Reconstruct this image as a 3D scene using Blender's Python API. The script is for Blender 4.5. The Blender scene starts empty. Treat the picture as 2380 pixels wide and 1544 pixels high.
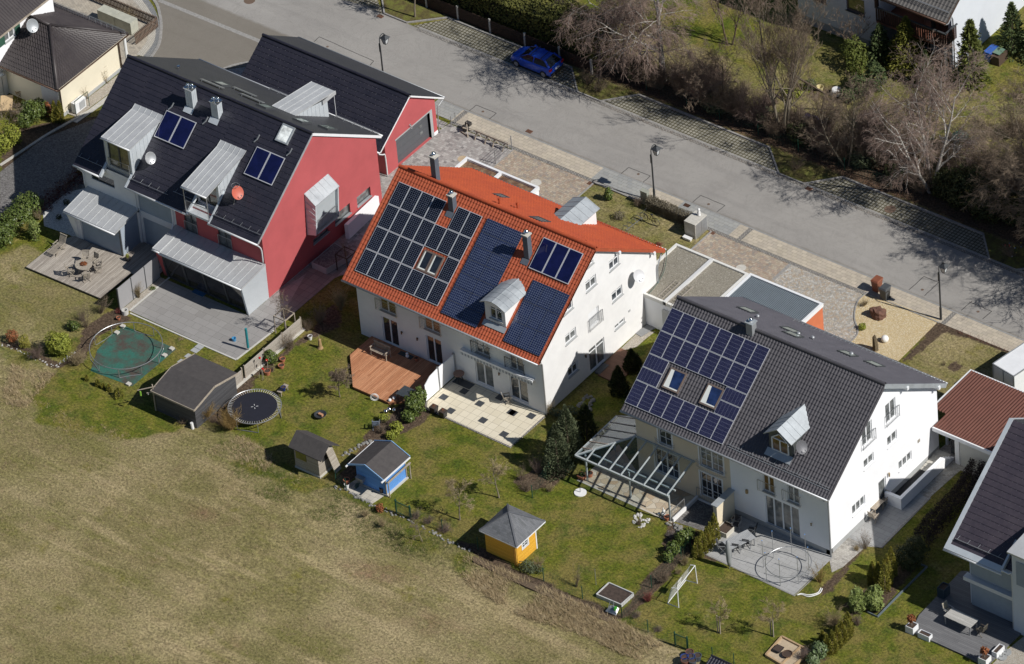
import bpy, math, random
from mathutils import Vector, Matrix, noise
random.seed(7)
rnd=random.random; uni=random.uniform; PI=math.pi
C=bpy.context.scene.collection
# ------------------------------------------------ camera, solved from the photograph (2380 x 1544 units)
A,PP,RO,F,D=2.28358971,0.686140608,-0.0937436342,15518.0534,459.224072
CX,CY=1190,772
Fw=Vector((math.cos(A)*math.cos(PP),math.sin(A)*math.cos(PP),-math.sin(PP)))
_r=Vector((math.sin(A),-math.cos(A),0)); _u=_r.cross(Fw)
Rt=_r*math.cos(RO)+_u*math.sin(RO); Up=-_r*math.sin(RO)+_u*math.cos(RO)
CP=-D*Fw
def ray(u,v): return Rt*((u-CX)/F)-Up*((v-CY)/F)+Fw
def pl(p,n,d):
    r=ray(*p); n=Vector(n); return CP+r*((d-n.dot(CP))/n.dot(r))
def g(p,z=0.): return pl(p,(0,0,1),z)
def gx(p,x): return pl(p,(1,0,0),x)
def gy(p,y): return pl(p,(0,1,0),y)
def T(ij,x,y):                      # a place measured on an enlarged tile of the photograph
    i,j=divmod(ij,10); k=4.0 if j<3 else 3.989
    return (595*i+x/k,385.8*j+y/k)
def P(ij,x,y,z=0.): return g(T(ij,x,y),z)
# ------------------------------------------------ meshes
class MB:
    def __init__(s): s.v=[];s.f=[];s.uv={};s.mi=[];s.m=0
    def add(s,vs,fs,uvs=None):
        b=len(s.v); s.v+=[tuple(p) for p in vs]
        for k,f in enumerate(fs):
            if uvs: s.uv[len(s.f)]=uvs[k]
            s.f.append([b+i for i in f]); s.mi.append(s.m)
        return s
    def box(s,x0,x1,y0,y1,z0,z1):
        return s.hexa([(x0,y0,z0),(x1,y0,z0),(x1,y1,z0),(x0,y1,z0)],[(x0,y0,z1),(x1,y0,z1),(x1,y1,z1),(x0,y1,z1)])
    def hexa(s,b,t):
        return s.add(list(b)+list(t),[(3,2,1,0),(4,5,6,7),(0,1,5,4),(1,2,6,5),(2,3,7,6),(3,0,4,7)])
    def prism(s,poly,z0,z1):
        a=sum(poly[i][0]*poly[(i+1)%len(poly)][1]-poly[(i+1)%len(poly)][0]*poly[i][1] for i in range(len(poly)))
        if a<0: poly=list(poly)[::-1]
        n=len(poly); vs=[(p[0],p[1],z0) for p in poly]+[(p[0],p[1],z1) for p in poly]
        return s.add(vs,[tuple(range(n))[::-1],tuple(range(n,2*n))]+[(i,(i+1)%n,(i+1)%n+n,i+n) for i in range(n)])
    def ext(s,poly,d):                       # planar polygon (3D) pushed along vector d
        n=len(poly); d=Vector(d); vs=[Vector(p) for p in poly]; vs+= [p+d for p in vs]
        return s.add(vs,[tuple(range(n))[::-1],tuple(range(n,2*n))]+[(i,(i+1)%n,(i+1)%n+n,i+n) for i in range(n)])
    def quad(s,*p,uv=None): return s.add(p,[tuple(range(len(p)))],[uv] if uv else None)
    def bar(s,a,b,w=.05,h=None):             # rectangular bar from a to b
        a=Vector(a);b=Vector(b);h=h or w;d=(b-a).normalized()
        up=Vector((0,0,1)) if abs(d.z)<.95 else Vector((0,1,0))
        x=d.cross(up).normalized();y=x.cross(d)
        q=[x*w/2*i+y*h/2*j for i,j in((-1,-1),(1,-1),(1,1),(-1,1))]
        return s.hexa([a+k for k in q],[b+k for k in q])
    def tube(s,pts,r,n=6,cap=True):
        pts=[Vector(p) for p in pts]; rs=r if isinstance(r,(list,tuple)) else [r]*len(pts)
        vs=[];N=len(pts);x=None
        for i,p in enumerate(pts):
            d=(pts[min(i+1,N-1)]-pts[max(i-1,0)])
            if d.length<1e-9: d=Vector((0,0,1))
            d.normalize()
            if x is None: x=d.cross(Vector((.3,.2,1)) if abs(d.z)<.9 else Vector((1,.1,0))).normalized()
            else: x=(x-d*x.dot(d)).normalized()
            y=d.cross(x)
            vs+=[p+(x*math.cos(2*PI*k/n)+y*math.sin(2*PI*k/n))*rs[i] for k in range(n)]
        fs=[(i*n+k,i*n+(k+1)%n,(i+1)*n+(k+1)%n,(i+1)*n+k) for i in range(N-1) for k in range(n)]
        if cap: fs+=[tuple(range(n))[::-1],tuple(range((N-1)*n,N*n))]
        return s.add(vs,fs)
    def cyl(s,c,r,z0,z1,n=16,r2=None): return s.lathe(c,[(0,z0),(r,z0),(r if r2 is None else r2,z1),(0,z1)],n)
    def lathe(s,c,prof,n=16):
        vs=[];fs=[];idx=[]
        for r,z in prof:
            if r<1e-6: idx.append([len(vs)]*n); vs.append((c[0],c[1],z))
            else:
                idx.append(list(range(len(vs),len(vs)+n))); vs+=[(c[0]+r*math.cos(2*PI*k/n),c[1]+r*math.sin(2*PI*k/n),z) for k in range(n)]
        for a,b in zip(idx,idx[1:]):
            for k in range(n):
                f=[a[k],a[(k+1)%n],b[(k+1)%n],b[k]]; g_=[]
                for i in f:
                    if i not in g_: g_.append(i)
                if len(g_)>2: fs.append(g_)
        return s.add(vs,fs)
    def ball(s,c,r,n=12,m=8,sq=(1,1,1),jit=0):
        vs=[];fs=[]
        for i in range(m+1):
            t=PI*i/m
            for k in range(n):
                d=Vector((math.sin(t)*math.cos(2*PI*k/n),math.sin(t)*math.sin(2*PI*k/n),math.cos(t)))
                rr=r*(1+jit*noise.noise(d*1.7+Vector(c)))
                vs.append((c[0]+d.x*rr*sq[0],c[1]+d.y*rr*sq[1],c[2]+d.z*rr*sq[2]))
        fs=[(i*n+k,(i+1)*n+k,(i+1)*n+(k+1)%n,i*n+(k+1)%n) for i in range(m) for k in range(n)]
        return s.add(vs,fs)
    def ring(s,c,R,r,n=40,m=6,z=None,ax=None):
        pts=[]
        for k in range(n+1):
            a=2*PI*k/n; pts.append((c[0]+R*math.cos(a),c[1]+R*math.sin(a),c[2]))
        return s.tube(pts,r,m,cap=False)
    def build(s,name,mat,parent=None,smooth=False,loc=None):
        off=Vector((0,0,0))
        if parent is not None: off=origin(parent)
        elif loc is not None: off=Vector(loc)
        me=bpy.data.meshes.new(name)
        me.from_pydata([(p[0]-off.x,p[1]-off.y,p[2]-off.z) for p in s.v],[],s.f)
        mats=mat if isinstance(mat,(list,tuple)) else [mat]
        for m in mats: me.materials.append(m)
        if len(mats)>1: me.polygons.foreach_set('material_index',s.mi)
        if s.uv:
            ul=me.uv_layers.new(name='UVMap')
            for fi,uvs in s.uv.items():
                for li,q in zip(me.polygons[fi].loop_indices,uvs): ul.data[li].uv=q
        if smooth: me.polygons.foreach_set('use_smooth',[True]*len(me.polygons))
        me.update()
        o=bpy.data.objects.new(name,me); C.objects.link(o)
        if parent is not None: o.parent=parent
        elif loc is not None: o.location=loc
        return o
def origin(o):
    v=Vector(o.location)
    while o.parent: o=o.parent; v+=Vector(o.location)
    return v
def thing(name,label,cat,loc=(0,0,0),group=None):
    o=bpy.data.objects.new(name,None); C.objects.link(o); o.empty_display_size=.3
    o.location=loc; return tag(o,label,cat,group)
def tag(o,label,cat,group=None,kind=None):
    if label:o['label']=label
    if cat:o['category']=cat
    if group:o['group']=group
    if kind:o['kind']=kind
    return o
def struct(name,mb,mat,smooth=False):
    o=mb.build(name,mat,smooth=smooth); o['kind']='structure'; return o
def single(name,mb,mat,label,cat,group=None,loc=None,smooth=False):
    if loc is None:
        n=len(mb.v); xs=[p[0] for p in mb.v];ys=[p[1] for p in mb.v]
        loc=((min(xs)+max(xs))/2,(min(ys)+max(ys))/2,min(p[2] for p in mb.v))
    return tag(mb.build(name,mat,loc=loc,smooth=smooth),label,cat,group)
def copy_thing(src,loc,label=None,rot=None,scale=None):
    def rec(o,par):
        c=o.copy(); C.objects.link(c); c.parent=par
        for ch in kids.get(o.name,[]): rec(ch,c)
        return c
    kids={}
    for o in bpy.data.objects:
        if o.parent: kids.setdefault(o.parent.name,[]).append(o)
    c=rec(src,None); c.location=loc
    if rot is not None: c.rotation_euler=(0,0,rot)
    if scale is not None: c.scale=(scale,)*3 if isinstance(scale,(int,float)) else scale
    if label: c['label']=label
    return c
# ------------------------------------------------ materials
class N:
    def __init__(s,name,rough=.8,metal=0.,spec=.5):
        s.m=bpy.data.materials.new(name); s.m.use_nodes=True; s.t=s.m.node_tree
        s.b=s.t.nodes['Principled BSDF']; s.b.inputs['Roughness'].default_value=rough
        s.b.inputs['Metallic'].default_value=metal; s.b.inputs['Specular IOR Level'].default_value=spec
        s.tc=s.n('ShaderNodeTexCoord')
    def n(s,t,**k):
        q=s.t.nodes.new(t)
        for a,b in k.items():
            if a in('inputs',): 
                for i,v in b.items(): q.inputs[i].default_value=v
            else: setattr(q,a,b)
        return q
    def l(s,a,b): s.t.links.new(a,b); return s
    def co(s,kind='Object'): return s.tc.outputs[kind]
    def pos(s): return s.n('ShaderNodeNewGeometry').outputs['Position']
    def noise(s,scale,vec=None,detail=4,rough=.6,dist=0.,stretch=None):
        q=s.n('ShaderNodeTexNoise'); q.inputs['Scale'].default_value=scale;q.inputs['Detail'].default_value=detail
        q.inputs['Roughness'].default_value=rough;q.inputs['Distortion'].default_value=dist
        vec=vec or s.pos()
        if stretch:
            mp=s.n('ShaderNodeMapping'); mp.inputs['Scale'].default_value=stretch; s.l(vec,mp.inputs[0]); vec=mp.outputs[0]
        s.l(vec,q.inputs['Vector']); return q.outputs['Fac']
    def ramp(s,fac,stops,interp='LINEAR'):
        q=s.n('ShaderNodeValToRGB'); e=q.color_ramp; e.interpolation=interp
        while len(e.elements)<len(stops): e.elements.new(.5)
        for el,(p,c) in zip(e.elements,stops):
            el.position=p; el.color=(c,c,c,1) if isinstance(c,(int,float)) else (*c,1)
        s.l(fac,q.inputs[0]); return q.outputs[0]
    def mix(s,fac,a,b,mode='MIX'):
        q=s.n('ShaderNodeMix',data_type='RGBA',blend_type=mode)
        for i,x in ((0,fac),(6,a),(7,b)):
            if hasattr(x,'is_output') or isinstance(x,bpy.types.NodeSocket): s.l(x,q.inputs[i])
            elif i==0: q.inputs[0].default_value=x
            else: q.inputs[i].default_value=(*x,1) if not isinstance(x,(int,float)) else (x,x,x,1)
        return q.outputs[2]
    def math(s,op,a,b=None,c=None):
        q=s.n('ShaderNodeMath',operation=op)
        for i,x in enumerate((a,b,c)):
            if x is None: continue
            if isinstance(x,bpy.types.NodeSocket): s.l(x,q.inputs[i])
            else: q.inputs[i].default_value=x
        return q.outputs[0]
    def bump(s,h,strength=.3,dist=.02):
        q=s.n('ShaderNodeBump'); q.inputs['Strength'].default_value=strength;q.inputs['Distance'].default_value=dist
        s.l(h,q.inputs['Height']); s.l(q.outputs[0],s.b.inputs['Normal']); return s
    def col(s,c):
        if isinstance(c,bpy.types.NodeSocket): s.l(c,s.b.inputs['Base Color'])
        else: s.b.inputs['Base Color'].default_value=(*c,1)
        return s
MC={}
def plain(name,c,rough=.7,metal=0.,var=.15,scale=3.,bump=.0,bs=30.,c2=None,spec=.5,fine=0.):
    if name in MC: return MC[name]
    k=N(name,rough,metal,spec)
    f=k.noise(scale,detail=6,rough=.65)
    a=tuple(x*(1-var) for x in c); b=c2 or tuple(min(1,x*(1+var)) for x in c)
    cc=k.ramp(f,[(.3,a),(.7,b)])
    if fine: cc=k.mix(fine,cc,k.ramp(k.noise(bs,detail=2),[(.3,.2),(.7,.8)]),'OVERLAY')
    k.col(cc)
    if bump: k.bump(k.noise(bs,detail=3),bump,.02)
    MC[name]=k.m; return k.m
def planks(name,c1,c2,axis='x',w=.145,rough=.75,gap=.06,lenvar=.25,wear=.25):
    """boards running along `axis` in world space ('x','y','z'); stripes across the other ground axis"""
    if name in MC: return MC[name]
    k=N(name,rough); p=k.pos(); sep=k.n('ShaderNodeSeparateXYZ'); k.l(p,sep.inputs[0])
    across={'x':1,'y':0,'h':2}[axis]; along={'x':0,'y':1,'h':0}[axis]
    q=k.math('DIVIDE',sep.outputs[across],w); fl=k.math('FLOOR',q); fr=k.math('FRACT',q)
    wn=k.n('ShaderNodeTexWhiteNoise',noise_dimensions='2D')
    al=k.math('ADD',sep.outputs[along],k.math('MULTIPLY',fl,1.37)); seg=k.math('FLOOR',k.math('MULTIPLY',al,lenvar))
    cb=k.n('ShaderNodeCombineXYZ'); k.l(fl,cb.inputs[0]);k.l(seg,cb.inputs[1]);k.l(cb.outputs[0],wn.inputs['Vector'])
    st={'x':(1.2,14,5),'y':(14,1.2,5),'h':(1.2,1.2,16)}[axis]
    grain=k.noise(1.,detail=6,rough=.7,stretch=st)
    c=k.mix(wn.outputs[0],c1,c2); c=k.mix(wear,c,k.ramp(grain,[(.3,.25),(.7,.75)]),'OVERLAY')
    gp=k.math('LESS_THAN',fr,gap); c=k.mix(gp,c,tuple(x*.18 for x in c1)); k.col(c)
    k.bump(k.math('SUBTRACT',1.,gp),.5,.01); MC[name]=k.m; return k.m
def pavers(name,cols,bw,bh,mortar=.04,mc=(.12,.11,.09),rot=0.,offset=.5,rough=.85,squash=1.,sqf=2,var=.35,lichen=.3,moff=(0,0)):
    if name in MC: return MC[name]
    k=N(name,rough); p=k.pos(); mp=k.n('ShaderNodeMapping'); mp.inputs['Rotation'].default_value=(0,0,rot); mp.inputs['Location'].default_value=(moff[0],moff[1],0); k.l(p,mp.inputs[0])
    # jitter so joints are not ruler straight
    b=k.n('ShaderNodeTexBrick',offset=offset,squash=squash,squash_frequency=sqf); k.l(mp.outputs[0],b.inputs['Vector'])
    b.inputs['Scale'].default_value=1; b.inputs['Brick Width'].default_value=bw;b.inputs['Row Height'].default_value=bh
    b.inputs['Mortar Size'].default_value=mortar*min(bw,bh)/2; b.inputs['Mortar Smooth'].default_value=.2
    b.inputs['Color1'].default_value=(0,0,0,1);b.inputs['Color2'].default_value=(1,1,1,1);b.inputs['Mortar'].default_value=(0,0,0,1)
    n=len(cols); c=k.ramp(b.outputs['Color'],[(i/max(1,n-1) if n>1 else .5,x) for i,x in enumerate(cols)])
    c=k.mix(var,c,k.ramp(k.noise(25,detail=4),[(.25,.3),(.75,.7)]),'OVERLAY')
    c=k.mix(lichen,c,k.ramp(k.noise(.7,detail=5,rough=.7),[(.3,.35),(.7,.65)]),'OVERLAY')
    c=k.mix(b.outputs['Fac'],c,mc); k.col(c)
    k.bump(k.math('SUBTRACT',1.,b.outputs['Fac']),.5,.01); MC[name]=k.m; return k.m
def voro(name,cols,scale,edge=.06,mc=(.1,.09,.08),rough=.85,var=.3):
    if name in MC: return MC[name]
    k=N(name,rough); p=k.pos()
    v=k.n('ShaderNodeTexVoronoi',voronoi_dimensions='2D'); v.inputs['Scale'].default_value=scale; k.l(p,v.inputs['Vector'])
    e=k.n('ShaderNodeTexVoronoi',voronoi_dimensions='2D',feature='DISTANCE_TO_EDGE'); e.inputs['Scale'].default_value=scale; k.l(p,e.inputs['Vector'])
    sp=k.n('ShaderNodeSeparateColor'); k.l(v.outputs['Color'],sp.inputs[0])
    c=k.ramp(sp.outputs[0],[(i/(len(cols)-1),x) for i,x in enumerate(cols)])
    c=k.mix(var,c,k.ramp(k.noise(20,detail=4),[(.25,.3),(.75,.7)]),'OVERLAY')
    m=k.math('LESS_THAN',e.outputs[0],edge); c=k.mix(m,c,mc); k.col(c); k.bump(k.ramp(e.outputs[0],[(0,0),(min(1,edge*2.5),1)]),.6,.015)
    MC[name]=k.m; return k.m
def metal_sheet(name,c,rough=.42,metal=.55,var=.12):
    if name in MC: return MC[name]
    k=N(name,rough,metal); f=k.noise(.9,detail=7,rough=.7,dist=.6); f2=k.noise(9,detail=3)
    cc=k.ramp(f,[(.3,tuple(x*(1-var) for x in c)),(.7,tuple(min(1,x*(1+var)) for x in c))])
    k.col(k.mix(.25,cc,k.ramp(f2,[(.3,.4),(.7,.6)]),'OVERLAY')); k.l(k.ramp(f,[(.3,rough-.08),(.7,rough+.12)]),k.b.inputs['Roughness'])
    k.bump(f,.15,.01)
    MC[name]=k.m; return k.m
def glass(name='window_glass',c=(.025,.032,.04),rough=.06,curtain=0.):
    if name in MC: return MC[name]
    k=N(name,rough,0,.9)
    f=k.noise(2.2,detail=3); cc=k.ramp(f,[(.35,c),(.65,tuple(x*2.2+curtain for x in c))]); k.col(cc); k.b.inputs['Coat Weight'].default_value=.4
    MC[name]=k.m; return k.m
def cells(name,nx,ny,dark,line,frame,cell_line=.035,corner=.0,rough=.12,bus=0):
    """photovoltaic module: uv 0..1 over the pane"""
    if name in MC: return MC[name]
    k=N(name,rough,0,.6); sep=k.n('ShaderNodeSeparateXYZ'); k.l(k.co('UV'),sep.inputs[0])
    X=k.math('MULTIPLY',sep.outputs[0],nx);Y=k.math('MULTIPLY',sep.outputs[1],ny)
    fx=k.math('ABSOLUTE',k.math('SUBTRACT',k.math('FRACT',X),.5)); fy=k.math('ABSOLUTE',k.math('SUBTRACT',k.math('FRACT',Y),.5))
    m=k.math('GREATER_THAN',k.math('MAXIMUM',fx,fy),.5-cell_line)
    if corner: m=k.math('MAXIMUM',m,k.math('GREATER_THAN',k.math('ADD',fx,fy),1-corner))
    wn=k.n('ShaderNodeTexWhiteNoise',noise_dimensions='3D'); cb=k.n('ShaderNodeCombineXYZ')
    k.l(k.math('FLOOR',X),cb.inputs[0]);k.l(k.math('FLOOR',Y),cb.inputs[1]); oi=k.n('ShaderNodeObjectInfo'); k.l(oi.outputs['Random'],cb.inputs[2]); k.l(cb.outputs[0],wn.inputs['Vector'])
    c=k.mix(wn.outputs[0],tuple(x*.9 for x in dark),tuple(x*1.12 for x in dark))
    c=k.mix(k.ramp(k.noise(1.3,detail=3),[(.3,0),(.8,.5)]),c,tuple(x*1.8+.004 for x in dark))
    c=k.mix(m,c,line)
    k.col(c); k.b.inputs['Coat Weight'].default_value=.25; k.b.inputs['Coat Roughness'].default_value=.08
    MC[name]=k.m; return k.m
# ================================================= GROUND
def interp(x,pts):
    if x<=pts[0][0]: return pts[0][1]
    for (a,b),(c,d) in zip(pts,pts[1:]):
        if x<=c: return b+(d-b)*(x-a)/(c-a)
    return pts[-1][1]
BND=sorted((lambda q:(q.x,q.y))(g(p)) for p in [(0,835),(110,862),(60,965),(160,1005),(330,1005),(470,985),(560,1010),(640,1078),(760,1130),(860,1190),(1000,1250),(1110,1285),(1240,1345),(1440,1440),(1560,1500),(1650,1560),(1800,1620)])
BND=[BND[0]]+[b for a,b in zip(BND,BND[1:]) if b[0]-a[0]>.3]
def sstep(a,b,x):
    t=max(0,min(1,(x-a)/(b-a))); return t*t*(3-2*t)
def PX(*ps): return [tuple(g(p)[:2]) for p in ps]
def PT(ij,*ps): return [tuple(P(ij,*p)[:2]) for p in ps]
def dpoly(x,y,poly):             # signed distance (negative inside)
    ins=False;dm=1e9;n=len(poly)
    for i in range(n):
        x1,y1=poly[i];x2,y2=poly[(i+1)%n]
        if (y1>y)!=(y2>y) and x<(x2-x1)*(y-y1)/(y2-y1)+x1: ins=not ins
        dx,dy=x2-x1,y2-y1;t=max(0,min(1,((x-x1)*dx+(y-y1)*dy)/(dx*dx+dy*dy+1e-9)))
        dm=min(dm,math.hypot(x-x1-t*dx,y-y1-t*dy))
    return -dm if ins else dm
SOIL=[  # (polygon, strength)
 (PX((860,1000),(885,975),(930,945),(985,905),(1000,960),(960,1000),(900,1030),(860,1080),(800,1130),(780,1110),(830,1050)),.95),
 (PX((455,975),(500,930),(560,870),(640,830),(720,770),(780,690),(800,760),(700,800),(640,850),(600,880),(560,960),(530,1000)),.7),
 (PX((200,760),(250,725),(280,715),(300,745),(230,780),(205,830),(150,850)),.8),
 (PX((1190,1120),(1300,1060),(1330,1090),(1290,1130),(1220,1150)),.8),
 (PX((1535,1250),(1560,1215),(1620,1240),(1600,1290),(1560,1330),(1500,1400),(1460,1440),(1420,1435),(1480,1380),(1540,1300)),.9),
 (PX((1620,1290),(1660,1280),(1750,1325),(1740,1335)),.8),
 (PX((1900,1370),(1990,1270),(2020,1255),(2000,1300),(1940,1370),(1900,1390)),.7),
 (PX((1960,1410),(2000,1375),(2110,1300),(2130,1320),(2040,1430)),.9),
 (PX((1840,1544),(1900,1500),(2000,1400),(1990,1440),(1920,1544)),.6),
 (PX((0,795),(60,800),(150,850),(130,860),(50,820),(0,810)),.7),
 (PX((1000,1240),(1100,1260),(1240,1340),(1450,1430),(1440,1450),(1230,1365),(1100,1290)),.75),
 (PX((2090,835),(2180,750),(2200,760),(2110,850)),.8),
 (PX((2180,745),(2360,810),(2345,825),(2175,760)),.8),
 (PX((2205,840),(2225,835),(2240,850),(2220,865),(2200,855)),.9),
 ([(-30,8.5),(-20,7.5),(-19,9),(-34,9)],.5),
 (PX((0,300),(300,260),(170,380),(150,470),(0,500)),.8),
 ([(-60,26.4),(60,26.4),(60,29.0),(-60,28.6)],.85),
 ([(-14.5,24),(-8.6,24),(-8.6,26.3),(-14.5,26.3)],.35),([(3,24),(9.4,24),(9.4,26.3),(3,26.3)],.5),([(21,24),(29,24),(29,26.3),(21,26.3)],.7),
 (PX((1660,380),(1800,430),(2100,560),(2379,640),(2379,500),(2200,420),(1900,300),(1700,260)),.35),
 (PX((1860,200),(1900,185),(1980,210),(1960,240),(1880,240)),.55),
]
GREEN=[(PX((90,900),(200,870),(380,880),(420,985),(330,1015),(200,1010),(100,970)),1.),
 (PX((520,1060),(640,1075),(760,1130),(700,1150),(600,1120)),.8),(PX((900,1200),(1100,1290),(1080,1330),(960,1270)),.6)]
def ground():
    x0,x1,y0,y1,st=-75.,75.,-58.,72.,.38
    nx=int((x1-x0)/st);ny=int((y1-y0)/st)
    V=[];col=[]
    for j in range(ny+1):
        y=y0+j*st
        for i in range(nx+1):
            x=x0+i*st
            w=noise.noise(Vector((x*.35,y*.35,0)))*.8+noise.noise(Vector((x*1.1,y*1.1,4)))*.35
            yb=interp(x,BND); sw=1.9 if x<-9 else (.9 if x<0 else .6); f=sstep(-sw,sw,(y+w*sw)-yb)          # 1 in gardens
            z=-.35*sstep(0,2.2,yb-y)*sstep(-4,6,x) if y<yb else 0
            if y<yb-.3: z+=.05*noise.noise(Vector((x*.5,y*.5,9)))*sstep(.3,2,yb-y)
            gr=f*(.78+.3*noise.noise(Vector((x*.22,y*.22,2))))
            so=0.
            for poly,s in GREEN_:
                if poly[1]<x<poly[2] and poly[3]<y<poly[4]:
                    gr=max(gr,s*sstep(.8,-.8,dpoly(x,y,poly[0])+w*1.2))
            for poly,s in DRY_:
                if poly[1]<x<poly[2] and poly[3]<y<poly[4]: gr=min(gr,max(s,gr*sstep(-.5,.8,dpoly(x,y,poly[0])+w)))
            for poly,s in SOIL_:
                if poly[1]<x<poly[2] and poly[3]<y<poly[4]:
                    so=max(so,s*sstep(.25,-.25,dpoly(x,y,poly[0])+w*.4))
            rd=max([.9*sstep(.5,-.6,dpoly(x,y,p[0])+w*.8) for p,_ in RED_ if p[1]<x<p[2] and p[3]<y<p[4]] or [0]); V.append((x,y,z)); col.append((gr,so,rd,1))
    fs=[(j*(nx+1)+i,j*(nx+1)+i+1,(j+1)*(nx+1)+i+1,(j+1)*(nx+1)+i) for j in range(ny) for i in range(nx)]
    n=len(V); x1=x0+nx*st;y1=y0+ny*st; B=3000
    V+=[(-B,-B,-.3),(B,-B,-.3),(B,B,0),(-B,B,0)]; col+=[(0,0,0,1),(0,0,0,1),(.7,0,1,1),(.7,0,1,1)]
    c=[0,nx,(ny+1)*(nx+1)-1,ny*(nx+1)]
    fs+=[[n,n+1]+list(range(nx,-1,-1)),[n+1,n+2]+[j*(nx+1)+nx for j in range(ny,-1,-1)],[n+2,n+3]+[ny*(nx+1)+i for i in range(0,nx+1)],[n+3,n]+[j*(nx+1) for j in range(0,ny+1)]]
    me=bpy.data.meshes.new('ground'); me.from_pydata(V,[],fs)
    ca=me.color_attributes.new('zones','FLOAT_COLOR','POINT'); ca.data.foreach_set('color',[q for c_ in col for q in c_])
    k=N('grass_ground',.95,0,.2)
    at=k.n('ShaderNodeVertexColor',layer_name='zones'); sp=k.n('ShaderNodeSeparateColor'); k.l(at.outputs[0],sp.inputs[0])
    big=k.noise(.16,detail=8,rough=.62,dist=.4); mid=k.noise(1.1,detail=8,rough=.72); fine=k.noise(5.5,detail=5,rough=.85)
    streak=k.noise(.28,detail=9,rough=.72,dist=.2,stretch=(.8,1.3,1))
    straw=k.ramp(mid,[(.28,(.175,.14,.068)),(.5,(.255,.205,.10)),(.74,(.34,.275,.15))])
    olive=k.ramp(mid,[(.3,(.12,.11,.04)),(.7,(.215,.19,.08))])
    field=k.mix(k.ramp(streak,[(.34,0),(.64,1)]),olive,straw)
    field=k.mix(k.ramp(k.noise(.33,detail=5),[(.60,0),(.72,.5)]),field,(.21,.125,.085))
    field=k.mix(k.ramp(k.noise(.55,detail=5,rough=.6,stretch=(.16,1.5,1)),[(.50,0),(.62,.55)]),field,(.155,.150,.04))
    field=k.mix(k.ramp(k.noise(.4,detail=6,rough=.7,stretch=(.2,1.3,1)),[(.52,0),(.64,.6)]),field,(.37,.295,.165))
    field=k.mix(k.math('MULTIPLY',sp.outputs[2],k.ramp(mid,[(.35,0),(.6,.8)])),field,(.17,.085,.06))
    field=k.mix(k.ramp(k.noise(.13,detail=6,rough=.6),[(.46,0),(.62,.5)]),field,(.15,.14,.045))
    field=k.mix(k.ramp(k.noise(.09,detail=7,rough=.65),[(.46,0),(.62,.6)]),field,(.36,.29,.165))
    field=k.mix(k.ramp(k.noise(.42,detail=6,rough=.7),[(.60,0),(.70,.6)]),field,(.15,.135,.02))
    lawn=k.ramp(k.noise(.9,detail=8,rough=.7),[(.22,(.050,.078,.007)),(.44,(.100,.118,.012)),(.60,(.155,.148,.024)),(.8,(.26,.205,.075))])
    lawn=k.mix(k.ramp(k.noise(.35,detail=4),[(.44,0),(.60,.75)]),lawn,(.19,.15,.05))
    lawn=k.mix(k.ramp(k.noise(.8,detail=5),[(.50,0),(.66,.7)]),lawn,(.048,.082,.009))
    soil=k.ramp(k.noise(6,detail=8,rough=.8),[(.3,(.045,.030,.020)),(.55,(.10,.070,.048)),(.75,(.20,.15,.11))])
    gm=k.math('ADD',sp.outputs[0],k.math('MULTIPLY',k.math('SUBTRACT',mid,.5),.9))
    c=k.mix(k.ramp(gm,[(.3,0),(.62,1)]),field,lawn)
    sm=k.math('ADD',sp.outputs[1],k.math('MULTIPLY',k.math('SUBTRACT',k.noise(2.3,detail=6,rough=.75),.5),1.1))
    c=k.mix(k.ramp(sm,[(.38,0),(.6,1)]),c,soil)
    c=k.mix(1.,c,k.ramp(fine,[(.3,.06),(.5,.47),(.7,.94)]),'OVERLAY')
    c=k.mix(k.ramp(k.noise(3.1,detail=6,rough=.85,stretch=(1,1,2)),[(.57,0),(.66,.5)]),c,(.10,.10,.03))
    c=k.mix(k.ramp(k.noise(6,detail=6,rough=.85),[(.58,0),(.68,.5)]),c,(.32,.26,.14))
    k.col(c); k.bump(fine,.8,.06)
    me.materials.append(k.m)
    o=bpy.data.objects.new('ground',me); C.objects.link(o); o['kind']='structure'
def bb(l): 
    r=[]
    for p,s in l:
        xs=[q[0] for q in p];ys=[q[1] for q in p]; r.append(((p,min(xs)-1.5,max(xs)+1.5,min(ys)-1.5,max(ys)+1.5),s))
    return r
DRY=[([(-5.1,7),(5.1,7),(5.1,16.3),(-5.1,16.3)],.42),(PX((2110,830),(2190,750),(2370,815),(2300,900),(2150,950)),.34),(PX((0,590),(60,570),(230,700),(230,760),(100,800),(0,790)),.36),(PX((1700,120),(2000,250),(2379,420),(2379,250),(2100,160),(1800,40)),.5),([(-50,26),(60,26),(60,34),(-50,32)],.4)]
RED_=bb([(PX((790,1300),(850,1290),(900,1310),(960,1320),(990,1340),(900,1350),(810,1335)),1),(PX((350,985),(400,980),(410,1000),(370,1020),(345,1005)),1),(PX((900,1430),(1000,1420),(1080,1450),(980,1470)),.7),(PX((430,1170),(520,1190),(500,1215),(440,1200)),.6)]);DRY_=bb(DRY);SOIL_=bb(SOIL);GREEN_=bb(GREEN)
ground()
def slab(name,poly,mat,z1=.02,z0=-.08): return struct(name,MB().prism(poly,z0,z1),mat)
def ribbon(mb,pts,w,z0,z1):
    pts=[Vector((p[0],p[1],0)) for p in pts]; L=[];R=[]
    for i,p in enumerate(pts):
        d=(pts[min(i+1,len(pts)-1)]-pts[max(0,i-1)]).normalized(); n=Vector((-d.y,d.x,0))
        L.append(p+n*w/2);R.append(p-n*w/2)
    for i in range(len(pts)-1):
        mb.hexa([(q.x,q.y,z0) for q in (R[i],R[i+1],L[i+1],L[i])],[(q.x,q.y,z1) for q in (R[i],R[i+1],L[i+1],L[i])])
    return mb
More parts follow.
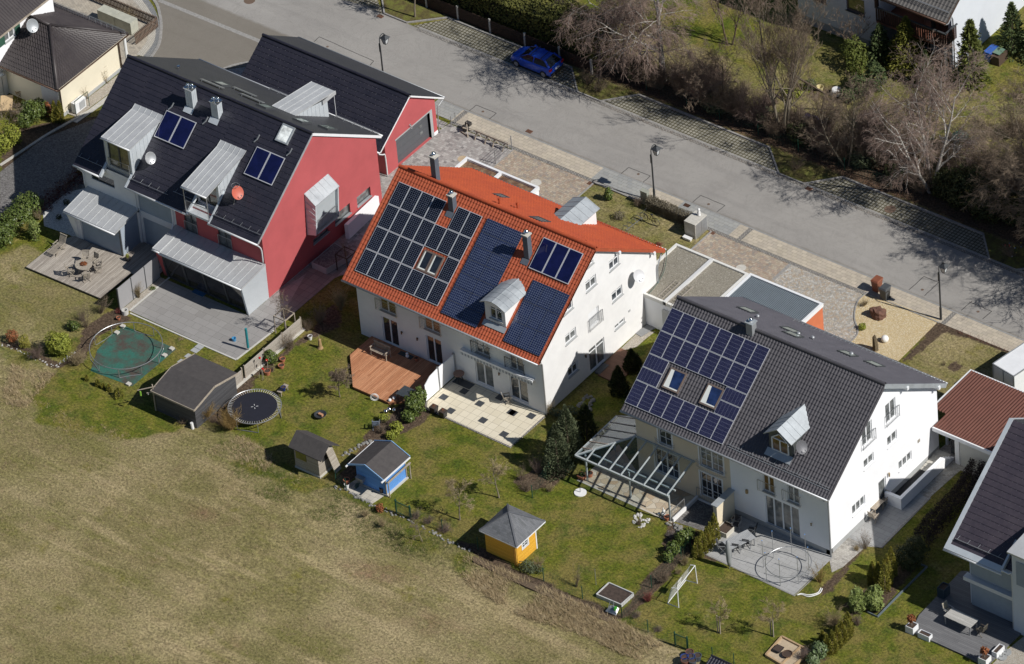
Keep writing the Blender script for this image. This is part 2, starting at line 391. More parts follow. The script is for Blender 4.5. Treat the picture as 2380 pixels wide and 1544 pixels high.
def smooth(pts,n=6):
    pts=[Vector((p[0],p[1],p[2] if len(p)>2 else 0)) for p in pts]; out=[]
    for i in range(len(pts)-1):
        p0=pts[max(0,i-1)];p1=pts[i];p2=pts[i+1];p3=pts[min(len(pts)-1,i+2)]
        for k in range(n):
            t=k/n; out.append(.5*((2*p1)+(p2-p0)*t+(2*p0-5*p1+4*p2-p3)*t*t+(3*p1-p0-3*p2+p3)*t**3))
    return out+[pts[-1]]
# road
k=N('asphalt',.9,0,.3)
f=k.noise(.22,detail=8,rough=.6,dist=.5); ff=k.noise(60,detail=3)
c=k.ramp(f,[(.3,(.265,.252,.235)),(.7,(.325,.31,.288))])
c=k.mix(k.ramp(k.noise(.5,detail=6,stretch=(.25,2.2,1)),[(.5,0),(.7,.4)]),c,(.21,.20,.19))
sepy=k.n('ShaderNodeSeparateXYZ'); k.l(k.pos(),sepy.inputs[0])
c=k.mix(k.ramp(k.noise(2.6,detail=7,rough=.8),[(.66,0),(.74,.55)]),c,(.12,.11,.10)); c=k.mix(k.ramp(k.noise(.35,detail=8,rough=.75,dist=2.),[(.485,0),(.5,.35),(.515,0)]),c,(.15,.14,.13))
ed=k.math('ADD',k.math('MULTIPLY',k.math('SUBTRACT',k.math('ABSOLUTE',k.math('SUBTRACT',sepy.outputs[1],21.1)),2.9),2.),k.math('MULTIPLY',k.noise(.8,detail=6,rough=.7),1.0))
c=k.mix(k.ramp(ed,[(.2,0),(.75,.65)]),c,(.14,.12,.09))
c=k.mix(.45,c,k.ramp(ff,[(.3,.3),(.7,.7)]),'OVERLAY'); k.col(c); k.bump(ff,.3,.01); ASPH=k.m
YN,YF,YB,YS=18.1,24.05,26.15,16.55
far=[(75,YF),(-26,YF),(-29.5,24.0),(-31,24.6),(-36,27.5),(-75,29)]
nearl=PT(10,(0,375))+PT(0,(2080,640),(1900,700))+PT(0,(1390,530),(1480,380),(1500,200),(1440,0))
ncv=smooth(PT(0,(1400,540),(1470,430),(1503,300),(1500,160),(1440,-10),(1250,-160),(900,-330)),5)
slab('road',[(75,YN)]+[(-20.6,YN)]+[(-21.5,16.9),(-33,15.6),(-36.8,11.8)]+[(p.x,p.y) for p in ncv]+[(-60,24),(-75,24)]+far[::-1],ASPH,.012)
seam=MB()
def outline(pts,w=.045,closed=True):
    q=pts+([pts[0]] if closed else [])
    for a,b in zip(q,q[1:]): 
        seg=[Vector((*a,0)).lerp(Vector((*b,0)),t/8) for t in range(9)]
        for s_ in seg[1:-1]: s_.x+=uni(-.015,.015); s_.y+=uni(-.015,.015)
        ribbon(seam,seg,w,.008,.0165)
outline(PT(10,(540,390),(590,345),(1095,570),(1060,610)),closed=False)
outline(PT(10,(1980,1035),(2050,980),(2235,1055),(2165,1115)),closed=False)
outline(PT(21,(1015,75),(1085,15),(1285,95),(1220,155)),closed=False)
outline(PT(21,(1680,340),(1755,275),(1980,370),(1905,430)),closed=False)
outline(PT(31,(1310,1155),(1450,1030),(1585,1085),(1455,1210)),closed=False)
outline(PT(31,(1795,1345),(1900,1255)),closed=False);outline(PT(31,(1870,1265),(2080,1355),(1995,1425)),closed=False)
struct('road_seam',seam,plain('tar',(.035,.033,.032),.6))
# far side: grass pavers, islands, kerbs
GP=pavers('grass_pavers',[(.20,.19,.16),(.28,.265,.22),(.235,.225,.19)],.27,.27,.30,(.07,.062,.03),0,0,var=.6,lichen=1.)
slab('parking_lane',[(-27.5,YF+.02),(75,YF+.02),(75,YB-.12),(-25.8,YB-.12)],GP,.02)
slab('parking_lane_end',PT(10,(790,0),(1130,0),(1175,135),(1160,150))+[(-31,24.4)],GP,.021)
kerb=MB(); 
ISL=[(-32.2,-30.2,-28.1,-25.9),(-14.6,-12.45,-10.4,-8.5),(3.0,5.35,7.5,9.4),(21.3,23.25,25.5,27.6),(39.3,41.3,43.5,45.5)]
GRN=plain('granite_kerb',(.28,.27,.255),.85,0,.25,6,.4,40)
isl=MB(); LAWN=bpy.data.materials['grass_ground']
K=N('verge_grass',.95,0,.2)
cc=K.ramp(K.noise(1.6,detail=8,rough=.75),[(.3,(.05,.04,.022)),(.48,(.11,.095,.035)),(.6,(.14,.15,.035)),(.78,(.25,.21,.11))])
cc=K.mix(.8,cc,K.ramp(K.noise(18,detail=5,rough=.8),[(.25,.2),(.75,.8)]),'OVERLAY'); K.col(cc);K.bump(K.noise(18,detail=5),.7,.05); VERGE=K.m
for a,b,c_,d in ISL:
    isl.prism([(b+.06,YF+.06),(c_-.06,YF+.06),(d,YB),(a,YB)],-.05,.07)
    ribbon(kerb,[(a,YB),(b,YF),(c_,YF),(d,YB)],.12,-.05,.11)
xs=[-75]+[v for i in ISL for v in (i[0],i[3])]+[75]
for a,b in zip(xs[2::2],xs[3::2]): kerb.box(a,b,YB-.12,YB+.02,-.05,.13)
struct('verge',isl,VERGE)
xs=[-27]+[v for i in ISL[1:] for v in (i[1],i[2])]+[75]
for a,b in zip(xs[0::2],xs[1::2]): kerb.box(a+.02,b-.02,YF-.02,YF+.15,-.05,.035)
struct('kerb',kerb,GRN)
COB=pavers('cobble_row',[(.22,.21,.20),(.36,.34,.31),(.29,.27,.25)],.13,.13,.3,(.06,.055,.045),0,.5)
slab('gutter',[(-27,YF-.33),(75,YF-.33),(75,YF-.02),(-27,YF-.02)],COB,.017)
# near side: sidewalk
SW=pavers('sidewalk_pavers',[(.42,.37,.29),(.49,.43,.34),(.39,.345,.28),(.46,.40,.32)],.42,.30,.06,(.20,.18,.15),0,.5)
SWG=pavers('sidewalk_grey',[(.27,.275,.27),(.33,.33,.31),(.30,.30,.29)],.42,.30,.06,(.18,.17,.15),0,.5)
prevx=-20.5
for xa,m in ((-18.2,SWG),(-5.6,SW),(-1.4,SWG),(1.5,SW),(6.4,SWG),(75,SW)):
    slab('sidewalk',[(prevx,YS),(xa,YS),(xa,YN-.1),(prevx,YN-.1)],m,.03); prevx=xa
slab('sidewalk_kerb',[(-20.5,YN-.1),(75,YN-.1),(75,YN+.02),(-20.5,YN+.02)],plain('kerb_strip',(.26,.26,.255),.85,0,.15,5),.034)
cw=MB()
for x in (-17.9,7.3): cw.box(x-.18,x+.18,YS+.01,YN-.12,-.05,.035)
cw.box(24.35,24.7,YS+.01,YN-.12,-.05,.035)
struct('cobble_strip',cw,COB)
slab('cobble_border',[(-18.1,YS-.28),(21,YS-.28),(21,YS-.01),(-18.1,YS-.01)],COB,.032)
# driveways
GM=pavers('grey_mix_pavers',[(.19,.175,.17),(.36,.34,.32),(.25,.225,.215),(.43,.41,.385),(.30,.275,.26)],.34,.2,.05,(.15,.14,.13),0,.37,squash=.62,sqf=2)
RS=pavers('rose_pavers',[(.30,.225,.17),(.40,.335,.25),(.27,.24,.21),(.37,.28,.215),(.44,.385,.30)],.24,.17,.08,(.15,.13,.10),0,.43,squash=.7,sqf=3)
xb=-12.3
slab('driveway',[(-19.4,4.5),(-17.9,4.5),(-17.9,-6.5),(-16,-6.5),(-13.9,-1.5),(-9.9,4.4),(xb,9.8),(xb,16.2),(-18.1,16.2)],GM,.02)
slab('driveway_sand',[(xb+.02,9.8),(-9.9,4.4),(-9.3,4.0),(-5.2,7.5),(-5.2,16.25),(xb+.02,16.25)],RS,.021)
slab('driveway_rose',[(5.2,16.25)]+[(5.2,11.3),(12.0,11.3),(12.0,16.25)],RS,.021)
ckb=MB().box(-5.2,-5.08,7.5,16.25,-.05,.06); ckb.box(5.08,5.2,11,16.25,-.05,.06); ckb.box(-12.4,-12.28,11.5,16.25,-.05,.03)
ckb.box(-5.1,3.9,16.22,16.34,-.05,.1)
CB=voro('cobbles',[(.28,.27,.25),(.45,.41,.34),(.38,.30,.22),(.52,.50,.46),(.33,.31,.28)],7.5,.05,(.13,.12,.10))
cur=smooth(PT(31,(930,1180),(850,1240),(812,1330),(805,1430),(835,1560))+PT(32,(740,120)),5)
slab('driveway_cobbles',[(12.0,16.25),(12.0,10.5),(18.6,6.)]+[(cur[-1].x,cur[-1].y-3)]+[(p.x,p.y) for p in cur[::-1] if p.y<16.1]+[(18.0,16.25)],CB,.022)
ribbon(ckb,cur,.1,-.05,.07); ribbon(ckb,PT(31,(225,900),(50,1060)),.25,-.05,.03); ribbon(ckb,[(18.3,16.5),(24.2,16.5)],.09,-.05,.07)
struct('edging',ckb,GRN)
gv=voro('yellow_gravel',[(.55,.42,.22),(.42,.32,.18),(.66,.56,.37),(.50,.36,.16),(.74,.69,.55)],24,.04,(.24,.17,.09))
slab('gravel_bed',[(p.x,p.y) for p in cur]+PT(32,(640,70),(1210,275))+PT(31,(1590,1440)),gv,.035)
# cul de sac and the paved corner, top left
TL=pavers('sand_pavers',[(.36,.32,.26),(.43,.385,.315),(.30,.27,.225)],.27,.19,.06,(.22,.19,.15),.5,.5)
inner=smooth(PT(0,(1290,510),(1365,400),(1385,280),(1350,150),(1240,0),(1000,-200),(700,-350)),5)
slab('paved_corner',[(p.x,p.y) for p in inner]+[(-62,20),(-60,8),(-44,9)]+PT(0,(1100,640)),TL,.02)
t=MB();ribbon(t,[(p.x,p.y) for p in smooth(PT(0,(1300,520),(1392,400),(1412,280),(1380,150),(1275,0),(1040,-200)),5)],.55,-.05,.028); struct('cobble_band_pale',t,pavers('pale_cobbles',[(.45,.43,.38),(.54,.51,.45)],.12,.12,.25,(.25,.23,.19),.5,.5))
t=MB();ribbon(t,[(p.x,p.y) for p in smooth(PT(0,(1360,530),(1440,400),(1457,280),(1435,150),(1345,0),(1110,-200)),5)],.45,-.05,.026); struct('cobble_band_dark',t,pavers('blue_cobbles',[(.20,.21,.22),(.28,.28,.28)],.11,.11,.25,(.12,.12,.11),.5,.5))
t=MB();ribbon(t,[(p.x,p.y) for p in smooth(PT(0,(1400,540),(1475,420),(1497,290),(1490,160),(1430,0),(1200,-200)),5)],.22,-.05,.04)
ribbon(t,PT(0,(1480,5),(2390,375))+PT(10,(60,400)),.35,-.05,.0175)
ribbon(t,[(p.x,p.y) for p in smooth(PT(0,(2080,640),(2200,600),(2390,568))+PT(10,(30,560)),4)],.2,-.05,.03)
struct('cobble_edge',t,GRN)
slab('rear_yard',[(-33.5,7.3),(-37,11.5),(-33.3,15.2),(-21,16.2),(-18.2,16.2),(-18.2,15.5),(-31,15.4),(-31.3,9),(-18,8.6),(-18,6.8),(-33,6.6)],GM,.018)
# side path left of the red house
SG=voro('pebbles',[(.30,.27,.22),(.42,.39,.34),(.36,.31,.25),(.50,.47,.42)],16,.05,(.16,.14,.11))
DP=voro('dark_pebbles',[(.10,.095,.09),(.17,.16,.155),(.24,.23,.22)],11,.06,(.05,.045,.045))
slab('gravel_strip',[(-42.3,2.4),(-41.5,2.4),(-41.2,8.4),(-42.2,8.4)],SG,.03)
slab('side_path',[(-41.4,1.9),(-41.05,1.9),(-40.6,8.5),(-41.1,8.5)],plain('concrete_strip',(.42,.41,.39),.9,0,.15,4),.05)
t=MB(); ribbon(t,[(p.x,p.y) for p in smooth(PT(0,(1000,935),(700,1110),(450,1250),(250,1380),(0,1543)),4)],.18,-.05,.09); struct('garden_kerb',t,plain('concrete_kerb',(.45,.43,.39),.9,0,.2,5))
slab('gravel_yard',PT(1,(0,60),(400,-250))+PT(0,(900,1100),(1000,960),(850,1500))+PT(1,(700,60),(830,130),(800,200),(600,420),(330,470),(40,420),(0,480)),DP,.02)
slab('white_gravel',PT(1,(640,240),(800,210),(600,420),(740,690),(640,640),(410,560),(400,440),(520,330)),voro('white_pebbles',[(.42,.42,.41),(.60,.60,.58),(.72,.71,.68)],14,.05,(.2,.2,.19)),.025)
# terraces
SL=pavers('slate_slabs',[(.245,.235,.225),(.285,.275,.265),(.26,.25,.24)],1.15,.58,.025,(.11,.105,.10),0,.34,squash=.55,sqf=2,lichen=.15,var=.15)
slab('patio_grey',PX(T(1,1215,1355),T(1,1560,1065),T(1,2310,1395),T(11,125,1235),T(11,470,1000),T(12,150,0))+PT(2,(2195,255)),SL,.03)
t=MB()
for a,b in ((T(1,1210,1372),T(2,2195,262)),(T(2,2200,258),T(12,165,-10)),(T(1,1205,1350),T(1,1575,1040))):
    ribbon(t,[g(a)[:2],g(b)[:2]],.12,-.05,.05)
struct('patio_edging',t,plain('pale_stone',(.50,.49,.46),.85,0,.1,4))
k=N('cream_tiles',.6)
CT=pavers('cream_tiles2',[(.62,.56,.43),(.68,.62,.49),(.65,.59,.46)],.6,.6,.035,(.30,.26,.20),0,0,lichen=.1,var=.1,moff=(.1,0))
slab('patio_cream',[(-.35,-9.1),(.05,-9.62),(7.3,-9.7),(7.3,-5.8),(-.35,-5.8)],CT,.03)
dk=MB()
for x,y in PT(12,(1745,610),(1935,555),(2080,670),(1810,737),(2110,825),(2305,955),(2375,750),(2270,612))+PT(22,(10,757),(178,785)):
    dk.box(x-.27,x+.27,y-.27,y+.27,.0,.0345)
dk.box(-.2,1.3,-6.5,-5.85,.0,.036)
struct('dark_tiles',dk,plain('slate_dark',(.055,.06,.068),.5,0,.2,6))
t=MB(); ribbon(t,[(-.4,-9.05),(.05,-9.68),(7.38,-9.78),(7.38,-6.0)],.14,-.05,.04); struct('patio_cream_edge',t,COB)
FS=voro('flagstones',[(.42,.33,.22),(.52,.45,.33),(.37,.27,.17),(.47,.41,.32),(.56,.50,.40)],2.1,.045,(.33,.29,.23))
slab('patio_flagstone',[(13.35,-9.95),(21.05,-10.),(21.05,-7.2),(21.3,-7.1),(15.9,-7.1),(13.35,-5.6)],FS,.03)
t=MB();ribbon(t,[(13.2,-10.02),(21.1,-10.07)],.15,-.3,.035); struct('patio_flagstone_edge',t,plain('pale_stone2',(.48,.44,.37),.85,0,.15,4))
PG=pavers('patio_pavers',[(.30,.30,.295),(.36,.36,.355),(.33,.33,.325)],.78,.39,.04,(.17,.165,.16),0,.5,lichen=.25,var=.2)
slab('patio_pale',[(24.2,-11.4),(32.1,-11.55),(32.1,-7.1),(24.2,-7.1)],PG,.03)
t=MB()
ribbon(t,[(24.6,-11.45),(32.18,-11.6),(32.2,-9.0)],.1,-.05,.032); ribbon(t,[(33.0,-5.),(34.25,-4.65),(34.1,1.2)],.1,-.05,.032); struct('sett_edge',t,pavers('setts',[(.13,.13,.13),(.22,.21,.2)],.1,.1,.3,(.35,.34,.31),0,0))
slab('path_right',[(31.8,-7.2),(32.9,-8.4),(33.2,-7.6),(33.3,-5.1),(34.2,-4.65),(34.05,1.3),(34.2,4.6),(36.0,4.6),(36,8),(32,8),(31.8,5.5)],pavers('old_pavers',[(.27,.25,.225),(.36,.34,.31),(.42,.40,.36),(.31,.29,.26)],.22,.14,.07,(.16,.15,.13),0,.5),.025)
slab('patio_side',[(31.85,-5.0),(33.2,-5.0),(34.1,-4.6),(33.95,1.1),(33.2,1.1),(33.1,.5),(31.85,.5)],PG,.031)
slab('gravel_side',PX(T(22,1010,160),T(22,1150,25),T(22,1230,0),T(22,1330,0),T(22,1250,60),T(22,1160,140),T(22,1060,170)),SG,.02)
slab('step_side',PX(T(22,1150,20),T(21,1300,1440),T(21,1400,1470),T(22,1200,50)),plain('step_stone',(.22,.225,.23),.8,0,.1,4),.06)
slab('bark_bed',PX((1100,1292),(1230,1352),(1440,1445),(1430,1452),(1225,1365),(1100,1305)),plain('bark',(.12,.085,.055),.95,0,.5,9,.8,30),-.002,-.2)
slab('gravel_s',PT(33,(2230,1400),(2380,1280),(2374,1543),(2080,1543)),SG,.02)
# ================================================= BUILDING KIT
def Zc(x0,y0,s): return lambda x,y:((x0+x/s)/1.721,(y0+y/s)/1.7215)
Z1=Zc(2700,2000,3.4);Z2=Zc(200,1220,2.6433);Z3=Zc(1850,1300,4.76);Z4=Zc(2300,1650,4.76);Z5=Zc(1880,1060,5.513);Z6=Zc(400,400,5.513);Z7=Zc(700,560,4.54);Z8=Zc(3400,0,5.148);Z9=Zc(250,800,3.9583)
WHITE=plain('white_plaster',(.76,.755,.745),.9,0,.055,.9,.15,60)
WHITE2=plain('bright_plaster',(.84,.845,.86),.9,0,.03,.7,.15,60)
CREAM=plain('cream_plaster',(.70,.61,.45),.9,0,.04,.7,.15,60)
BEIGE=plain('beige_plaster',(.66,.56,.42),.9,0,.04,.7,.15,60)
RED=plain('red_plaster',(.43,.088,.092),.9,0,.09,.5,.15,60)
GREYP=plain('grey_plinth',(.36,.37,.37),.9,0,.08,2)
FRW=plain('white_frame',(.76,.77,.78),.45,0,.03,3)
FRD=plain('anthracite_frame',(.06,.065,.07),.45,0,.1,3)
ZINC=metal_sheet('zinc',(.40,.43,.45),.5,.35,.13)
ZINCL=metal_sheet('zinc_light',(.50,.51,.515),.5,.3,.07)
ZINCW=metal_sheet('zinc_wall',(.56,.60,.63),.5,.25,.06)
STEEL=plain('galvanised_steel',(.42,.43,.44),.4,.7,.1,5)
CHROME=plain('chrome',(.75,.75,.74),.15,1.,.03,5)
GUT=plain('gutter_zinc',(.36,.375,.39),.45,.4,.1,4)
GUTW=plain('gutter_white',(.68,.69,.70),.5,.1,.04,4)
GL=glass(); GLD=glass('dark_glass',(.012,.015,.02)); GLO=glass('amber_glass',(.10,.055,.02),.12); GLC=glass('curtain_glass',(.07,.075,.075),.15,.03)
BLIND=plain('blind_slats',(.30,.345,.40),.45,.2,.06,3)
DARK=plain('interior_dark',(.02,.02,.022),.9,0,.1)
DARKW=plain('dark_wood',(.055,.032,.022),.8,0,.3,6)
WOODW=plain('weathered_wood',(.34,.29,.23),.85,0,.25,5,.3,30)
TIR=N('terracotta_tile',.62,0,.4); _c=TIR.mix(TIR.ramp(TIR.noise(.8,detail=6,rough=.7),[(.35,0),(.7,.8)]),(.40,.088,.035),(.28,.06,.028)); _c=TIR.mix(.5,_c,TIR.ramp(TIR.noise(9,detail=4,rough=.8),[(.3,.3),(.7,.7)]),'OVERLAY'); TIR.col(_c); TIR=TIR.m
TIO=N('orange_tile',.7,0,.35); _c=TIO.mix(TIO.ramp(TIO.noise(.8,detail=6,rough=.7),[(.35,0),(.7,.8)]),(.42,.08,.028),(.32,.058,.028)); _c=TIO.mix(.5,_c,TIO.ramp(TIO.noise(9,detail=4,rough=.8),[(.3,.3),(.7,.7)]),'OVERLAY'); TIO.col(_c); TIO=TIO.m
def tilem(name,c,c2,r=.5,sp=.5):
    k=N(name,r,0,sp); x=k.mix(k.ramp(k.noise(.9,detail=7,rough=.75),[(.35,0),(.68,1)]),c,c2)
    x=k.mix(.45,x,k.ramp(k.noise(11,detail=4,rough=.8),[(.3,.38),(.7,.62)]),'OVERLAY'); k.col(x); return k.m
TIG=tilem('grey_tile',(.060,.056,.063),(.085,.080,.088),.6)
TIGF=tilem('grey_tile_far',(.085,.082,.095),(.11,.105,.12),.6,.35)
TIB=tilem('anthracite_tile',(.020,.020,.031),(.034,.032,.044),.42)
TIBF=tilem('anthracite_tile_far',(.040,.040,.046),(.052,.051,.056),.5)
TIN=tilem('brown_tile',(.038,.031,.032),(.062,.052,.05),.5)
class Plane:
    """roof plane: top edge through (y=yr,z=zr), falling with slope s towards side (-1 = -Y, +1 = +Y)"""
    def __init__(s,yr,zr,sl,side): s.yr,s.zr,s.sl,s.side=yr,zr,sl,side; s.n=Vector((0,sl*side,1)); s.d=zr+sl*side*yr; s.nu=s.n.normalized(); s.dn=Vector((0,side,-sl)).normalized()
    def px(s,p): return pl(p,s.n,s.d)
    def at(s,x,y,h=0): return Vector((x,y,s.zr-s.sl*s.side*(y-s.yr)))+s.nu*h
def tiles(plane,x0,x1,yE,col,row,kind,mask=None,h=.035,step=.028,mb=None,slant=None):
    mb=mb or MB(); L=abs(yE-plane.yr)*math.hypot(1,plane.sl); nr=max(1,round(L/row)); row=L/nr
    nc=max(1,round((x1-x0)/col)); col=(x1-x0)/nc
    prof={'pan':[(0,.0),(.12,.75),(.3,1.),(.5,.8),(.68,.2),(.84,.0)],'wave':[(0,.1),(.2,.9),(.42,.9),(.66,.05)],'flat':[(0,.0),(.97,.0),(.975,-.35)],'plain':[(0,0),(.5,.7)]}[kind]
    O=plane.at(x0,plane.yr)
    us=[];hs=[]
    for c in range(nc):
        for t,hh in prof: us.append((c+t)*col); hs.append(hh*h)
    us.append(x1-x0); hs.append(prof[0][1]*h)
    dn=plane.dn;nu=plane.nu;m=len(us)
    for r in range(nr):
        j=[uni(-.004,.004) for _ in range(nc+1)] if kind=='flat' else None
        sh=(r%2)*.5*col if kind=='flat' else 0
        rows=[]
        for (t,up) in ((r*row,.0),((r+1)*row,step),((r+1)*row,-.02)):
            b=len(mb.v)
            for i,(u,hh) in enumerate(zip(us,hs)):
                e=j[min(nc,i//len(prof))] if j and up else 0
                uu=u+sh if 0<i<m-1 else u
                if uu>x1-x0: uu=x1-x0
                p=O+Vector((uu,0,0))+dn*t+nu*(hh+up+e if up>=0 else up); mb.v.append((p.x,p.y,p.z))
            rows.append(b)
        for i in range(m-1):
            if mask:
                xm=x0+(us[i]+us[i+1])/2; ym=plane.yr+plane.side*(r+.5)*row/math.hypot(1,plane.sl)
                if not mask(xm,ym): continue
            a,b_,c_=rows
            f=[a+i,b_+i,b_+i+1,a+i+1]; f2=[b_+i,c_+i,c_+i+1,b_+i+1]
            if plane.side>0: f=f[::-1];f2=f2[::-1]
            mb.f+=[f,f2]; mb.mi+=[mb.m,mb.m]
    return mb
def roofslab(mb,plane,x0,x1,ya,yb,th=.16,h=0.):
    a=[plane.at(x0,ya,h),plane.at(x1,ya,h),plane.at(x1,yb,h),plane.at(x0,yb,h)]
    return mb.ext(a,-plane.nu*th)
def clip(poly,f):
    out=[];n=len(poly)
    for i in range(n):
        a,b=poly[i],poly[(i+1)%n];fa,fb=f(a),f(b)
        if fa>=0: out.append(a)
        if (fa>=0)!=(fb>=0):
            t=fa/(fa-fb); out.append((a[0]+t*(b[0]-a[0]),a[1]+t*(b[1]-a[1])))
    return out
def wallface(mb,ax,c,out,poly,holes=(),depth=.14):
    """wall polygon (convex, in (a,z)) with real openings and reveals"""
    ar=sum(poly[i][0]*poly[(i+1)%len(poly)][1]-poly[(i+1)%len(poly)][0]*poly[i][1] for i in range(len(poly)))
    if ar<0: poly=poly[::-1]
    P3=(lambda a,z,d=0:(c-out*d,a,z)) if ax=='x' else (lambda a,z,d=0:(a,c-out*d,z))
    flip=(out>0)!=(ax=='x')
    As=sorted({min(p[0] for p in poly),max(p[0] for p in poly),*[h[0] for h in holes],*[h[1] for h in holes]})
    Zs=sorted({min(p[1] for p in poly),max(p[1] for p in poly),*[h[2] for h in holes],*[h[3] for h in holes]})
    for a0,a1 in zip(As,As[1:]):
        for z0,z1 in zip(Zs,Zs[1:]):
            am,zm=(a0+a1)/2,(z0+z1)/2
            if any(h[0]<am<h[1] and h[2]<zm<h[3] for h in holes): continue
            q=[(a0,z0),(a1,z0),(a1,z1),(a0,z1)]
            for i in range(len(poly)):
                p,r=poly[i],poly[(i+1)%len(poly)]
                q=clip(q,lambda t:(r[0]-p[0])*(t[1]-p[1])-(r[1]-p[1])*(t[0]-p[0])+1e-9)
                if len(q)<3: break
            if len(q)>=3:
                f=[P3(*t) for t in q]; mb.quad(*(f[::-1] if flip else f))
    for a0,a1,z0,z1 in holes:
        for s in (((a0,z0),(a1,z0)),((a1,z0),(a1,z1)),((a1,z1),(a0,z1)),((a0,z1),(a0,z0))):
            mb.quad(P3(*s[0]),P3(*s[1]),P3(*s[1],depth),P3(*s[0],depth))
    return mb
def window(parent,ax,c,out,hole,cols=2,trans=0.,grid=0,frame=FRW,gl=None,fw=.07,sill=True,depth=.1,surround=None,label=None,sillmat=None):
    a0,a1,z0,z1=hole; gl=gl or GL
    B=(lambda m,a,b,p,q,d0,d1:m.box(*sorted((c-out*d0,c-out*d1)),a,b,p,q)) if ax=='x' else (lambda m,a,b,p,q,d0,d1:m.box(a,b,*sorted((c-out*d0,c-out*d1)),p,q))
    m=MB();d0,d1=depth-.03,depth+.05
    B(m,a0,a0+fw,z0,z1,d0,d1);B(m,a1-fw,a1,z0,z1,d0,d1);B(m,a0+fw,a1-fw,z0,z0+fw,d0,d1);B(m,a0+fw,a1-fw,z1-fw,z1,d0,d1)
    w=(a1-a0)
    for i in range(1,cols): x=a0+w*i/cols; B(m,x-fw*.75,x+fw*.75,z0+fw,z1-fw,d0,d1)
    if trans:
        zt=z1-(z1-z0)*trans
        for i in range(cols): B(m,a0+w*i/cols+fw,a0+w*(i+1)/cols-fw,zt-.03,zt+.03,d0+.01,d1)
    if grid:
        for i in range(cols):
            xa,xb=a0+w*i/cols,a0+w*(i+1)/cols; B(m,(xa+xb)/2-.018,(xa+xb)/2+.018,z0+fw,z1-fw,d0+.02,d1)
            for k in range(1,grid): z=z0+(z1-z0)*k/grid; B(m,xa+fw,xb-fw,z-.018,z+.018,d0+.024,d1)
    if surround:
        s=surround
        B(m,a0-s,a0,z0-s*.6,z1+s,-.02,.03);B(m,a1,a1+s,z0-s*.6,z1+s,-.02,.03);B(m,a0,a1,z1,z1+s,-.02,.03)
        if z0>.6: B(m,a0,a1,z0-s*.6,z0,-.02,.03)
    f=m.build('window',frame,parent)
    if label: f['label']=label
    g_=MB(); B(g_,a0+fw*.5,a1-fw*.5,z0+fw*.5,z1-fw*.5,depth+.015,depth+.03); g_.build('pane',gl,f)
    if sill:
        s_=MB(); B(s_,a0-.05,a1+.05,z0-.045,z0+.005,-.09,depth-.03); s_.build('sill',sillmat or GREYP,f)
    return f
def rect(ax,c,bl,tr):
    f=gx if ax=='x' else gy; p=f(bl,c);q=f(tr,c); i=1 if ax=='x' else 0
    return (min(p[i],q[i]),max(p[i],q[i]),min(p.z,q.z),max(p.z,q.z))
def rect2(c,bl,br,h):
    p=gy(bl,c);q=gy(br,c); z=(p.z+q.z)/2; return (p.x,q.x,z,z+h)
def railing(parent,ax,c,out,a0,a1,z0,z1,off=.12,n=0,bars=0,mat=None,w=.02,name='railing',posts=True):
    m=MB(); P3=(lambda a,z,d=0:(c+out*d,a,z)) if ax=='x' else (lambda a,z,d=0:(a,c+out*d,z))
    m.bar(P3(a0,z1,off),P3(a1,z1,off),w*1.6)
    if posts:
        for a in (a0,a1): m.bar(P3(a,z0,off),P3(a,z1,off),w*1.7); m.bar(P3(a,z0+.1,0.),P3(a,z0+.1,off),w);m.bar(P3(a,z1-.1,0.),P3(a,z1-.1,off),w)
    for i in range(bars): z=z0+(z1-z0)*(i+.3)/bars; m.bar(P3(a0,z,off),P3(a1,z,off),w*.7)
    if n:
        m.bar(P3(a0,z0+.05,off),P3(a1,z0+.05,off),w)
        for i in range(1,n): a=a0+(a1-a0)*i/n; m.bar(P3(a,z0+.05,off),P3(a,z1,off),w*.6)
    return m.build(name,mat or STEEL,parent)
def chimney(parent,x,y,z0,z1,w,d,mat,capm,pots=1,pr=.1,capw=.06,seams=0,flash=None):
    m=MB().box(x-w/2,x+w/2,y-d/2,y+d/2,z0-.6,z1)
    for i in range(seams):
        xx=x-w/2+w*(i+1)/(seams+1); m.box(xx-.012,xx+.012,y-d/2-.015,y-d/2,z0-.4,z1-.02)
        yy=y-d/2+d*(i+1)/(seams+1); m.box(x+w/2,x+w/2+.015,yy-.012,yy+.012,z0-.4,z1-.02)
    if flash:
        m.quad(*[flash.at(x-w/2-.1,y-d/2-.32,.07),flash.at(x+w/2+.1,y-d/2-.32,.07),flash.at(x+w/2+.1,y-d/2+.02,.1),flash.at(x-w/2-.1,y-d/2+.02,.1)])
    o=m.build('chimney',mat,parent)
    MB().box(x-w/2-capw,x+w/2+capw,y-d/2-capw,y+d/2+capw,z1,z1+.09).build('chimney_cap',capm,o)
    t=MB()
    for i in range(pots):
        px=x+(i-(pots-1)/2)*w*.45; py=y+(0 if pots==1 else (i-(pots-1)/2)*.12)
        t.lathe((px,py),[(pr,z1+.09),(pr,z1+.22),(pr*1.5,z1+.24),(pr*1.5,z1+.27),(pr*.95,z1+.30),(pr*.95,z1+.36),(0,z1+.37)],14)
    t.build('flue',CHROME,o,smooth=True)
    return o
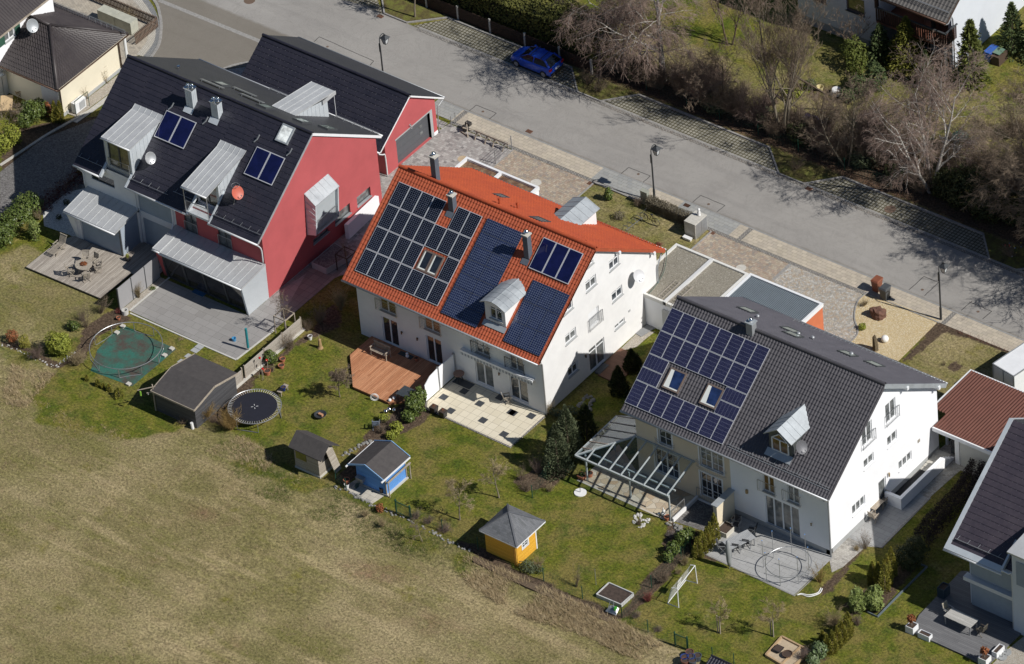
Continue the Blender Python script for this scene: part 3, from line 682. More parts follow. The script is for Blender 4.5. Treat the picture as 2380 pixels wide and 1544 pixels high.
def velux(parent,plane,x0,x1,ya,yb,frame,gl=None,lift=.12,fw=.09,white=0,label=None):
    """roof window between y=ya (upper) and y=yb (lower)"""
    m=MB(); at=plane.at
    def fr(xa,xb,p,q,h0,h1): m.ext([at(xa,p,h1),at(xb,p,h1),at(xb,q,h1),at(xa,q,h1)],-plane.nu*(h1-h0))
    s=1 if yb>ya else -1
    fr(x0,x1,ya,ya+s*fw,0,lift);fr(x0,x1,yb-s*fw,yb,0,lift);fr(x0,x0+fw,ya+s*fw,yb-s*fw,0,lift);fr(x1-fw,x1,ya+s*fw,yb-s*fw,0,lift)
    o=m.build('roof_window',frame,parent)
    if label:o['label']=label
    MB().ext([at(x0+fw,ya+s*fw,lift-.02),at(x1-fw,ya+s*fw,lift-.02),at(x1-fw,yb-s*fw,lift-.02),at(x0+fw,yb-s*fw,lift-.02)],-plane.nu*.02).build('pane',gl or GLD,o)
    if white:
        b=MB(); xa=x0+fw; h=lift-.012; b.quad(at(xa,ya+s*fw,h),at(xa+white*.6,ya+s*fw,h),at(xa+white,yb-s*fw,h),at(xa,yb-s*fw,h)); b.quad(at(xa,yb-s*(fw+.07),h+.002),at(x1-fw,yb-s*(fw+.07),h+.002),at(x1-fw,yb-s*fw,h+.002),at(xa,yb-s*fw,h+.002)); b.build('inner_reveal',plain('reveal_white',(.72,.74,.70),.6,0,.03),o)
    return o
def panel(parent,plane,x0,x1,ya,yb,mat,frame,h=.10,fw=.035,name='solar_panel',rot=False,gap=.012):
    """one module, ya upper edge, yb lower edge"""
    x0+=gap;x1-=gap; s=1 if yb>ya else -1; ya+=s*gap;yb-=s*gap; at=plane.at
    m=MB(); m.ext([at(x0,ya,h),at(x1,ya,h),at(x1,yb,h),at(x0,yb,h)],-plane.nu*.04)
    m.m=1; q=[at(x0+fw,yb-s*fw,h+.004),at(x1-fw,yb-s*fw,h+.004),at(x1-fw,ya+s*fw,h+.004),at(x0+fw,ya+s*fw,h+.004)]
    uv=[(0,0),(1,0),(1,1),(0,1)]
    if rot: uv=[(0,1),(0,0),(1,0),(1,1)]
    if s>0: q=q[::-1];uv=uv[::-1]
    m.quad(*q,uv=uv)
    return m.build(name,[frame,mat],parent)
def dish(parent,c,r,az,el,mat,name='satellite_dish',arm=True,mount=None):
    """shallow bowl looking towards azimuth az, elevation el, centre c"""
    c=Vector(c); d=Vector((math.cos(az)*math.cos(el),math.sin(az)*math.cos(el),math.sin(el))); x=d.cross(Vector((0,0,1))).normalized(); y=x.cross(d)
    m=MB(); n=28; vs=[];rings=[0,.35,.65,.9,1.,1.,.9,.5,.0]
    def ringp(k,back): 
        q=rings[k]; dd=.22*r*(q*q)-(.03 if back else 0); return q*r,dd
    R=[(0,0,0)]
    idx=[]
    for k,(q,b) in enumerate([(.0,0),(.4,0),(.75,0),(.95,0),(1.,0),(1.,.02),(.75,.03),(.4,.03),(.0,.03)]):
        if q==0: idx.append([len(vs)]*n); vs.append(c+d*(0-b)); continue
        idx.append(list(range(len(vs),len(vs)+n)))
        for i in range(n): a=2*PI*i/n; vs.append(c+(x*math.cos(a)+y*math.sin(a)*1.08)*q*r+d*(.22*r*q*q-b))
    fs=[]
    for a,b in zip(idx,idx[1:]):
        for i in range(n):
            f=[];[f.append(t) for t in (a[i],a[(i+1)%n],b[(i+1)%n],b[i]) if t not in f]
            fs.append(f)
    m.add(vs,fs)
    o=m.build(name,mat,parent,smooth=True)
    t=MB(); foc=c+d*r*1.05-y*r*.55; t.bar(c-y*r*.98+d*.1*r,foc,.025); t.tube([foc,foc-(foc-c).normalized()*.13],.035,8)
    if mount is not None: t.tube([c-d*.02,c-d*.14,Vector(mount)],.025,6)
    t.build('dish_arm',STEEL,o)
    return o
def seams(mb,a,b,c_,d,n,h=.03,w=.02,inc=True):
    """standing seams from edge a-b to edge d-c (a,b top left/right; d,c bottom)"""
    a,b,c_,d=map(Vector,(a,b,c_,d)); nn=(b-a).cross(d-a).normalized()
    if nn.z<0: nn=-nn
    for i in range(n+1):
        if not inc and i in(0,n): continue
        t=i/n; p=a.lerp(b,t);q=d.lerp(c_,t); mb.bar(p+nn*h*.5,q+nn*h*.5,w,h)
    return mb
def gutter(parent,x0,x1,y,z,r=.07,mat=None):
    m=MB().tube([(x0,y,z),(x1,y,z)],r,8); return m.build('gutter',mat or GUT,parent,smooth=True)
def snowguard(mb,plane,x0,x1,y,step=.8,h=.16,tubes=2):
    for i in range(tubes): p=h*(i+1)/tubes+.03; mb.tube([plane.at(x0,y,p),plane.at(x1,y,p)],.018,5)
    x=x0+.15
    while x<x1: mb.bar(plane.at(x,y,.02),plane.at(x,y,h+.05),.03); mb.bar(plane.at(x,y,h+.03),plane.at(x,y-plane.side*.25,.03),.02); x+=step
    return mb
def ridge(mb,x0,x1,y,z,r=.12,step=.4):
    n=int((x1-x0)/step); st=(x1-x0)/n
    for i in range(n): mb.tube([(x0+i*st,y,z),(x0+(i+1)*st+.02,y,z+.012)],[r,r*1.015],10,cap=False)
    return mb
def slatwall(mb,ax,c,out,a0,a1,z0,z1,pitch=.08,thick=.03):
    z=z0
    while z<z1-.01:
        if ax=='y': mb.hexa([(a0,c,z),(a1,c,z),(a1,c+out*thick,z),(a0,c+out*thick,z)] if out>0 else [(a0,c-thick,z),(a1,c-thick,z),(a1,c,z+.0),(a0,c,z+.0)],[(a0,c-.004,z+pitch*.82),(a1,c-.004,z+pitch*.82),(a1,c,z+pitch*.82),(a0,c,z+pitch*.82)])
        else: mb.hexa([(c,a0,z),(c+thick,a0,z),(c+thick,a1,z),(c,a1,z)],[(c,a0,z+pitch*.82),(c+.004,a0,z+pitch*.82),(c+.004,a1,z+pitch*.82),(c,a1,z+pitch*.82)])
        z+=pitch
    return mb
def downpipe(parent,pts,r=.05,mat=None): return MB().tube(smooth(pts,3),r,8).build('downpipe',mat or GUT,parent,smooth=True)
# ================================================= MIDDLE HOUSE, orange roof
H=thing('duplex_house','white duplex house with a terracotta roof covered in blue solar panels','house',(-.5,.8,0))
X0,X1,YN_,YF_=-8.7,7.31,-5.75,7.3
pn=Plane(.63,10.22,.735,-1); pf=Plane(.63,10.22,.70,1)
RX0,RX1,YE,YFE=-9.3,7.6,-6.42,8.0
E_=lambda ij,x,y:T(ij,x,y)
holesX=[rect('x',X1,E_(21,908,985),E_(21,990,815)),rect('x',X1,E_(21,690,1180),E_(21,778,1000)),rect('x',X1,E_(21,933,1275),E_(21,1022,1100)),
  rect('x',X1,E_(21,957,1530),E_(21,1045,1405)),rect('x',X1,E_(21,480,1395),E_(21,560,1230)),rect('x',X1,E_(22,500,125),E_(22,592,-50)),
  rect('x',X1,E_(22,527,430),E_(22,608,260)),rect('x',X1,E_(21,700,950),E_(21,755,870))]
door=rect('x',X1,E_(22,727,330),E_(22,855,45)); door=(door[0],door[1],.1,door[3]); shut=rect('x',X1,E_(21,720,1530),E_(21,803,1295))
bas=rect('x',X1,E_(22,435,735),E_(22,600,570)); bas=(bas[0],bas[1],max(.02,bas[2]),bas[3])
hX=holesX+[door,shut,bas]
hN=[rect2(YN_,T(11,1158,1335),T(11,1303,1395),1.45),rect2(YN_,T(12,1190,88),T(12,1335,148),2.25),rect2(YN_,T(11,1568,1508),T(12,1715,30),1.45),rect2(YN_,T(12,1600,262),T(12,1742,322),2.25),
    rect2(YN_,Z3(258,505),Z3(512,628),1.5),rect2(YN_,Z3(905,825),Z3(1168,928),1.5),rect2(YN_,Z3(270,1085),Z3(605,1228),2.3),rect2(YN_,Z3(925,1375),Z3(1265,1515),2.3)]
hN=[(a,b,max(.08,z0),min(z1,5.2)) for a,b,z0,z1 in hN]
m=MB(); zt=lambda y:(pn.at(0,y,-.17) if y<.63 else pf.at(0,y,-.17)).z
gp=[(YN_,0),(YF_,0),(YF_,zt(YF_)),(.63,zt(.63)),(YN_,zt(YN_))]
wallface(m,'x',X1,1,gp,hX); wallface(m,'x',X0,-1,gp); wallface(m,'y',YN_,-1,[(X0,0),(X1,0),(X1,zt(YN_)),(X0,zt(YN_))],hN); wallface(m,'y',YF_,1,[(X0,0),(X1,0),(X1,zt(YF_)),(X0,zt(YF_))])
m.build('wall',WHITE,H)
MB().box(X0+.3,X1-.3,YN_+.3,YF_-.3,.02,4.9).build('interior',DARK,H)
for i,h in enumerate(holesX): window(H,'x',X1,1,h,2 if i!=7 else 1,.26,gl=GLC if i%2 else GL)
window(H,'x',X1,1,door,2,.2,sill=False,gl=GLC); window(H,'x',X1,1,bas,3,0,sill=False,gl=GL)
# roller shutter, half down, above the side door
f=window(H,'x',X1,1,shut,1,0,sill=False,gl=FRW); railing(H,'x',X1,1,shut[0]-.1,shut[1]+.25,shut[2]-.05,shut[2]+.95,bars=9)
for i,h in enumerate(hN):
    window(H,'y',YN_,-1,h,2,.2 if i in(4,5,6,7) else 0,gl=(GLD,GLD,GLO,GLD,GLC,GLC,GLC,GL)[i] if i!=0 else GLO,sill=i in(0,2,4,5))
    if i in (0,2,4,5): railing(H,'y',YN_,-1,h[0]-.32,h[1]+.12,h[2]-.05,h[2]+.95,bars=7,mat=STEEL if i<4 else FRD,w=.022)
# shutter hinges / wall lamps
m=MB()
for p in (T(12,1505,62),T(12,1360,3),Z3(708,925)): q=gy(p,YN_); m.cyl((q.x,q.y-.1),.05,q.z-.1,q.z+.12,8); m.box(q.x-.03,q.x+.03,q.y-.1,q.y,q.z-.02,q.z+.04)
q=gx(T(22,677,222),X1); m.cyl((q.x+.1,q.y),.06,q.z-.1,q.z+.12,8);m.box(q.x,q.x+.1,q.y-.03,q.y+.03,q.z-.02,q.z+.04)
m.build('wall_lamp',plain('bronze',(.12,.07,.04),.5,.5),H)
q=gx(T(21,1090,1347),X1); MB().box(X1,X1+.03,q.y-.1,q.y+.1,q.z-.08,q.z+.08).build('vent_grille',GREYP,H)
# roof
def mk(x,y): return not(2.45<x<4.05 and -5.25<y<-3.0)
r=MB(); roofslab(r,pn,RX0,RX1,.63,YE+.05,.15); roofslab(r,pf,RX0,RX1,.63,YFE-.05,.15)
roof=r.build('roof',plain('roof_timber',(.55,.50,.42),.8,0,.1),H)
tiles(pn,RX0,RX1,YE,.237,.345,'pan').build('near_tiles',TIR,roof,smooth=False)
tiles(pf,RX0,RX1,YFE,.24,.36,'pan',h=.05,step=.05).build('far_tiles',TIO,roof)
ridge(MB(),RX0,RX1,.63,10.24,.13).build('ridge_tiles',TIO,roof,smooth=True)
for s in (RX0,RX1-.04): v=MB(); v.ext([pn.at(s,.63,.05),pn.at(s,YE,.05),pn.at(s,YE,-.17),pn.at(s,.63,-.17)],(.04,0,0)); v.build('verge_board',TIR,roof)
v=MB()
v.ext([pf.at(RX1-.04,.63,.03),pf.at(RX1-.04,YFE,.03),pf.at(RX1-.04,YFE,-.2),pf.at(RX1-.04,.63,-.2)],(.05,0,0))
v.build('verge_board',[TIR],roof)
gutter(H,RX0,RX1,YE-.07,pn.at(0,YE).z-.03,.075); gutter(H,RX0,RX1,YFE+.07,pf.at(0,YFE).z-.03,.075)
b=MB()
for y in (3.0,6.7): 
    z=pf.at(0,y,-.2).z; b.box(X1,RX1+.12,y-.09,y+.09,z-.24,z-.02)
b.build('purlin',FRW,H)
g_=MB(); snowguard(g_,pf,RX1-8.6,RX1-.2,YFE-.35,.35,.14,2); g_.build('snow_guard',TIR,roof)
downpipe(H,[(7.5,-6.45,4.98),(7.5,-6.2,4.85),(7.45,-5.9,4.6),(7.42,-5.82,4.2),(7.42,-5.82,2),(7.42,-5.82,0)],.05,plain('pipe_grey',(.33,.33,.32),.5,.3))
downpipe(H,[(7.3,8.0,4.9),(7.42,7.4,4.3),(7.42,7.2,3.8),(7.42,7.2,2),(7.42,7.2,0)],.05)
# solar arrays
PVM=cells('pv_mono',6,12,(.0035,.005,.014),(.30,.33,.38),None,.014,.13)
PVP=cells('pv_poly',6,10,(.009,.015,.050),(.27,.32,.42),None,.032)
PVR=cells('pv_poly_rows',10,6,(.016,.017,.047),(.20,.21,.29),None,.02,bus=1)
COLL=plain('collector_glass',(.006,.008,.05),.08,0,.35,1.2,spec=.8)
ALU=plain('aluminium_frame',(.62,.63,.65),.4,.3,.05,4); ALUD=plain('dark_aluminium',(.06,.07,.10),.4,.4,.05,4)
ph=(5.70-.17)/4; pw=1.033
for r_,cc in ((0,(0,1,2,3,5,6)),(1,range(7)),(2,(0,1,2,3,6)),(3,range(7))):
    for c_ in cc: panel(H,pn,-8.68+c_*pw,-8.68+(c_+1)*pw,-.17-ph*r_,-.17-ph*(r_+1),PVM,ALU,.12,.03)
for c_ in range(2):
    for r_ in range(7): panel(H,pn,-1.02+c_*1.54,-1.02+(c_+1)*1.54,-.14-r_*.83,-.14-(r_+1)*.83,PVP,ALUD,.12,.012,rot=True,gap=.008)
for c_ in range(3):
    for r_ in range(3): panel(H,pn,4.37+c_*1.03,4.37+(c_+1)*1.03,-2.28-r_*1.245,-2.28-(r_+1)*1.245,PVP,ALUD,.12,.012,gap=.008)
for c_ in range(3): panel(H,pn,3.62+c_*1.125,3.62+(c_+1)*1.125,.10,-1.80,COLL,ALU,.16,.045,name='solar_collector')
WBR=plain('window_brown',(.16,.12,.10),.6,0,.1)
velux(H,pn,-4.36,-3.54,-3.08,-4.27,WBR,lift=.14,gl=GLD,white=.13);velux(H,pn,-3.5,-2.68,-3.08,-4.27,WBR,lift=.14,gl=GLD,white=.13)
# chimneys
SLT=plain('chimney_slate',(.10,.115,.14),.6,0,.1,6); CON=plain('concrete',(.50,.48,.43),.9,0,.12,6,.3,40)
chimney(H,-6.45,1.05,10.1,11.95,.42,.42,SLT,CON,1,.12); chimney(H,-3.9,-.42,9.3,10.66,.42,.42,SLT,CON,1,.12,flash=pn); chimney(H,3.12,-1.2,8.72,10.75,.42,.42,SLT,CON,1,.13,flash=pn)
v=MB()
for x,y in ((-.48,2.34),(-1.36,1.53)): 
    p=pf.at(x,y); v.cyl((x,y),.06,p.z-.1,p.z+.42,10); v.cyl((x,y),.1,p.z+.42,p.z+.6,10,.09)
p=pf.at(6.1,1.47); v.cyl((6.1,1.47),.05,p.z-.1,p.z+.12,8)
v.build('roof_vent',TIO,roof)
velux(H,pf,1.3,2.4,1.3,2.3,FRD,gl=GL); velux(H,pf,-3.5,-2.7,3.3,4.2,FRD,gl=GL)
# near dormer with a zinc roof
D=MB(); yf=-5.3; xl,xr,xm=2.38,4.1,3.22; za,zm=7.42,7.8
wh=(2.78,3.84,6.24,7.3)
wallface(D,'y',yf,-1,[(xl,5.75),(xr,5.75),(xr,za),(xm,zm),(xl,za)],[wh],.08)
yb=pn.yr-(pn.zr-za)/pn.sl
for x,s in ((xl,-1),(xr,1)):
    q=[(x,yf,5.75),(x,yf,za),(x,yb,za)]; D.quad(*(q if s<0 else q[::-1]))
dm=D.build('dormer',WHITE,H); 
w=window(H,'y',yf,-1,wh,2,.22,gl=GL,depth=.06)
R=MB(); o=.22; ya=yf-.25
def zz(x): t=abs(x-xm)/(xr-xm+o); return zm+.1-.42*t**1.6
xsn=[xl-o,xl+.25,xm-.35,xm,xm+.35,xr-.25,xr+o]
for a,b in zip(xsn,xsn[1:]):
    yA=pn.yr-(pn.zr-zz(a))/pn.sl; yB=pn.yr-(pn.zr-zz(b))/pn.sl
    R.hexa([(a,ya,zz(a)-.04),(b,ya,zz(b)-.04),(b,yB+.1,zz(b)-.04),(a,yA+.1,zz(a)-.04)],[(a,ya,zz(a)),(b,ya,zz(b)),(b,yB+.12,zz(b)),(a,yA+.12,zz(a))])
    for k in range(5):
        y=ya+.55*k; 
        if y<min(yA,yB): R.bar((a,y,zz(a)+.012),(b,y,zz(b)+.012),.025,.02)
R.bar((xm,ya,zm+.115),(xm,pn.yr-(pn.zr-zm-.1)/pn.sl,zm+.115),.03,.03)
R.build('dormer_roof',ZINC,dm)
MB().ext([pn.at(xl-.1,yf,.09),pn.at(xr+.1,yf,.09),pn.at(xr+.1,yf-.33,.09),pn.at(xl-.1,yf-.33,.09)],-pn.nu*.03).build('flashing',ZINC,dm)
# far dormer
D=MB(); xl,xr,yf,za,zm=.75,2.62,6.9,7.25,7.65; xm=(xl+xr)/2
yb=pf.yr+(pf.zr-za)/pf.sl
D.quad((xr,yf,5.8),(xr,yf,za),(xr,yb,za)); D.quad((xl,yf,5.8),(xl,yb,za),(xl,yf,za)); D.quad((xl,yf,5.8),(xr,yf,5.8),(xr,yf,za),(xm,yf,zm),(xl,yf,za))
dm=D.build('dormer',WHITE,H); R=MB()
for a,b,z0,z1 in ((xl-.22,xm,za,zm+.13),(xm,xr+.22,zm+.13,za)):
    yA=pf.yr+(pf.zr-z0)/pf.sl;yB=pf.yr+(pf.zr-z1)/pf.sl
    R.hexa([(a,yA-.1,z0),(b,yB-.1,z1),(b,yf+.2,z1),(a,yf+.2,z0)],[(a,yA-.1,z0+.05),(b,yB-.1,z1+.05),(b,yf+.2,z1+.05),(a,yf+.2,z0+.05)])
    for k in range(6): 
        y=yf+.15-.6*k
        if y>max(yA,yB)-.3: R.bar((a,y,z0+.06),(b,y,z1+.06),.03,.03)
R.build('dormer_roof',ZINC,dm)
# satellite dish on the gable
q=gx(T(21,1175,1025),X1+.55); dish(H,q,.44,math.radians(-12),math.radians(32),plain('dish_pale',(.62,.62,.63),.5,.2,.05),mount=(X1,q.y+.45,q.z-.45))
# awning
a=gy(T(12,1905,180),YN_-.2);b_=gy(Z3(1345,1090),YN_-.2); z=2.72
aw=MB().box(a.x,b_.x,YN_-.32,YN_-.02,z,z+.16).build('awning',FRW,H)
st=MB();n=46
for i in range(n):
    st.m=i%2; x=a.x+(b_.x-a.x)*i/n; st.box(x,x+(b_.x-a.x)/n,YN_-.315,YN_-.305,z-.2-(.03 if i%2 else 0),z)
st.build('valance',[plain('valance_white',(.6,.6,.6),.9),plain('valance_grey',(.30,.31,.33),.9)],aw)
# ================================================= RIGHT HOUSE, grey roof
Zr1=Zc(3060,1780,3.677);Zr2=Zc(2560,1640,3.677)
H=thing('duplex_house','beige and white duplex house with a dark grey roof, half covered in solar panels','house',(23.8,-.7,0))
X0,X1,YN_,YF_=16.2,31.85,-7.1,5.5; YR=-.78
pn=Plane(YR,10.42,.73,-1); pf=Plane(YR,10.42,.70,1)
RX0,RX1,YE,YFE=15.45,32.3,-7.6,6.05
def hx(bl,tr): return rect('x',X1,bl,tr)
hX=[hx(T(32,1097,870),T(32,1182,600)),hx(T(32,878,1085),T(32,962,810)),hx(T(32,1112,1080),T(32,1195,905)),hx(T(32,893,1285),T(32,980,1115)),
    hx(T(32,1217,1300),T(32,1333,1100)),hx(Zr1(1287,1055),Zr1(1468,730))]
door=hx(Zr1(1680,830),Zr1(1775,460)); door=(door[0],door[1],.12,door[3])
hX.append(door)
hN=[rect2(YN_,Zr2(245,510),Zr2(490,575),1.35),rect2(YN_,Zr2(850,820),Zr2(1250,985),1.9),rect2(YN_,Zr2(200,850),Zr2(600,1120),2.2),rect2(YN_,Zr2(870,1270),Zr2(1240,1400),2.2),
    rect2(YN_,Zr2(1815,1190),Zr2(1980,1250),1.5),rect2(YN_,Zr2(2175,1340),Zr2(2345,1400),1.5),rect2(YN_,Z1(1240,325),Z1(1705,520),2.5)]
hN=[(a+.22,b-.1,max(.15,z0+.1),min(z1,5.35)) if i<4 else (a,b,max(.15,z0),min(z1,5.35)) for i,(a,b,z0,z1) in enumerate(hN)]
zt=lambda y:(pn.at(0,y,-.17) if y<YR else pf.at(0,y,-.17)).z
XM=23.95
m=MB(); gp=[(YN_,.45),(YF_,.45),(YF_,zt(YF_)),(YR,zt(YR)),(YN_,zt(YN_))]
wallface(m,'x',X1,1,gp,[h for h in hX if h is not door]+[(door[0],door[1],.45,door[3])]); wallface(m,'y',YN_,-1,[(XM,.45),(X1,.45),(X1,zt(YN_)),(XM,zt(YN_))],hN[4:]); wallface(m,'y',YF_,1,[(X0,0),(X1,0),(X1,zt(YF_)),(X0,zt(YF_))])
m.build('wall',WHITE2,H)
m=MB(); wallface(m,'y',YN_,-1,[(X0,0),(XM,0),(XM,zt(YN_)),(X0,zt(YN_))],hN[:4]); wallface(m,'x',X0,-1,[(a,0 if z==.45 else z) for a,z in gp]); m.build('wall',BEIGE,H)['label']='beige rendered half of the wall'
pm=MB(); pm.box(X1-.3,X1-.01,YN_+.01,door[0],.0,.45);pm.box(X1-.3,X1-.01,door[1],YF_,0,.45); pm.box(XM,X1-.01,YN_+.01,YN_+.3,0,.45); pm.build('plinth',GREYP,H)
MB().box(X0+.3,X1-.32,YN_+.32,YF_-.3,.02,5.).build('interior',DARK,H)
for i,h in enumerate(hX): window(H,'x',X1,1,h,3 if i in(4,5) else(1 if i==6 else 2),0,gl=GLC,sill=i in(2,3,4,5),sillmat=FRW,fw=.08)
for h in hX[:2]: railing(H,'x',X1,1,h[0]-.1,h[1]+.2,h[2]-.05,h[2]+.9,off=.15,n=9)
for i,h in enumerate(hN):
    if i<4: window(H,'y',YN_,-1,h,1 if i==0 else 2,0,grid=2 if i==0 else(3 if i==1 else 3),gl=GLC if i==1 else GLD,sill=False,surround=.12)
    else: window(H,'y',YN_,-1,h,2 if i<6 else 4,0,gl=GLO if i==4 else GLC,sill=i<6)
for i,h in enumerate(hN):
    if i in(0,1):   # bowed French balcony rails
        m=MB(); a,b=h[0]-.3,h[1]+.3; z=h[2]-.05
        for k,zz_ in enumerate((z,z+.35,z+.5)): m.tube([(a+(b-a)*t/8,YN_-.08-.22*math.sin(PI*t/8),zz_+0) for t in range(9)],.016,5)
        for t in range(1,16): x=a+(b-a)*t/16; m.bar((x,YN_-.08-.22*math.sin(PI*t/16),z),(x,YN_-.08-.22*math.sin(PI*t/16),z+.35),.012)
        m.build('railing',STEEL,H)
    if i==3: railing(H,'y',YN_,-1,h[0]-.3,h[1]+.5,.15,1.05,off=.15,n=16)
    if i in(4,5): railing(H,'y',YN_,-1,h[0]-.35,h[1]+.15,h[2]-.05,h[2]+.9,off=.15,n=10)
MB().box(25.2,25.35,YN_-.13,YN_,2.4,2.7).build('wall_lamp',plain('brass',(.35,.25,.12),.5,.3),H)
q=gy(Z1(1865,320),YN_); MB().lathe((q.x,YN_-.12),[(0,q.z-.15),(.06,q.z-.1),(.03,q.z),(.07,q.z+.05),(0,q.z+.14)],10).build('wall_lamp',plain('brass',(.35,.25,.12),.5,.3),H)
q=gx(T(32,1113,1323),X1); MB().lathe((q.x+.12,q.y),[(.05,q.z-.15),(.06,q.z+.15),(0,q.z+.15)],10).build('wall_lamp',plain('brass',(.35,.25,.12),.5,.3),H)
q=gx(T(32,1400,1013),X1); MB().box(X1,X1+.03,q.y-.12,q.y+.12,q.z-.12,q.z+.12).build('vent_grille',plain('grille',(.3,.27,.22),.6),H)
r=MB(); roofslab(r,pn,RX0,RX1,YR,YE+.05,.16); roofslab(r,pf,RX0,RX1,YR,YFE-.05,.16); roof=r.build('roof',FRW,H)
tiles(pn,RX0,RX1,YE,.235,.335,'pan',h=.04).build('near_tiles',TIG,roof)
tiles(pf,RX0,RX1,YFE,.24,.34,'pan',h=.045,step=.04).build('far_tiles',TIGF,roof)
ridge(MB(),RX0,RX1,YR,10.45,.13).build('ridge_tiles',TIG,roof,smooth=True)
v=MB();v.ext([pn.at(RX1-.02,YR,.05),pn.at(RX1-.02,YE,.05),pn.at(RX1-.02,YE,-.18),pn.at(RX1-.02,YR,-.18)],(.04,0,0)); v.build('verge_board',TIG,roof)
v=MB();v.ext([pf.at(RX1-.02,YR,.03),pf.at(RX1-.02,YFE,.03),pf.at(RX1-.02,YFE,-.28),pf.at(RX1-.02,YR,-.28)],(.05,0,0)); v.build('verge_sheet',ZINC,roof)
gutter(H,RX0,RX1,YE-.07,pn.at(0,YE).z-.04,.08); gutter(H,RX0,RX1,YFE+.07,pf.at(0,YFE).z-.04,.08)
for y in (1.6,5.1):
    z=pf.at(0,y,-.2).z; MB().box(X1,RX1+.1,y-.1,y+.1,z-.28,z-.02).build('purlin',FRW,H)
s=MB(); snowguard(s,pn,23.9,32.1,-7.0,.9,.12,1); s.tube([pn.at(23.9,-7.12,.05),pn.at(32.1,-7.12,.05)],.03,5); s.build('snow_guard',GUT,roof)
s=MB(); snowguard(s,pf,20,32.1,5.75,.35,.14,2); s.build('snow_guard',GUT,roof)
downpipe(H,[(32.0,-7.7,5.3),(32.05,-7.3,5.0),(31.98,-7.18,4.6),(31.98,-7.18,2),(31.98,-7.18,0)],.055)
for i in range(8):
    for ya,yb in ((-1.42,-2.8),(-2.8,-4.18),(-5.77,-7.15)): panel(H,pn,15.5+i*1.006,15.5+(i+1)*1.006,ya,yb,PVR,ALU,.13,.024,gap=.01)
for x0,x1 in ((15.5,17.17),(21.88,23.55)):
    for ya,yb in ((-4.18,-4.975),(-4.975,-5.77)): panel(H,pn,x0,x1,ya,yb,PVR,ALU,.13,.024,rot=True,gap=.01)
VW=glass('skylight_glass',(.01,.02,.06),.05)
velux(H,pn,17.5,18.8,-4.4,-5.6,WBR,VW,lift=.16,white=.42); velux(H,pn,20.55,21.85,-4.4,-5.6,WBR,VW,lift=.16,white=.42)
VP=glass('pale_skylight',(.16,.19,.17),.1)
for x,y in ((17.6,2.7),(22.4,1.3),(26.1,2.3),(28.1,2.5),(21.5,2.2)): velux(H,pf,x,x+1.15,y,y+.9,FRD,VP,lift=.14)
chimney(H,21.65,-.95,10.1,11.1,.5,.5,GUT,ZINC,1,.12,flash=None)
for p in (T(21,2285,1420),T(32,285,38),T(32,417,75),T(32,778,225)):
    q=pf.px(p); m=MB(); m.cyl((q.x,q.y),.05,q.z-.1,q.z+.2,10); m.lathe((q.x,q.y),[(.13,q.z+.18),(.13,q.z+.26),(.08,q.z+.32),(0,q.z+.33)],12); m.build('roof_vent',GUT,roof)
# gabled dormer
yf=-6.27; xl,xr,xm=26.72,28.56,27.64; za,zm=7.75,8.4
D=MB(); yb=pn.yr-(pn.zr-za)/pn.sl
wh=(27.0,28.3,6.52,7.5)
wallface(D,'y',yf,-1,[(xl,6.2),(xr,6.2),(xr,za),(xm,zm),(xl,za)],[],.08)
for x,s in ((xl,-1),(xr,1)):
    q=[(x,yf,6.2),(x,yf,za),(x,yb,za)]; D.quad(*(q if s<0 else q[::-1]))
for k in range(6): y=yf+.35*(k+1); z=pn.at(0,y).z; D.bar((xr+.01,y,z),(xr+.01,y,za),.02)
dm=D.build('dormer',plain('dormer_sheet',(.11,.12,.12),.5,.3,.1),H)
f=MB(); a,b,z0,z1=27.0,28.3,6.5,7.5; y0=yf-.05
for p,q in (((a,z0),(b,z0)),((a,z0),(a,z1)),((b,z0),(b,z1)),(((a+b)/2,z0),((a+b)/2,z1)),((a,z1),(b,z1)),((a,z1),(xm,z1+.5)),((b,z1),(xm,z1+.5))): f.bar((p[0],y0,p[1]),(q[0],y0,q[1]),.09,.06)
w=f.build('window',FRW,H); MB().ext([(a,yf-.03,z0),(b,yf-.03,z0),(b,yf-.03,z1),(xm,yf-.03,z1+.45),(a,yf-.03,z1)],(0,.02,0)).build('pane',GLO,w)
R=MB(); ya=yf-.3
for x0_,x1_,za_,zb_ in ((xl-.2,xm,za-.05,zm+.1),(xm,xr+.2,zm+.1,za-.05)):
    yA=pn.yr-(pn.zr-za_)/pn.sl+.05;yB=pn.yr-(pn.zr-zb_)/pn.sl+.05
    R.hexa([(x0_,ya,za_),(x1_,ya,zb_),(x1_,yB,zb_),(x0_,yA,za_)],[(x0_,ya,za_+.05),(x1_,ya,zb_+.05),(x1_,yB,zb_+.05),(x0_,yA,za_+.05)])
    for k in range(6):
        y=ya+.55*k
        if y<min(yA,yB): R.bar((x0_,y,za_+.065),(x1_,y,zb_+.065),.03,.03)
R.build('dormer_roof',ZINC,dm)
MB().ext([pn.at(xl-.1,yf,.1),pn.at(xr+.1,yf,.1),pn.at(xr+.1,yf-.45,.1),pn.at(xl-.1,yf-.45,.1)],-pn.nu*.03).build('flashing',ZINC,dm)
q=gy(T(32,370,1035),-6.35); dish(H,(29.35,-6.3,7.65),.43,math.radians(-15),math.radians(30),plain('dish_grey',(.13,.13,.14),.5,.2,.05),mount=(29.33,-5.96,6.7))
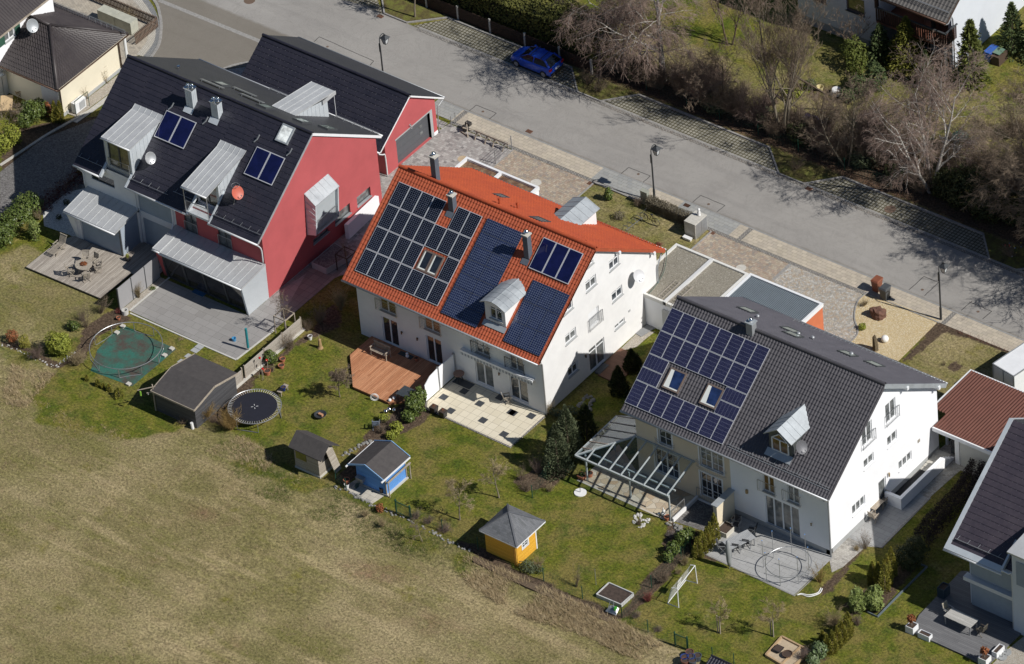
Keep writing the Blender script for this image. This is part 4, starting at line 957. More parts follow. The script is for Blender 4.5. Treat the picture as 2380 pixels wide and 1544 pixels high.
# basement stair wall on the gable side
m=MB(); m.box(32.95,33.2,-.85,4.1,-.05,.95); m.box(31.87,32.95,-.85,-.6,-.05,.95); 
for k in range(4): m.box(32.95,33.2,4.1+k*.3,4.4+k*.3,-.05,.78-.2*k)
m.build('stair_wall',WHITE2,H)
m=MB()
for k in range(6): m.box(31.88,32.94,3.2+k*.35,3.55+k*.35,-.04,.05+.05*k)
m.build('steps',CON,H); MB().box(31.88,32.94,-.59,3.2,-.04,.05).build('stairwell_floor',DARK,H)
# ------- boundary screen walls and the light well below the french window
m=MB().box(23.85,24.15,-9.05,-7.12,0,2.1); tag(w1:=m.build('screen_wall',CREAM,loc=(24,-8,0)),'cream rendered screen wall with a grey metal coping between two patios','wall')
MB().box(23.75,24.25,-9.15,-7.12,2.1,2.16).build('coping',ZINC,w1)
m=MB(); m.box(21.05,21.2,-10.0,-7.2,-.02,.3); m.box(21.2,23.85,-7.3,-7.15,0,.12); single('retaining_wall',m,WHITE,'low white retaining wall beside the basement light well','wall')
slab('light_well_floor',[(21.2,-9.9),(23.8,-9.6),(23.8,-7.3),(21.2,-7.3)],DP,.015)
# ------- glass patio roof
PG_=thing('patio_roof','glass patio roof on grey metal posts against the beige house corner','patio roof',(17.3,-9,0))
GS=plain('pergola_paint',(.42,.45,.45),.5,.1,.06,4)
zf,zb=2.3,3.15; A0=Vector((13.3,-10.15,zf));A1=Vector((21.05,-10.15,zf)); B0=Vector((16.15,-7.15,zb));B1=Vector((21.05,-7.15,zb)); Cc=Vector((13.2,-5.4,zf));Bk=Vector((16.15,-5.0,zb))
m=MB(); m.bar(A0,A1,.12,.14); m.bar(A0,Cc,.1,.12); m.bar(A0,B0,.1,.12); m.bar(B0,B1,.1,.12); m.bar(B0,Bk,.1,.12); m.bar(Bk,Cc,.09,.1)
m.bar(A0+Vector((.75,.75,-.02)),A1+Vector((0,.75,-.02)),.1,.1)
m.build('frame',GS,PG_)
for i in range(8):
    x=A0.x+.95*(i+1); 
    if x>21.1: x=21.0
    t=min(1,(x-13.3)/(16.15-13.3)); top=Vector((x,-10.15+3.0*t,zf+(zb-zf)*t)); MB().bar((x,-10.15,zf+.05),top+Vector((0,0,.05)),.07,.1).build('rafter',GS,PG_)
PW=plain('pergola_batten',(.34,.27,.22),.6,0,.15,4)
for i in range(6):
    y=-9.3+.78*i; t=min(1,(y+10.15)/3.0); MB().bar((13.25,y,zf+.05),(13.3+2.85*t,y,zf+(zb-zf)*t+.05),.06,.08).build('rafter',PW,PG_)
k=N('roof_glass',.03,0,.6); k.b.inputs['Transmission Weight'].default_value=0; k.col((.35,.4,.42))
tr=k.n('ShaderNodeBsdfTransparent'); tr.inputs[0].default_value=(.86,.90,.92,1); gl_=k.n('ShaderNodeBsdfGlossy'); gl_.inputs['Roughness'].default_value=.03
fr=k.n('ShaderNodeLayerWeight'); mx=k.n('ShaderNodeMixShader'); k.l(k.math('ADD',k.math('MULTIPLY',k.math('POWER',fr.outputs[1],3.),.5),.05),mx.inputs[0]);k.l(tr.outputs[0],mx.inputs[1]);k.l(gl_.outputs[0],mx.inputs[2])
k.l(mx.outputs[0],k.t.nodes['Material Output'].inputs[0]); RGL=k.m
MB().ext([A0+Vector((0,0,.04)),A1+Vector((0,0,.04)),B1+Vector((0,0,.04)),B0+Vector((0,0,.04))],(0,0,.012)).build('glass_pane',RGL,PG_)
MB().ext([A0+Vector((0,0,.045)),B0+Vector((0,0,.045)),Bk+Vector((0,0,.045)),Cc+Vector((0,0,.045))],(0,0,.012)).build('glass_pane',RGL,PG_)
MB().ext([A0+Vector((.5,.75,-.05)),B0+Vector((-.1,0,-.08)),Bk+Vector((-.1,0,-.08)),Cc+Vector((.1,0,-.08))],(0,0,-.01)).build('fabric_blind',plain('blind_beige',(.55,.51,.42),.9,0,.05),PG_)
for x,y in ((13.85,-9.75),(17.35,-9.6),(20.95,-10.02),(13.5,-6.2)): MB().box(x-.05,x+.05,y-.05,y+.05,0,2.32).build('post',GS,PG_)
# railing at the patio edge
RL_=thing('patio_railing','grey metal railing at the right end of the flagstone patio','railing',(21.05,-9,0)); m=MB(); m.bar((21.1,-10.,1.),(21.1,-8.6,1.),.05); m.bar((21.1,-10,0),(21.1,-10,1),.04);m.bar((21.1,-8.6,0),(21.1,-8.6,1),.04); m.bar((21.1,-10.,.12),(21.1,-8.6,.12),.03)
for i in range(1,10): y=-10+i*.14; m.bar((21.1,y,.12),(21.1,y,1),.015)
m.build('rail',STEEL,RL_)
# ================================================= LEFT HOUSE, red gable and anthracite roof
H=thing('duplex_house','red and white duplex house with an anthracite roof and zinc dormers','house',(-24.9,.3,0))
X0,X1,YN_,YF_,YR=-33.0,-16.6,-6.15,6.6,.1
pn=Plane(YR,10.4,.757,-1); pf=Plane(YR,10.4,.69,1); RX0,RX1,YE,YFE=-33.25,-16.5,-6.72,7.15
hX=[rect('x',X1,T(11,738,555),T(11,870,345)),rect('x',X1,T(11,945,382),T(11,1060,190)),rect('x',X1,T(11,535,730),T(11,672,570))]
hX[2]=(hX[2][0],hX[2][1],max(1.2,hX[2][2]),hX[2][3])
zt=lambda y:(pn.at(0,y,-.15) if y<YR else pf.at(0,y,-.15)).z
gp=[(YN_,0),(YF_,0),(YF_,zt(YF_)),(YR,zt(YR)),(YN_,zt(YN_))]
m=MB(); wallface(m,'x',X1,1,gp,hX,.18)
rw=[(-23.75,-22.6,2.95,5.1),(-20.7,-19.5,3.0,5.0)]
wallface(m,'y',YN_,-1,[(-24.55,2.4),(X1,2.4),(X1,zt(YN_)),(-24.55,zt(YN_))],rw,.15); wallface(m,'y',YN_,-1,[(-24.55,0),(-24.2,0),(-24.2,2.4),(-24.55,2.4)]); m.build('wall',RED,H)
m=MB(); bw=[(-27.95,-24.95,3.0,5.0),(-27.75,-24.95,.1,2.45)]; ww=[(-32.25,-30.1,4.0,4.75)]
wallface(m,'y',YN_,-1,[(X0,0),(-24.55,0),(-24.55,zt(YN_)),(X0,zt(YN_))],ww+bw,.12); wallface(m,'x',X0,-1,gp); wallface(m,'y',YF_,1,[(X0,0),(X1,0),(X1,zt(YF_)),(X0,zt(YF_))]); m.build('wall',WHITE,H)['label']='white rendered left half of the wall'
MB().box(X0+.3,X1-.3,YN_+.4,YF_-.3,.02,5.).build('interior',DARK,H)
for i,h in enumerate(hX): window(H,'x',X1,1,h,1,0,frame=FRD,gl=GLC,depth=.14,sillmat=ZINC,fw=.06)
for h in rw: window(H,'y',YN_,-1,h,2,0,frame=FRD,gl=GLC,depth=.1,sill=False); railing(H,'y',YN_,-1,h[0],h[1],h[2],h[2]+.95,off=.04,n=12)
window(H,'y',YN_,-1,ww[0],1,0,frame=FRD,gl=GLD,sill=False)
for a,b,z0,z1 in bw: slatwall(MB(),'y',YN_+.06,-1,a,b,z0,z1).build('blind',BLIND,H)
MB().tube([(-28.05,-6.25,0),(-28.05,-6.25,2.9)],.11,10).build('column',WHITE,H)
MB().box(-28.2,-27.85,-6.32,-6.1,2.55,2.9).build('rainwater_head',GUTW,H)
r=MB()
secs=[(RX0,-30.78,YE),(-30.78,-28.4,-2.3),(-28.4,-22.92,YE),(-22.92,-20.85,-2.3),(-20.85,RX1,YE)]
for a,b,y in secs: roofslab(r,pn,a,b,YR,y,.14)
roofslab(r,pf,RX0,RX1,YR,YFE,.14); roof=r.build('roof',plain('roof_edge',(.30,.31,.32),.6,.2,.1),H)
t=MB()
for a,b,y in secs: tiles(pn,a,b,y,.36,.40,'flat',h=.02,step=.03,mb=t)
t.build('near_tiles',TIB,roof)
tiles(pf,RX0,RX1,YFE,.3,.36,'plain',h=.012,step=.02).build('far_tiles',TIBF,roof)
ridge(MB(),RX0,RX1,YR,10.42,.11).build('ridge_tiles',TIB,roof,smooth=True)
for pln_,ye in ((pf,YFE),):
    MB().ext([pf.at(RX1-.03,YR,.03),pf.at(RX1-.03,ye,.03),pf.at(RX1-.03,ye,-.16),pf.at(RX1-.03,YR,-.16)],(.05,0,0)).build('verge_board',FRW,roof)
MB().ext([pn.at(RX1-.03,YR,.04),pn.at(RX1-.03,YE,.04),pn.at(RX1-.03,YE,-.12),pn.at(RX1-.03,YR,-.12)],(.04,0,0)).build('verge_board',plain('verge_light',(.40,.41,.42),.5,.3),roof)
for x,w_ in ((-30.86,.16),(-28.5,.16),(-22.9,.12),(-20.93,.12)):
    MB().ext([pn.at(x,-4.7,.08),pn.at(x,YE-.05,.08),pn.at(x,YE-.05,-.16),pn.at(x,-4.7,-.16)],(w_,0,0)).build('cheek_flashing',ZINCW,roof)
for a,b in ((RX0,-30.8),(-28.5,-22.9),(-20.95,RX1)): gutter(H,a,b,YE-.07,pn.at(0,YE).z-.05,.07,GUTW)
gutter(H,RX0,RX1,YFE+.07,pf.at(0,YFE).z-.05,.07,GUTW)
for a,b,y in ((RX0+.1,-30.9,-6.2),(-28.3,-24.9,-6.2),(-24.6,-23.0,-5.9),(-20.8,RX1-.1,-6.2)): s=MB(); snowguard(s,pn,a,b,y,.75,.13,2); s.build('snow_guard',STEEL,roof)
s=MB(); snowguard(s,pf,-26.5,-22.5,6.9,.8,.16,2); s.build('snow_guard',STEEL,roof); s=MB(); snowguard(s,pf,-20.5,RX1-.1,6.9,.8,.16,2); s.build('snow_guard',STEEL,roof)
downpipe(H,[(-32.9,-6.75,5.0),(-32.9,-6.4,4.6),(-32.9,-6.25,4.2),(-32.9,-6.25,3.2)],.05,GUTW); downpipe(H,[(-16.7,-6.75,5.1),(-16.62,-6.5,4.8),(-16.62,-6.3,4.3),(-16.62,-6.3,3.2)],.05,GUTW)
downpipe(H,[(-24.7,-6.3,5.1),(-24.7,-6.25,3.6),(-24.6,-6.6,3.1),(-24.5,-6.8,2.95)],.05,GUTW); MB().tube([(-28.05,-6.3,5.0),(-28.05,-6.3,2.95)],.045,8).build('downpipe',GUTW,H)
# dormer left (window to the wall plane) and dormer right (loggia)
def shed_dormer(xl,xr,yf,zf,yk,zk,front):
    yb=-2.24; zb=pn.at(0,yb).z+.06
    D=MB()
    for x,s in ((xl+.12,-1),(xr-.12,1)):
        yw=yf+.06 if not front else yf+1.35
        q=[(x,yw,pn.at(0,yw).z-.3),(x,yw,zf-.02),(x,yk,zk-.02),(x,yb,zb-.04)]
        D.quad(*(q if s<0 else q[::-1]))
        if s>0:
            y=yf+.3
            while y<yk: 
                if y>yw: D.bar((x+.01,y,pn.at(0,y).z),(x+.01,y,zf+(zk-zf)*(y-yf)/(yk-yf)-.03),.02)
                y+=.42
    D.quad((xl+.12,yk,zk-.05),(xr-.12,yk,zk-.05),(xr-.12,yk,pn.at(0,yk).z-.1),(xl+.12,yk,pn.at(0,yk).z-.1))
    dm=D.build('dormer',ZINCW,H)
    R=MB(); R.hexa([(xl,yf,zf-.06),(xr,yf,zf-.06),(xr,yk,zk-.04),(xl,yk,zk-.04)],[(xl,yf,zf),(xr,yf,zf),(xr,yk,zk),(xl,yk,zk)])
    R.hexa([(xl,yk,zk-.04),(xr,yk,zk-.04),(xr,yb,zb-.04),(xl,yb,zb-.04)],[(xl,yk,zk),(xr,yk,zk),(xr,yb,zb),(xl,yb,zb)])
    n=5
    for i in range(n+1):
        x=xl+.01+(xr-xl-.02)*i/n; R.bar((x,yf,zf+.015),(x,yk,zk+.015),.022,.035); R.bar((x,yk,zk+.015),(x,yb,zb+.015),.022,.035)
    R.build('dormer_roof',ZINCL,dm)
    MB().tube([(xl,yf-.07,zf-.06),(xr,yf-.07,zf-.06)],.06,8).build('gutter',GUTW,dm,smooth=True)
    return dm
dA=shed_dormer(-30.85,-28.2,-6.05,8.22,-2.62,8.47,False)
w=(-30.45,-28.55,5.85,8.0); y=-5.95
D=MB(); wallface(D,'y',y,-1,[(-30.73,4.9),(-28.32,4.9),(-28.32,8.18),(-30.73,8.18)],[w],.08); D.build('dormer_front',ZINCW,H)
window(H,'y',y,-1,w,2,0,frame=FRD,gl=glass('reflecting_glass',(.09,.08,.05),.08),sill=False,fw=.08); railing(H,'y',y,-1,w[0],w[1],w[2]-.3,w[2]+.75,off=.1,n=18)
dB=shed_dormer(-23.05,-20.75,-6.75,7.62,-2.75,8.42,True)
w=(-22.75,-21.1,5.55,7.5); y=-5.4
D=MB(); wallface(D,'y',y,-1,[(-22.93,5.3),(-20.87,5.3),(-20.87,7.85),(-22.93,7.85)],[w],.08); D.box(-22.95,-20.87,-6.7,y,5.25,5.4); D.build('loggia',ZINCW,H)
window(H,'y',y,-1,w,2,0,frame=FRD,gl=glass('reflecting_glass'),sill=False,fw=.07)
m=MB()
for x in (-22.95,-20.87): m.bar((x,-6.68,5.3),(x,-6.7,7.6),.05)
m.bar((-22.95,-6.68,6.4),(-20.87,-6.68,6.4),.04)
for i in range(1,18): x=-22.95+i*2.08/18; m.bar((x,-6.68,5.4),(x,-6.68,6.4),.013)
m.build('railing',STEEL,H)
dish(H,(-27.25,-5.15,7.25),.42,math.radians(-15),math.radians(28),plain('dish_silver',(.38,.39,.40),.4,.4,.05),mount=(-27.48,-4.9,6.62))
dish(H,gy(Z7(1128,962),-5.0),.46,math.radians(-12),math.radians(30),plain('dish_red',(.48,.11,.07),.5,0,.05),mount=pn.px(Z7(1065,1180)))
q=gy(Z7(1095,825),-4.9); m=MB(); m.ring((q.x,q.y,q.z),.28,.014,24,5); m.bar((q.x,q.y,q.z),(q.x,q.y,q.z-.6),.03); m.build('ring_antenna',STEEL,H)
for c_ in range(2):
    panel(H,pn,-28.16+c_*1.365,-28.16+(c_+1)*1.365,-1.85,-3.52,COLL,ALU,.14,.05,name='solar_collector'); panel(H,pn,-20.07+c_*1.27,-20.07+(c_+1)*1.27,-1.75,-3.46,COLL,ALU,.14,.05,name='solar_collector')
    for x,y in ((-27.9+c_*3.1,-1.5),(-20.3+c_*2.9,-1.3)): MB().tube([pn.at(x-.2,y-.3,.05),pn.at(x,y-.1,.14),pn.at(x+.12,y+.15,.3)],.05,7).build('collector_pipe',GUT,H)
chimney(H,-26.55,-1.0,9.3,11.0,.62,.5,ZINCW,CHROME,2,.1,seams=2,flash=pn); chimney(H,-24.25,-1.0,9.3,10.75,.62,.5,ZINCW,CHROME,2,.1,seams=2,flash=pn)
velux(H,pn,-18.98,-17.92,.0,-1.05,ZINC,glass('white_blind_glass',(.55,.57,.55),.2),lift=.16)
for x,y in ((-27.6,2.3),(-19.6,1.5),(-18.2,2.5),(-22.6,1.2)): velux(H,pf,x,x+.9,y,y+1.0,FRD,VP,lift=.14)
m=MB(); 
for x,y in ((-27.9,1.4),(-26.3,2.9),(-24.8,2.0)): m=MB(); m.ext([pf.at(x,y,.18),pf.at(x+2.,y,.18),pf.at(x+2.,y+.3,.18),pf.at(x,y+.3,.18)],-pf.nu*.04); m.bar(pf.at(x+.2,y,.02),pf.at(x+.2,y,.16),.04); m.bar(pf.at(x+1.8,y,.02),pf.at(x+1.8,y,.16),.04); m.build('roof_walkway',STEEL,roof)
p=pf.at(-30.5,2.2); m=MB(); m.cyl((p.x,p.y),.06,p.z-.1,p.z+.25,10); m.lathe((p.x,p.y),[(.12,p.z+.22),(.12,p.z+.3),(0,p.z+.33)],10); m.build('roof_vent',CHROME,roof)
# far dormer (zinc)
xl,xr=-22.5,-20.4; zf=8.0; D=MB(); D.quad((xr-.1,2.7,8.6),(xr-.1,6.3,6.0),(xr-.1,6.3,7.75)); D.quad((xl+.1,2.7,8.6),(xl+.1,6.3,7.75),(xl+.1,6.3,6.0)); D.quad((xl+.1,6.2,6),(xr-.1,6.2,6),(xr-.1,6.2,7.8),(xl+.1,6.2,7.8))
for k in range(7): y=3.3+k*.42; D.bar((xr-.09,y,pf.at(0,y).z),(xr-.09,y,8.5-(y-2.9)*.2),.02)
dm=D.build('dormer',ZINCW,H)
R=MB(); R.hexa([(xl,2.75,8.56),(xr,2.75,8.56),(xr,7.1,7.86),(xl,7.1,7.86)],[(xl,2.75,8.62),(xr,2.75,8.62),(xr,7.1,7.94),(xl,7.1,7.94)]); seams(R,(xl,2.75,8.62),(xr,2.75,8.62),(xr,7.1,7.94),(xl,7.1,7.94),4); R.box(xr-.02,xr+.03,5.7,7.15,7.65,7.95); R.build('dormer_roof',ZINCL,dm)
MB().bar((xr-.1,7.05,7.85),(xr-.1,7.05,5.7),.035).build('downpipe',GUTW,dm)
# box window on the red gable
m=MB(); za,zb=5.95,5.25; xa=X1; xb=-15.7; t0,t1,b0,b1=-1.35,1.25,-1.55,.85
m.hexa([(xa,b0,2.5),(xb,b0-.05,2.85),(xb,b0+.12,2.85),(xa,b0+.12,2.5)],[(xa,t0,6.0),(xb,t0,5.3),(xb,t0+.12,5.3),(xa,t0+.12,6.0)])
m.hexa([(xa,b1,2.5),(xb,b1,2.85),(xb,b1+.12,2.85),(xa,b1+.12,2.5)],[(xa,t1-.12,6.0),(xb,t1-.12,5.3),(xb,t1,5.3),(xa,t1,6.0)])
m.hexa([(xa,b0,2.5),(xb,b0,2.83),(xb,b1+.1,2.83),(xa,b1+.1,2.5)],[(xa,b0,2.6),(xb,b0,2.95),(xb,b1+.1,2.95),(xa,b1+.1,2.6)])
for k in range(5): f=(k+1)/6; m.bar((xa+.0,t0+(b0-t0)*f-.02,6-3.5*f),(xb,t0+(b0-t0)*f-.04,5.3-2.45*f),.025)
bx=m.build('box_window',ZINCW,H)
R=MB(); R.hexa([(xa,t0-.04,5.98),(xb+.04,t0-.04,5.28),(xb+.04,t1+.04,5.28),(xa,t1+.04,5.98)],[(xa,t0-.04,6.04),(xb+.04,t0-.04,5.34),(xb+.04,t1+.04,5.34),(xa,t1+.04,6.04)]); seams(R,(xa,t0,6.04),(xa,t1,6.04),(xb,t1,5.34),(xb,t0,5.34),5); R.build('box_roof',ZINC,bx)
g_=MB(); g_.hexa([(xb-.25,b0+.12,2.95),(xb-.22,b0+.12,2.95),(xb-.22,b1,2.95),(xb-.25,b1,2.95)],[(xb-.25,t0+.12,5.3),(xb-.22,t0+.12,5.3),(xb-.22,t1-.12,5.3),(xb-.25,t1-.12,5.3)]); g_.build('pane',plain('pale_blind',(.40,.44,.46),.35,0,.05),bx)
g_=MB(); g_.bar((xb-.02,b0+.1,3.9),(xb-.02,b1+.1,3.9),.04); g_.bar((xb-.02,b0+.1,3.1),(xb-.02,b1+.1,3.1),.03)
for i in range(1,14): y=b0+.1+(b1-b0)*i/14; g_.bar((xb-.02,y,3.0),(xb-.02,y,3.9),.014)
g_.build('railing',STEEL,bx)
# annex A (left, blinds) and annex B (right, big glass front)
def leanto(xl,xr,yf,zf,yb,zb,n,name,th=.12):
    R=MB(); R.hexa([(xl,yf,zf-th),(xr,yf,zf-th),(xr,yb,zb-th),(xl,yb,zb-th)],[(xl,yf,zf),(xr,yf,zf),(xr,yb,zb),(xl,yb,zb)]); seams(R,(xl,yb,zb),(xr,yb,zb),(xr,yf,zf),(xl,yf,zf),n)
    o=R.build(name,ZINCL,H); MB().tube([(xl,yf-.06,zf-.1),(xr,yf-.06,zf-.1)],.06,8).build('gutter',GUTW,o,smooth=True); return o
leanto(-32.75,-28.0,-8.85,2.72,-6.15,3.12,8,'annex_roof')
m=MB(); m.hexa([(-32.3,-8.3,0),(-32.05,-8.3,0),(-31.95,-6.1,0),(-32.3,-6.1,0)],[(-32.7,-8.75,2.6),(-32.0,-8.7,2.6),(-31.95,-6.1,3.0),(-32.7,-6.1,3.0)]); m.hexa([(-32.1,-8.3,0),(-31.75,-8.3,0),(-31.75,-8.1,0),(-32.1,-8.1,0)],[(-32.4,-8.7,2.62),(-31.75,-8.4,2.62),(-31.75,-8.2,2.62),(-32.4,-8.3,2.62)]); m.build('annex_wall',WHITE,H)
slatwall(MB(),'y',-8.2,-1,-31.75,-28.2,.08,2.65,.08).build('blind',BLIND,H); slatwall(MB(),'x',-28.15,1,-8.2,-6.2,.08,2.75,.08).build('blind',BLIND,H)
m=MB(); m.box(-28.22,-28.12,-8.26,-8.16,0,2.65); m.build('corner_post',FRD,H); MB().box(-31.9,-28.3,-8.1,-6.2,0.02,2.6).build('annex_interior',DARK,H)
leanto(-23.95,-16.55,-8.85,2.75,-6.15,3.05,13,'annex_roof')
leanto(-24.62,-23.95,-8.8,2.8,-6.15,3.12,1,'annex_roof')
m=MB(); m.hexa([(-24.5,-8.1,0),(-24.2,-8.1,0),(-24.2,-6.15,0),(-24.5,-6.15,0)],[(-24.55,-8.7,2.7),(-24.05,-8.7,2.7),(-24.05,-6.15,2.95),(-24.55,-6.15,2.95)]); m.build('annex_wall',RED,H)['label']='red side wall of the glazed annex'
m=MB(); m.hexa([(-16.75,-8.4,0),(-16.6,-8.4,0),(-16.6,-6.16,0),(-16.75,-6.16,0)],[(-16.7,-8.85,2.72),(-16.55,-8.85,2.72),(-16.55,-6.16,3.02),(-16.7,-6.16,3.02)]); 
m.build('annex_wall',ZINCW,H)['label']='pale zinc side wall of the glazed annex'
n=4; xs=[-24.1+(7.4)*i/n for i in range(n+1)]
fr=MB()
for i,x in enumerate(xs): fr.hexa([(x-.07,-8.15,0),(x+.07,-8.15,0),(x+.07,-8.0,0),(x-.07,-8.0,0)],[(x-.07,-8.65,2.65),(x+.07,-8.65,2.65),(x+.07,-8.5,2.65),(x-.07,-8.5,2.65)])
fr.box(-24.1,-16.7,-8.17,-7.98,0,.08); fr=fr.build('glass_front',FRD,H)
for a,b in zip(xs,xs[1:]): MB().hexa([(a+.07,-8.1,.08),(b-.07,-8.1,.08),(b-.07,-8.07,.08),(a+.07,-8.07,.08)],[(a+.07,-8.6,2.65),(b-.07,-8.6,2.65),(b-.07,-8.57,2.65),(a+.07,-8.57,2.65)]).build('pane',glass('patio_glass',(.03,.028,.027),.04),fr)
MB().box(-24.0,-16.8,-7.9,-6.2,0.02,2.5).build('annex_interior',DARK,H)
# side door step with gravel roof
m=MB(); pts=[g(T(11,*k),.55) for k in ((515,895),(730,710),(900,810),(650,955))]; m.prism([tuple(p[:2]) for p in pts],.02,.5); cw_=m.build('cellar_entrance',GREYP,H); MB().prism([tuple((p*.94+sum(pts,Vector())/4*.06)[:2]) for p in pts],.5,.52).build('gravel_cover',DP,cw_)
slab('side_path_dark',PX(T(11,130,1230),T(11,520,900),T(11,650,960),T(11,900,840),T(11,830,960),T(12,150,0),T(12,60,60)),pavers('dark_slabs',[(.18,.165,.155),(.23,.215,.2)],.6,.6,.04,(.09,.085,.08),0,.0),.028)
w_=MB(); a,b=g(T(11,835,680)),g(T(11,1120,410)); w_.prism([(a.x,a.y),(b.x,b.y),(b.x+.25,b.y+.1),(a.x+.25,a.y+.1)],0,1.3); single('garden_wall',w_,WHITE2,'white garden wall with grey coping behind the red house','wall')
# ================================================= RED BARN GARAGE
G_=thing('garage','long red garage with an anthracite gable roof and grey sectional door','garage',(-24.5,12,0))
bx0,bx1,by0,by1,byr=-31.0,-18.1,9.1,14.9,12.1; bn=Plane(byr,5.3,.70,-1); bf=Plane(byr,5.3,.70,1)
BY0,BY1=8.35,15.75
zt=lambda y:(bn.at(0,y,-.12) if y<byr else bf.at(0,y,-.12)).z
gd=(10.35,14.2,.05,2.35)
gp=[(by0,0),(by1,0),(by1,zt(by1)),(byr,zt(byr)),(by0,zt(by0))]
m=MB(); wallface(m,'x',bx1,1,gp,[gd],.25); wallface(m,'x',bx0,-1,gp); wallface(m,'y',by0,-1,[(bx0,0),(bx1,0),(bx1,zt(by0)),(bx0,zt(by0))]);wallface(m,'y',by1,1,[(bx0,0),(bx1,0),(bx1,zt(by1)),(bx0,zt(by1))]); m.build('wall',RED,G_)
d=MB()
for i in range(4): d.box(bx1-.26,bx1-.2,gd[0],gd[1],.05+i*.575,.05+i*.575+.555)
d=d.build('garage_door',plain('door_grey',(.10,.105,.115),.5,.1,.08,3),G_)
for z in (.85,1.45): MB().box(bx1-.205,bx1-.19,13.2,13.5,z,z+.22).build('pane',GLC,d)
m=MB(); m.box(bx1-.02,bx1+.02,gd[0]-.08,gd[1]+.28,2.35,2.45); m.box(bx1-.2,bx1+.03,gd[1],gd[1]+.28,.05,2.35); m.build('door_frame',GREYP,G_)
m=MB(); m.box(bx1-.05,bx1+.02,14.5,by1+.02,0,.3); m.build('plinth',WHITE2,G_)
r=MB(); roofslab(r,bn,-31.35,-17.9,byr,BY0,.12); roofslab(r,bf,-31.35,-17.9,byr,BY1,.12); roof=r.build('roof',FRW,G_)
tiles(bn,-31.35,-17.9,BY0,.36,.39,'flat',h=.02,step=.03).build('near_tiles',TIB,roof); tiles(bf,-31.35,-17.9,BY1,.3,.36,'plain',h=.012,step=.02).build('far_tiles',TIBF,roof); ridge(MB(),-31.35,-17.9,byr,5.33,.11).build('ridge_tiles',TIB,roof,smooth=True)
gutter(G_,-31.35,-17.9,BY0-.06,bn.at(0,BY0).z-.04,.06,GUTW); gutter(G_,-31.35,-17.9,BY1+.06,bf.at(0,BY1).z-.04,.06,GUT)
downpipe(G_,[(-18,8.3,2.5),(-18,8.7,2.2),(-18.02,8.95,2.),(-18.02,9.0,1),(-18.02,9,0)],.05,GUTW)
downpipe(G_,[(-18,15.75,2.6),(-18,15.3,2.4),(-18.02,15.05,2.2),(-18.02,15.0,1),(-18.02,15,0)],.04)
m=MB(); 
for p in (T(10,1425,1160),T(10,1435,1185)): q=gx(p,bx1); m.ring((bx1+.08,q.y,q.z),.08,.015,12,5)
m.box(bx1,bx1+.04,q.y-.05,q.y+.05,q.z-.1,q.z+.3); m.build('wall_lamp',STEEL,G_)
# ================================================= OTHER BUILDINGS
def flat_garage(t,x0,x1,y0,y1,z,mat,rim,roofm,zr,th=.18,name='wall'):
    m=MB().box(x0+.05,x1-.05,y0+.05,y1-.05,0,z-.25); w=m.build(name,mat,t)
    m=MB(); m.box(x0,x1,y0,y0+th,z-.28,z);m.box(x0,x1,y1-th,y1,z-.28,z);m.box(x0,x0+th,y0+th,y1-th,z-.28,z);m.box(x1-th,x1,y0+th,y1-th,z-.28,z); m.build('parapet',rim,t)
    return w
# flat double garage behind the orange house
soilroof=N('roof_substrate',.95,0,.2); soilroof.col(soilroof.ramp(soilroof.noise(1.2,detail=7,rough=.75),[(.35,(.10,.055,.035)),(.5,(.17,.10,.065)),(.62,(.30,.23,.14))])); soilroof=soilroof.m
G1=thing('garage','white flat roofed double garage with a brown roof behind the orange roofed house','garage',(-9,10,0))
flat_garage(G1,-12.35,-5.9,8.3,11.2,2.75,WHITE2,FRW,None,2.6); MB().box(-12.17,-6.08,8.45,11.02,2.4,2.55).build('roof',soilroof,G1); MB().box(-9.3,-9.1,8.48,11.02,2.45,2.77).build('divider',FRW,G1)
# gravel roofed garages and the striped carport roof
grav=voro('roof_gravel',[(.20,.18,.14),(.30,.275,.22),(.24,.215,.17),(.38,.355,.30)],15,.05,(.10,.09,.07))
G2=thing('garage','white garage with two grey gravel roofs and white rims','garage',(9,8.5,0))
flat_garage(G2,5.95,12.15,5.6,11.25,2.75,WHITE2,plain('rim',(.68,.67,.63),.6,0,.06,4),None,2.6)
MB().box(6.1,12.0,5.75,11.1,2.4,2.62).build('roof',grav,G2)
dv=metal_sheet('white_corrugated',(.66,.66,.65),.5,.1,.05); m=MB().box(8.98,9.22,5.6,11.2,2.5,2.8); m.build('divider',dv,G2)
m=MB(); m.box(8.75,8.80,5.53,5.6,.2,2.1); m.box(9.3,9.36,5.53,5.62,.05,2.1)
MB().box(8.9,9.7,5.5,5.66,.0,2.1).build('door',plain('garage_side_door',(.50,.50,.49),.6,0,.05,3),G2)
m=MB(); a=gy(T(21,1440,785),8); pts=[T(21,1440,785),T(21,1430,900),T(21,1400,1010),T(21,1330,1120),T(21,1270,1190)]; single('hose',MB().tube(smooth([g(p,2.78) for p in pts],5),.02,6),plain('hose_green',(.03,.09,.07),.5),'thin green hose lying in a curve across the gravel garage roof','hose')
def ladder(p,q,w=.38,z=2.72,lab=''):
    a,b=g(p,z),g(q,z); d=(b-a).normalized(); n=Vector((-d.y,d.x,0)); m=MB(); L=(b-a).length
    for s in(-1,1): m.bar(a+n*w/2*s,b+n*w/2*s,.05,.07)
    k=0.15
    while k<L: m.bar(a+d*k-n*w/2,a+d*k+n*w/2,.035); k+=.28
    return single('ladder',m,plain('ladder_wood',(.30,.27,.23),.7,0,.2,5),lab,'ladder',loc=(a.x,a.y,z))
ladder(T(21,1365,1235),T(21,1545,1070),lab='grey ladder lying left of the white divider on the gravel roof'); ladder(T(21,1450,1300),T(21,1665,1110),lab='grey ladder lying right of the white divider on the gravel roof')
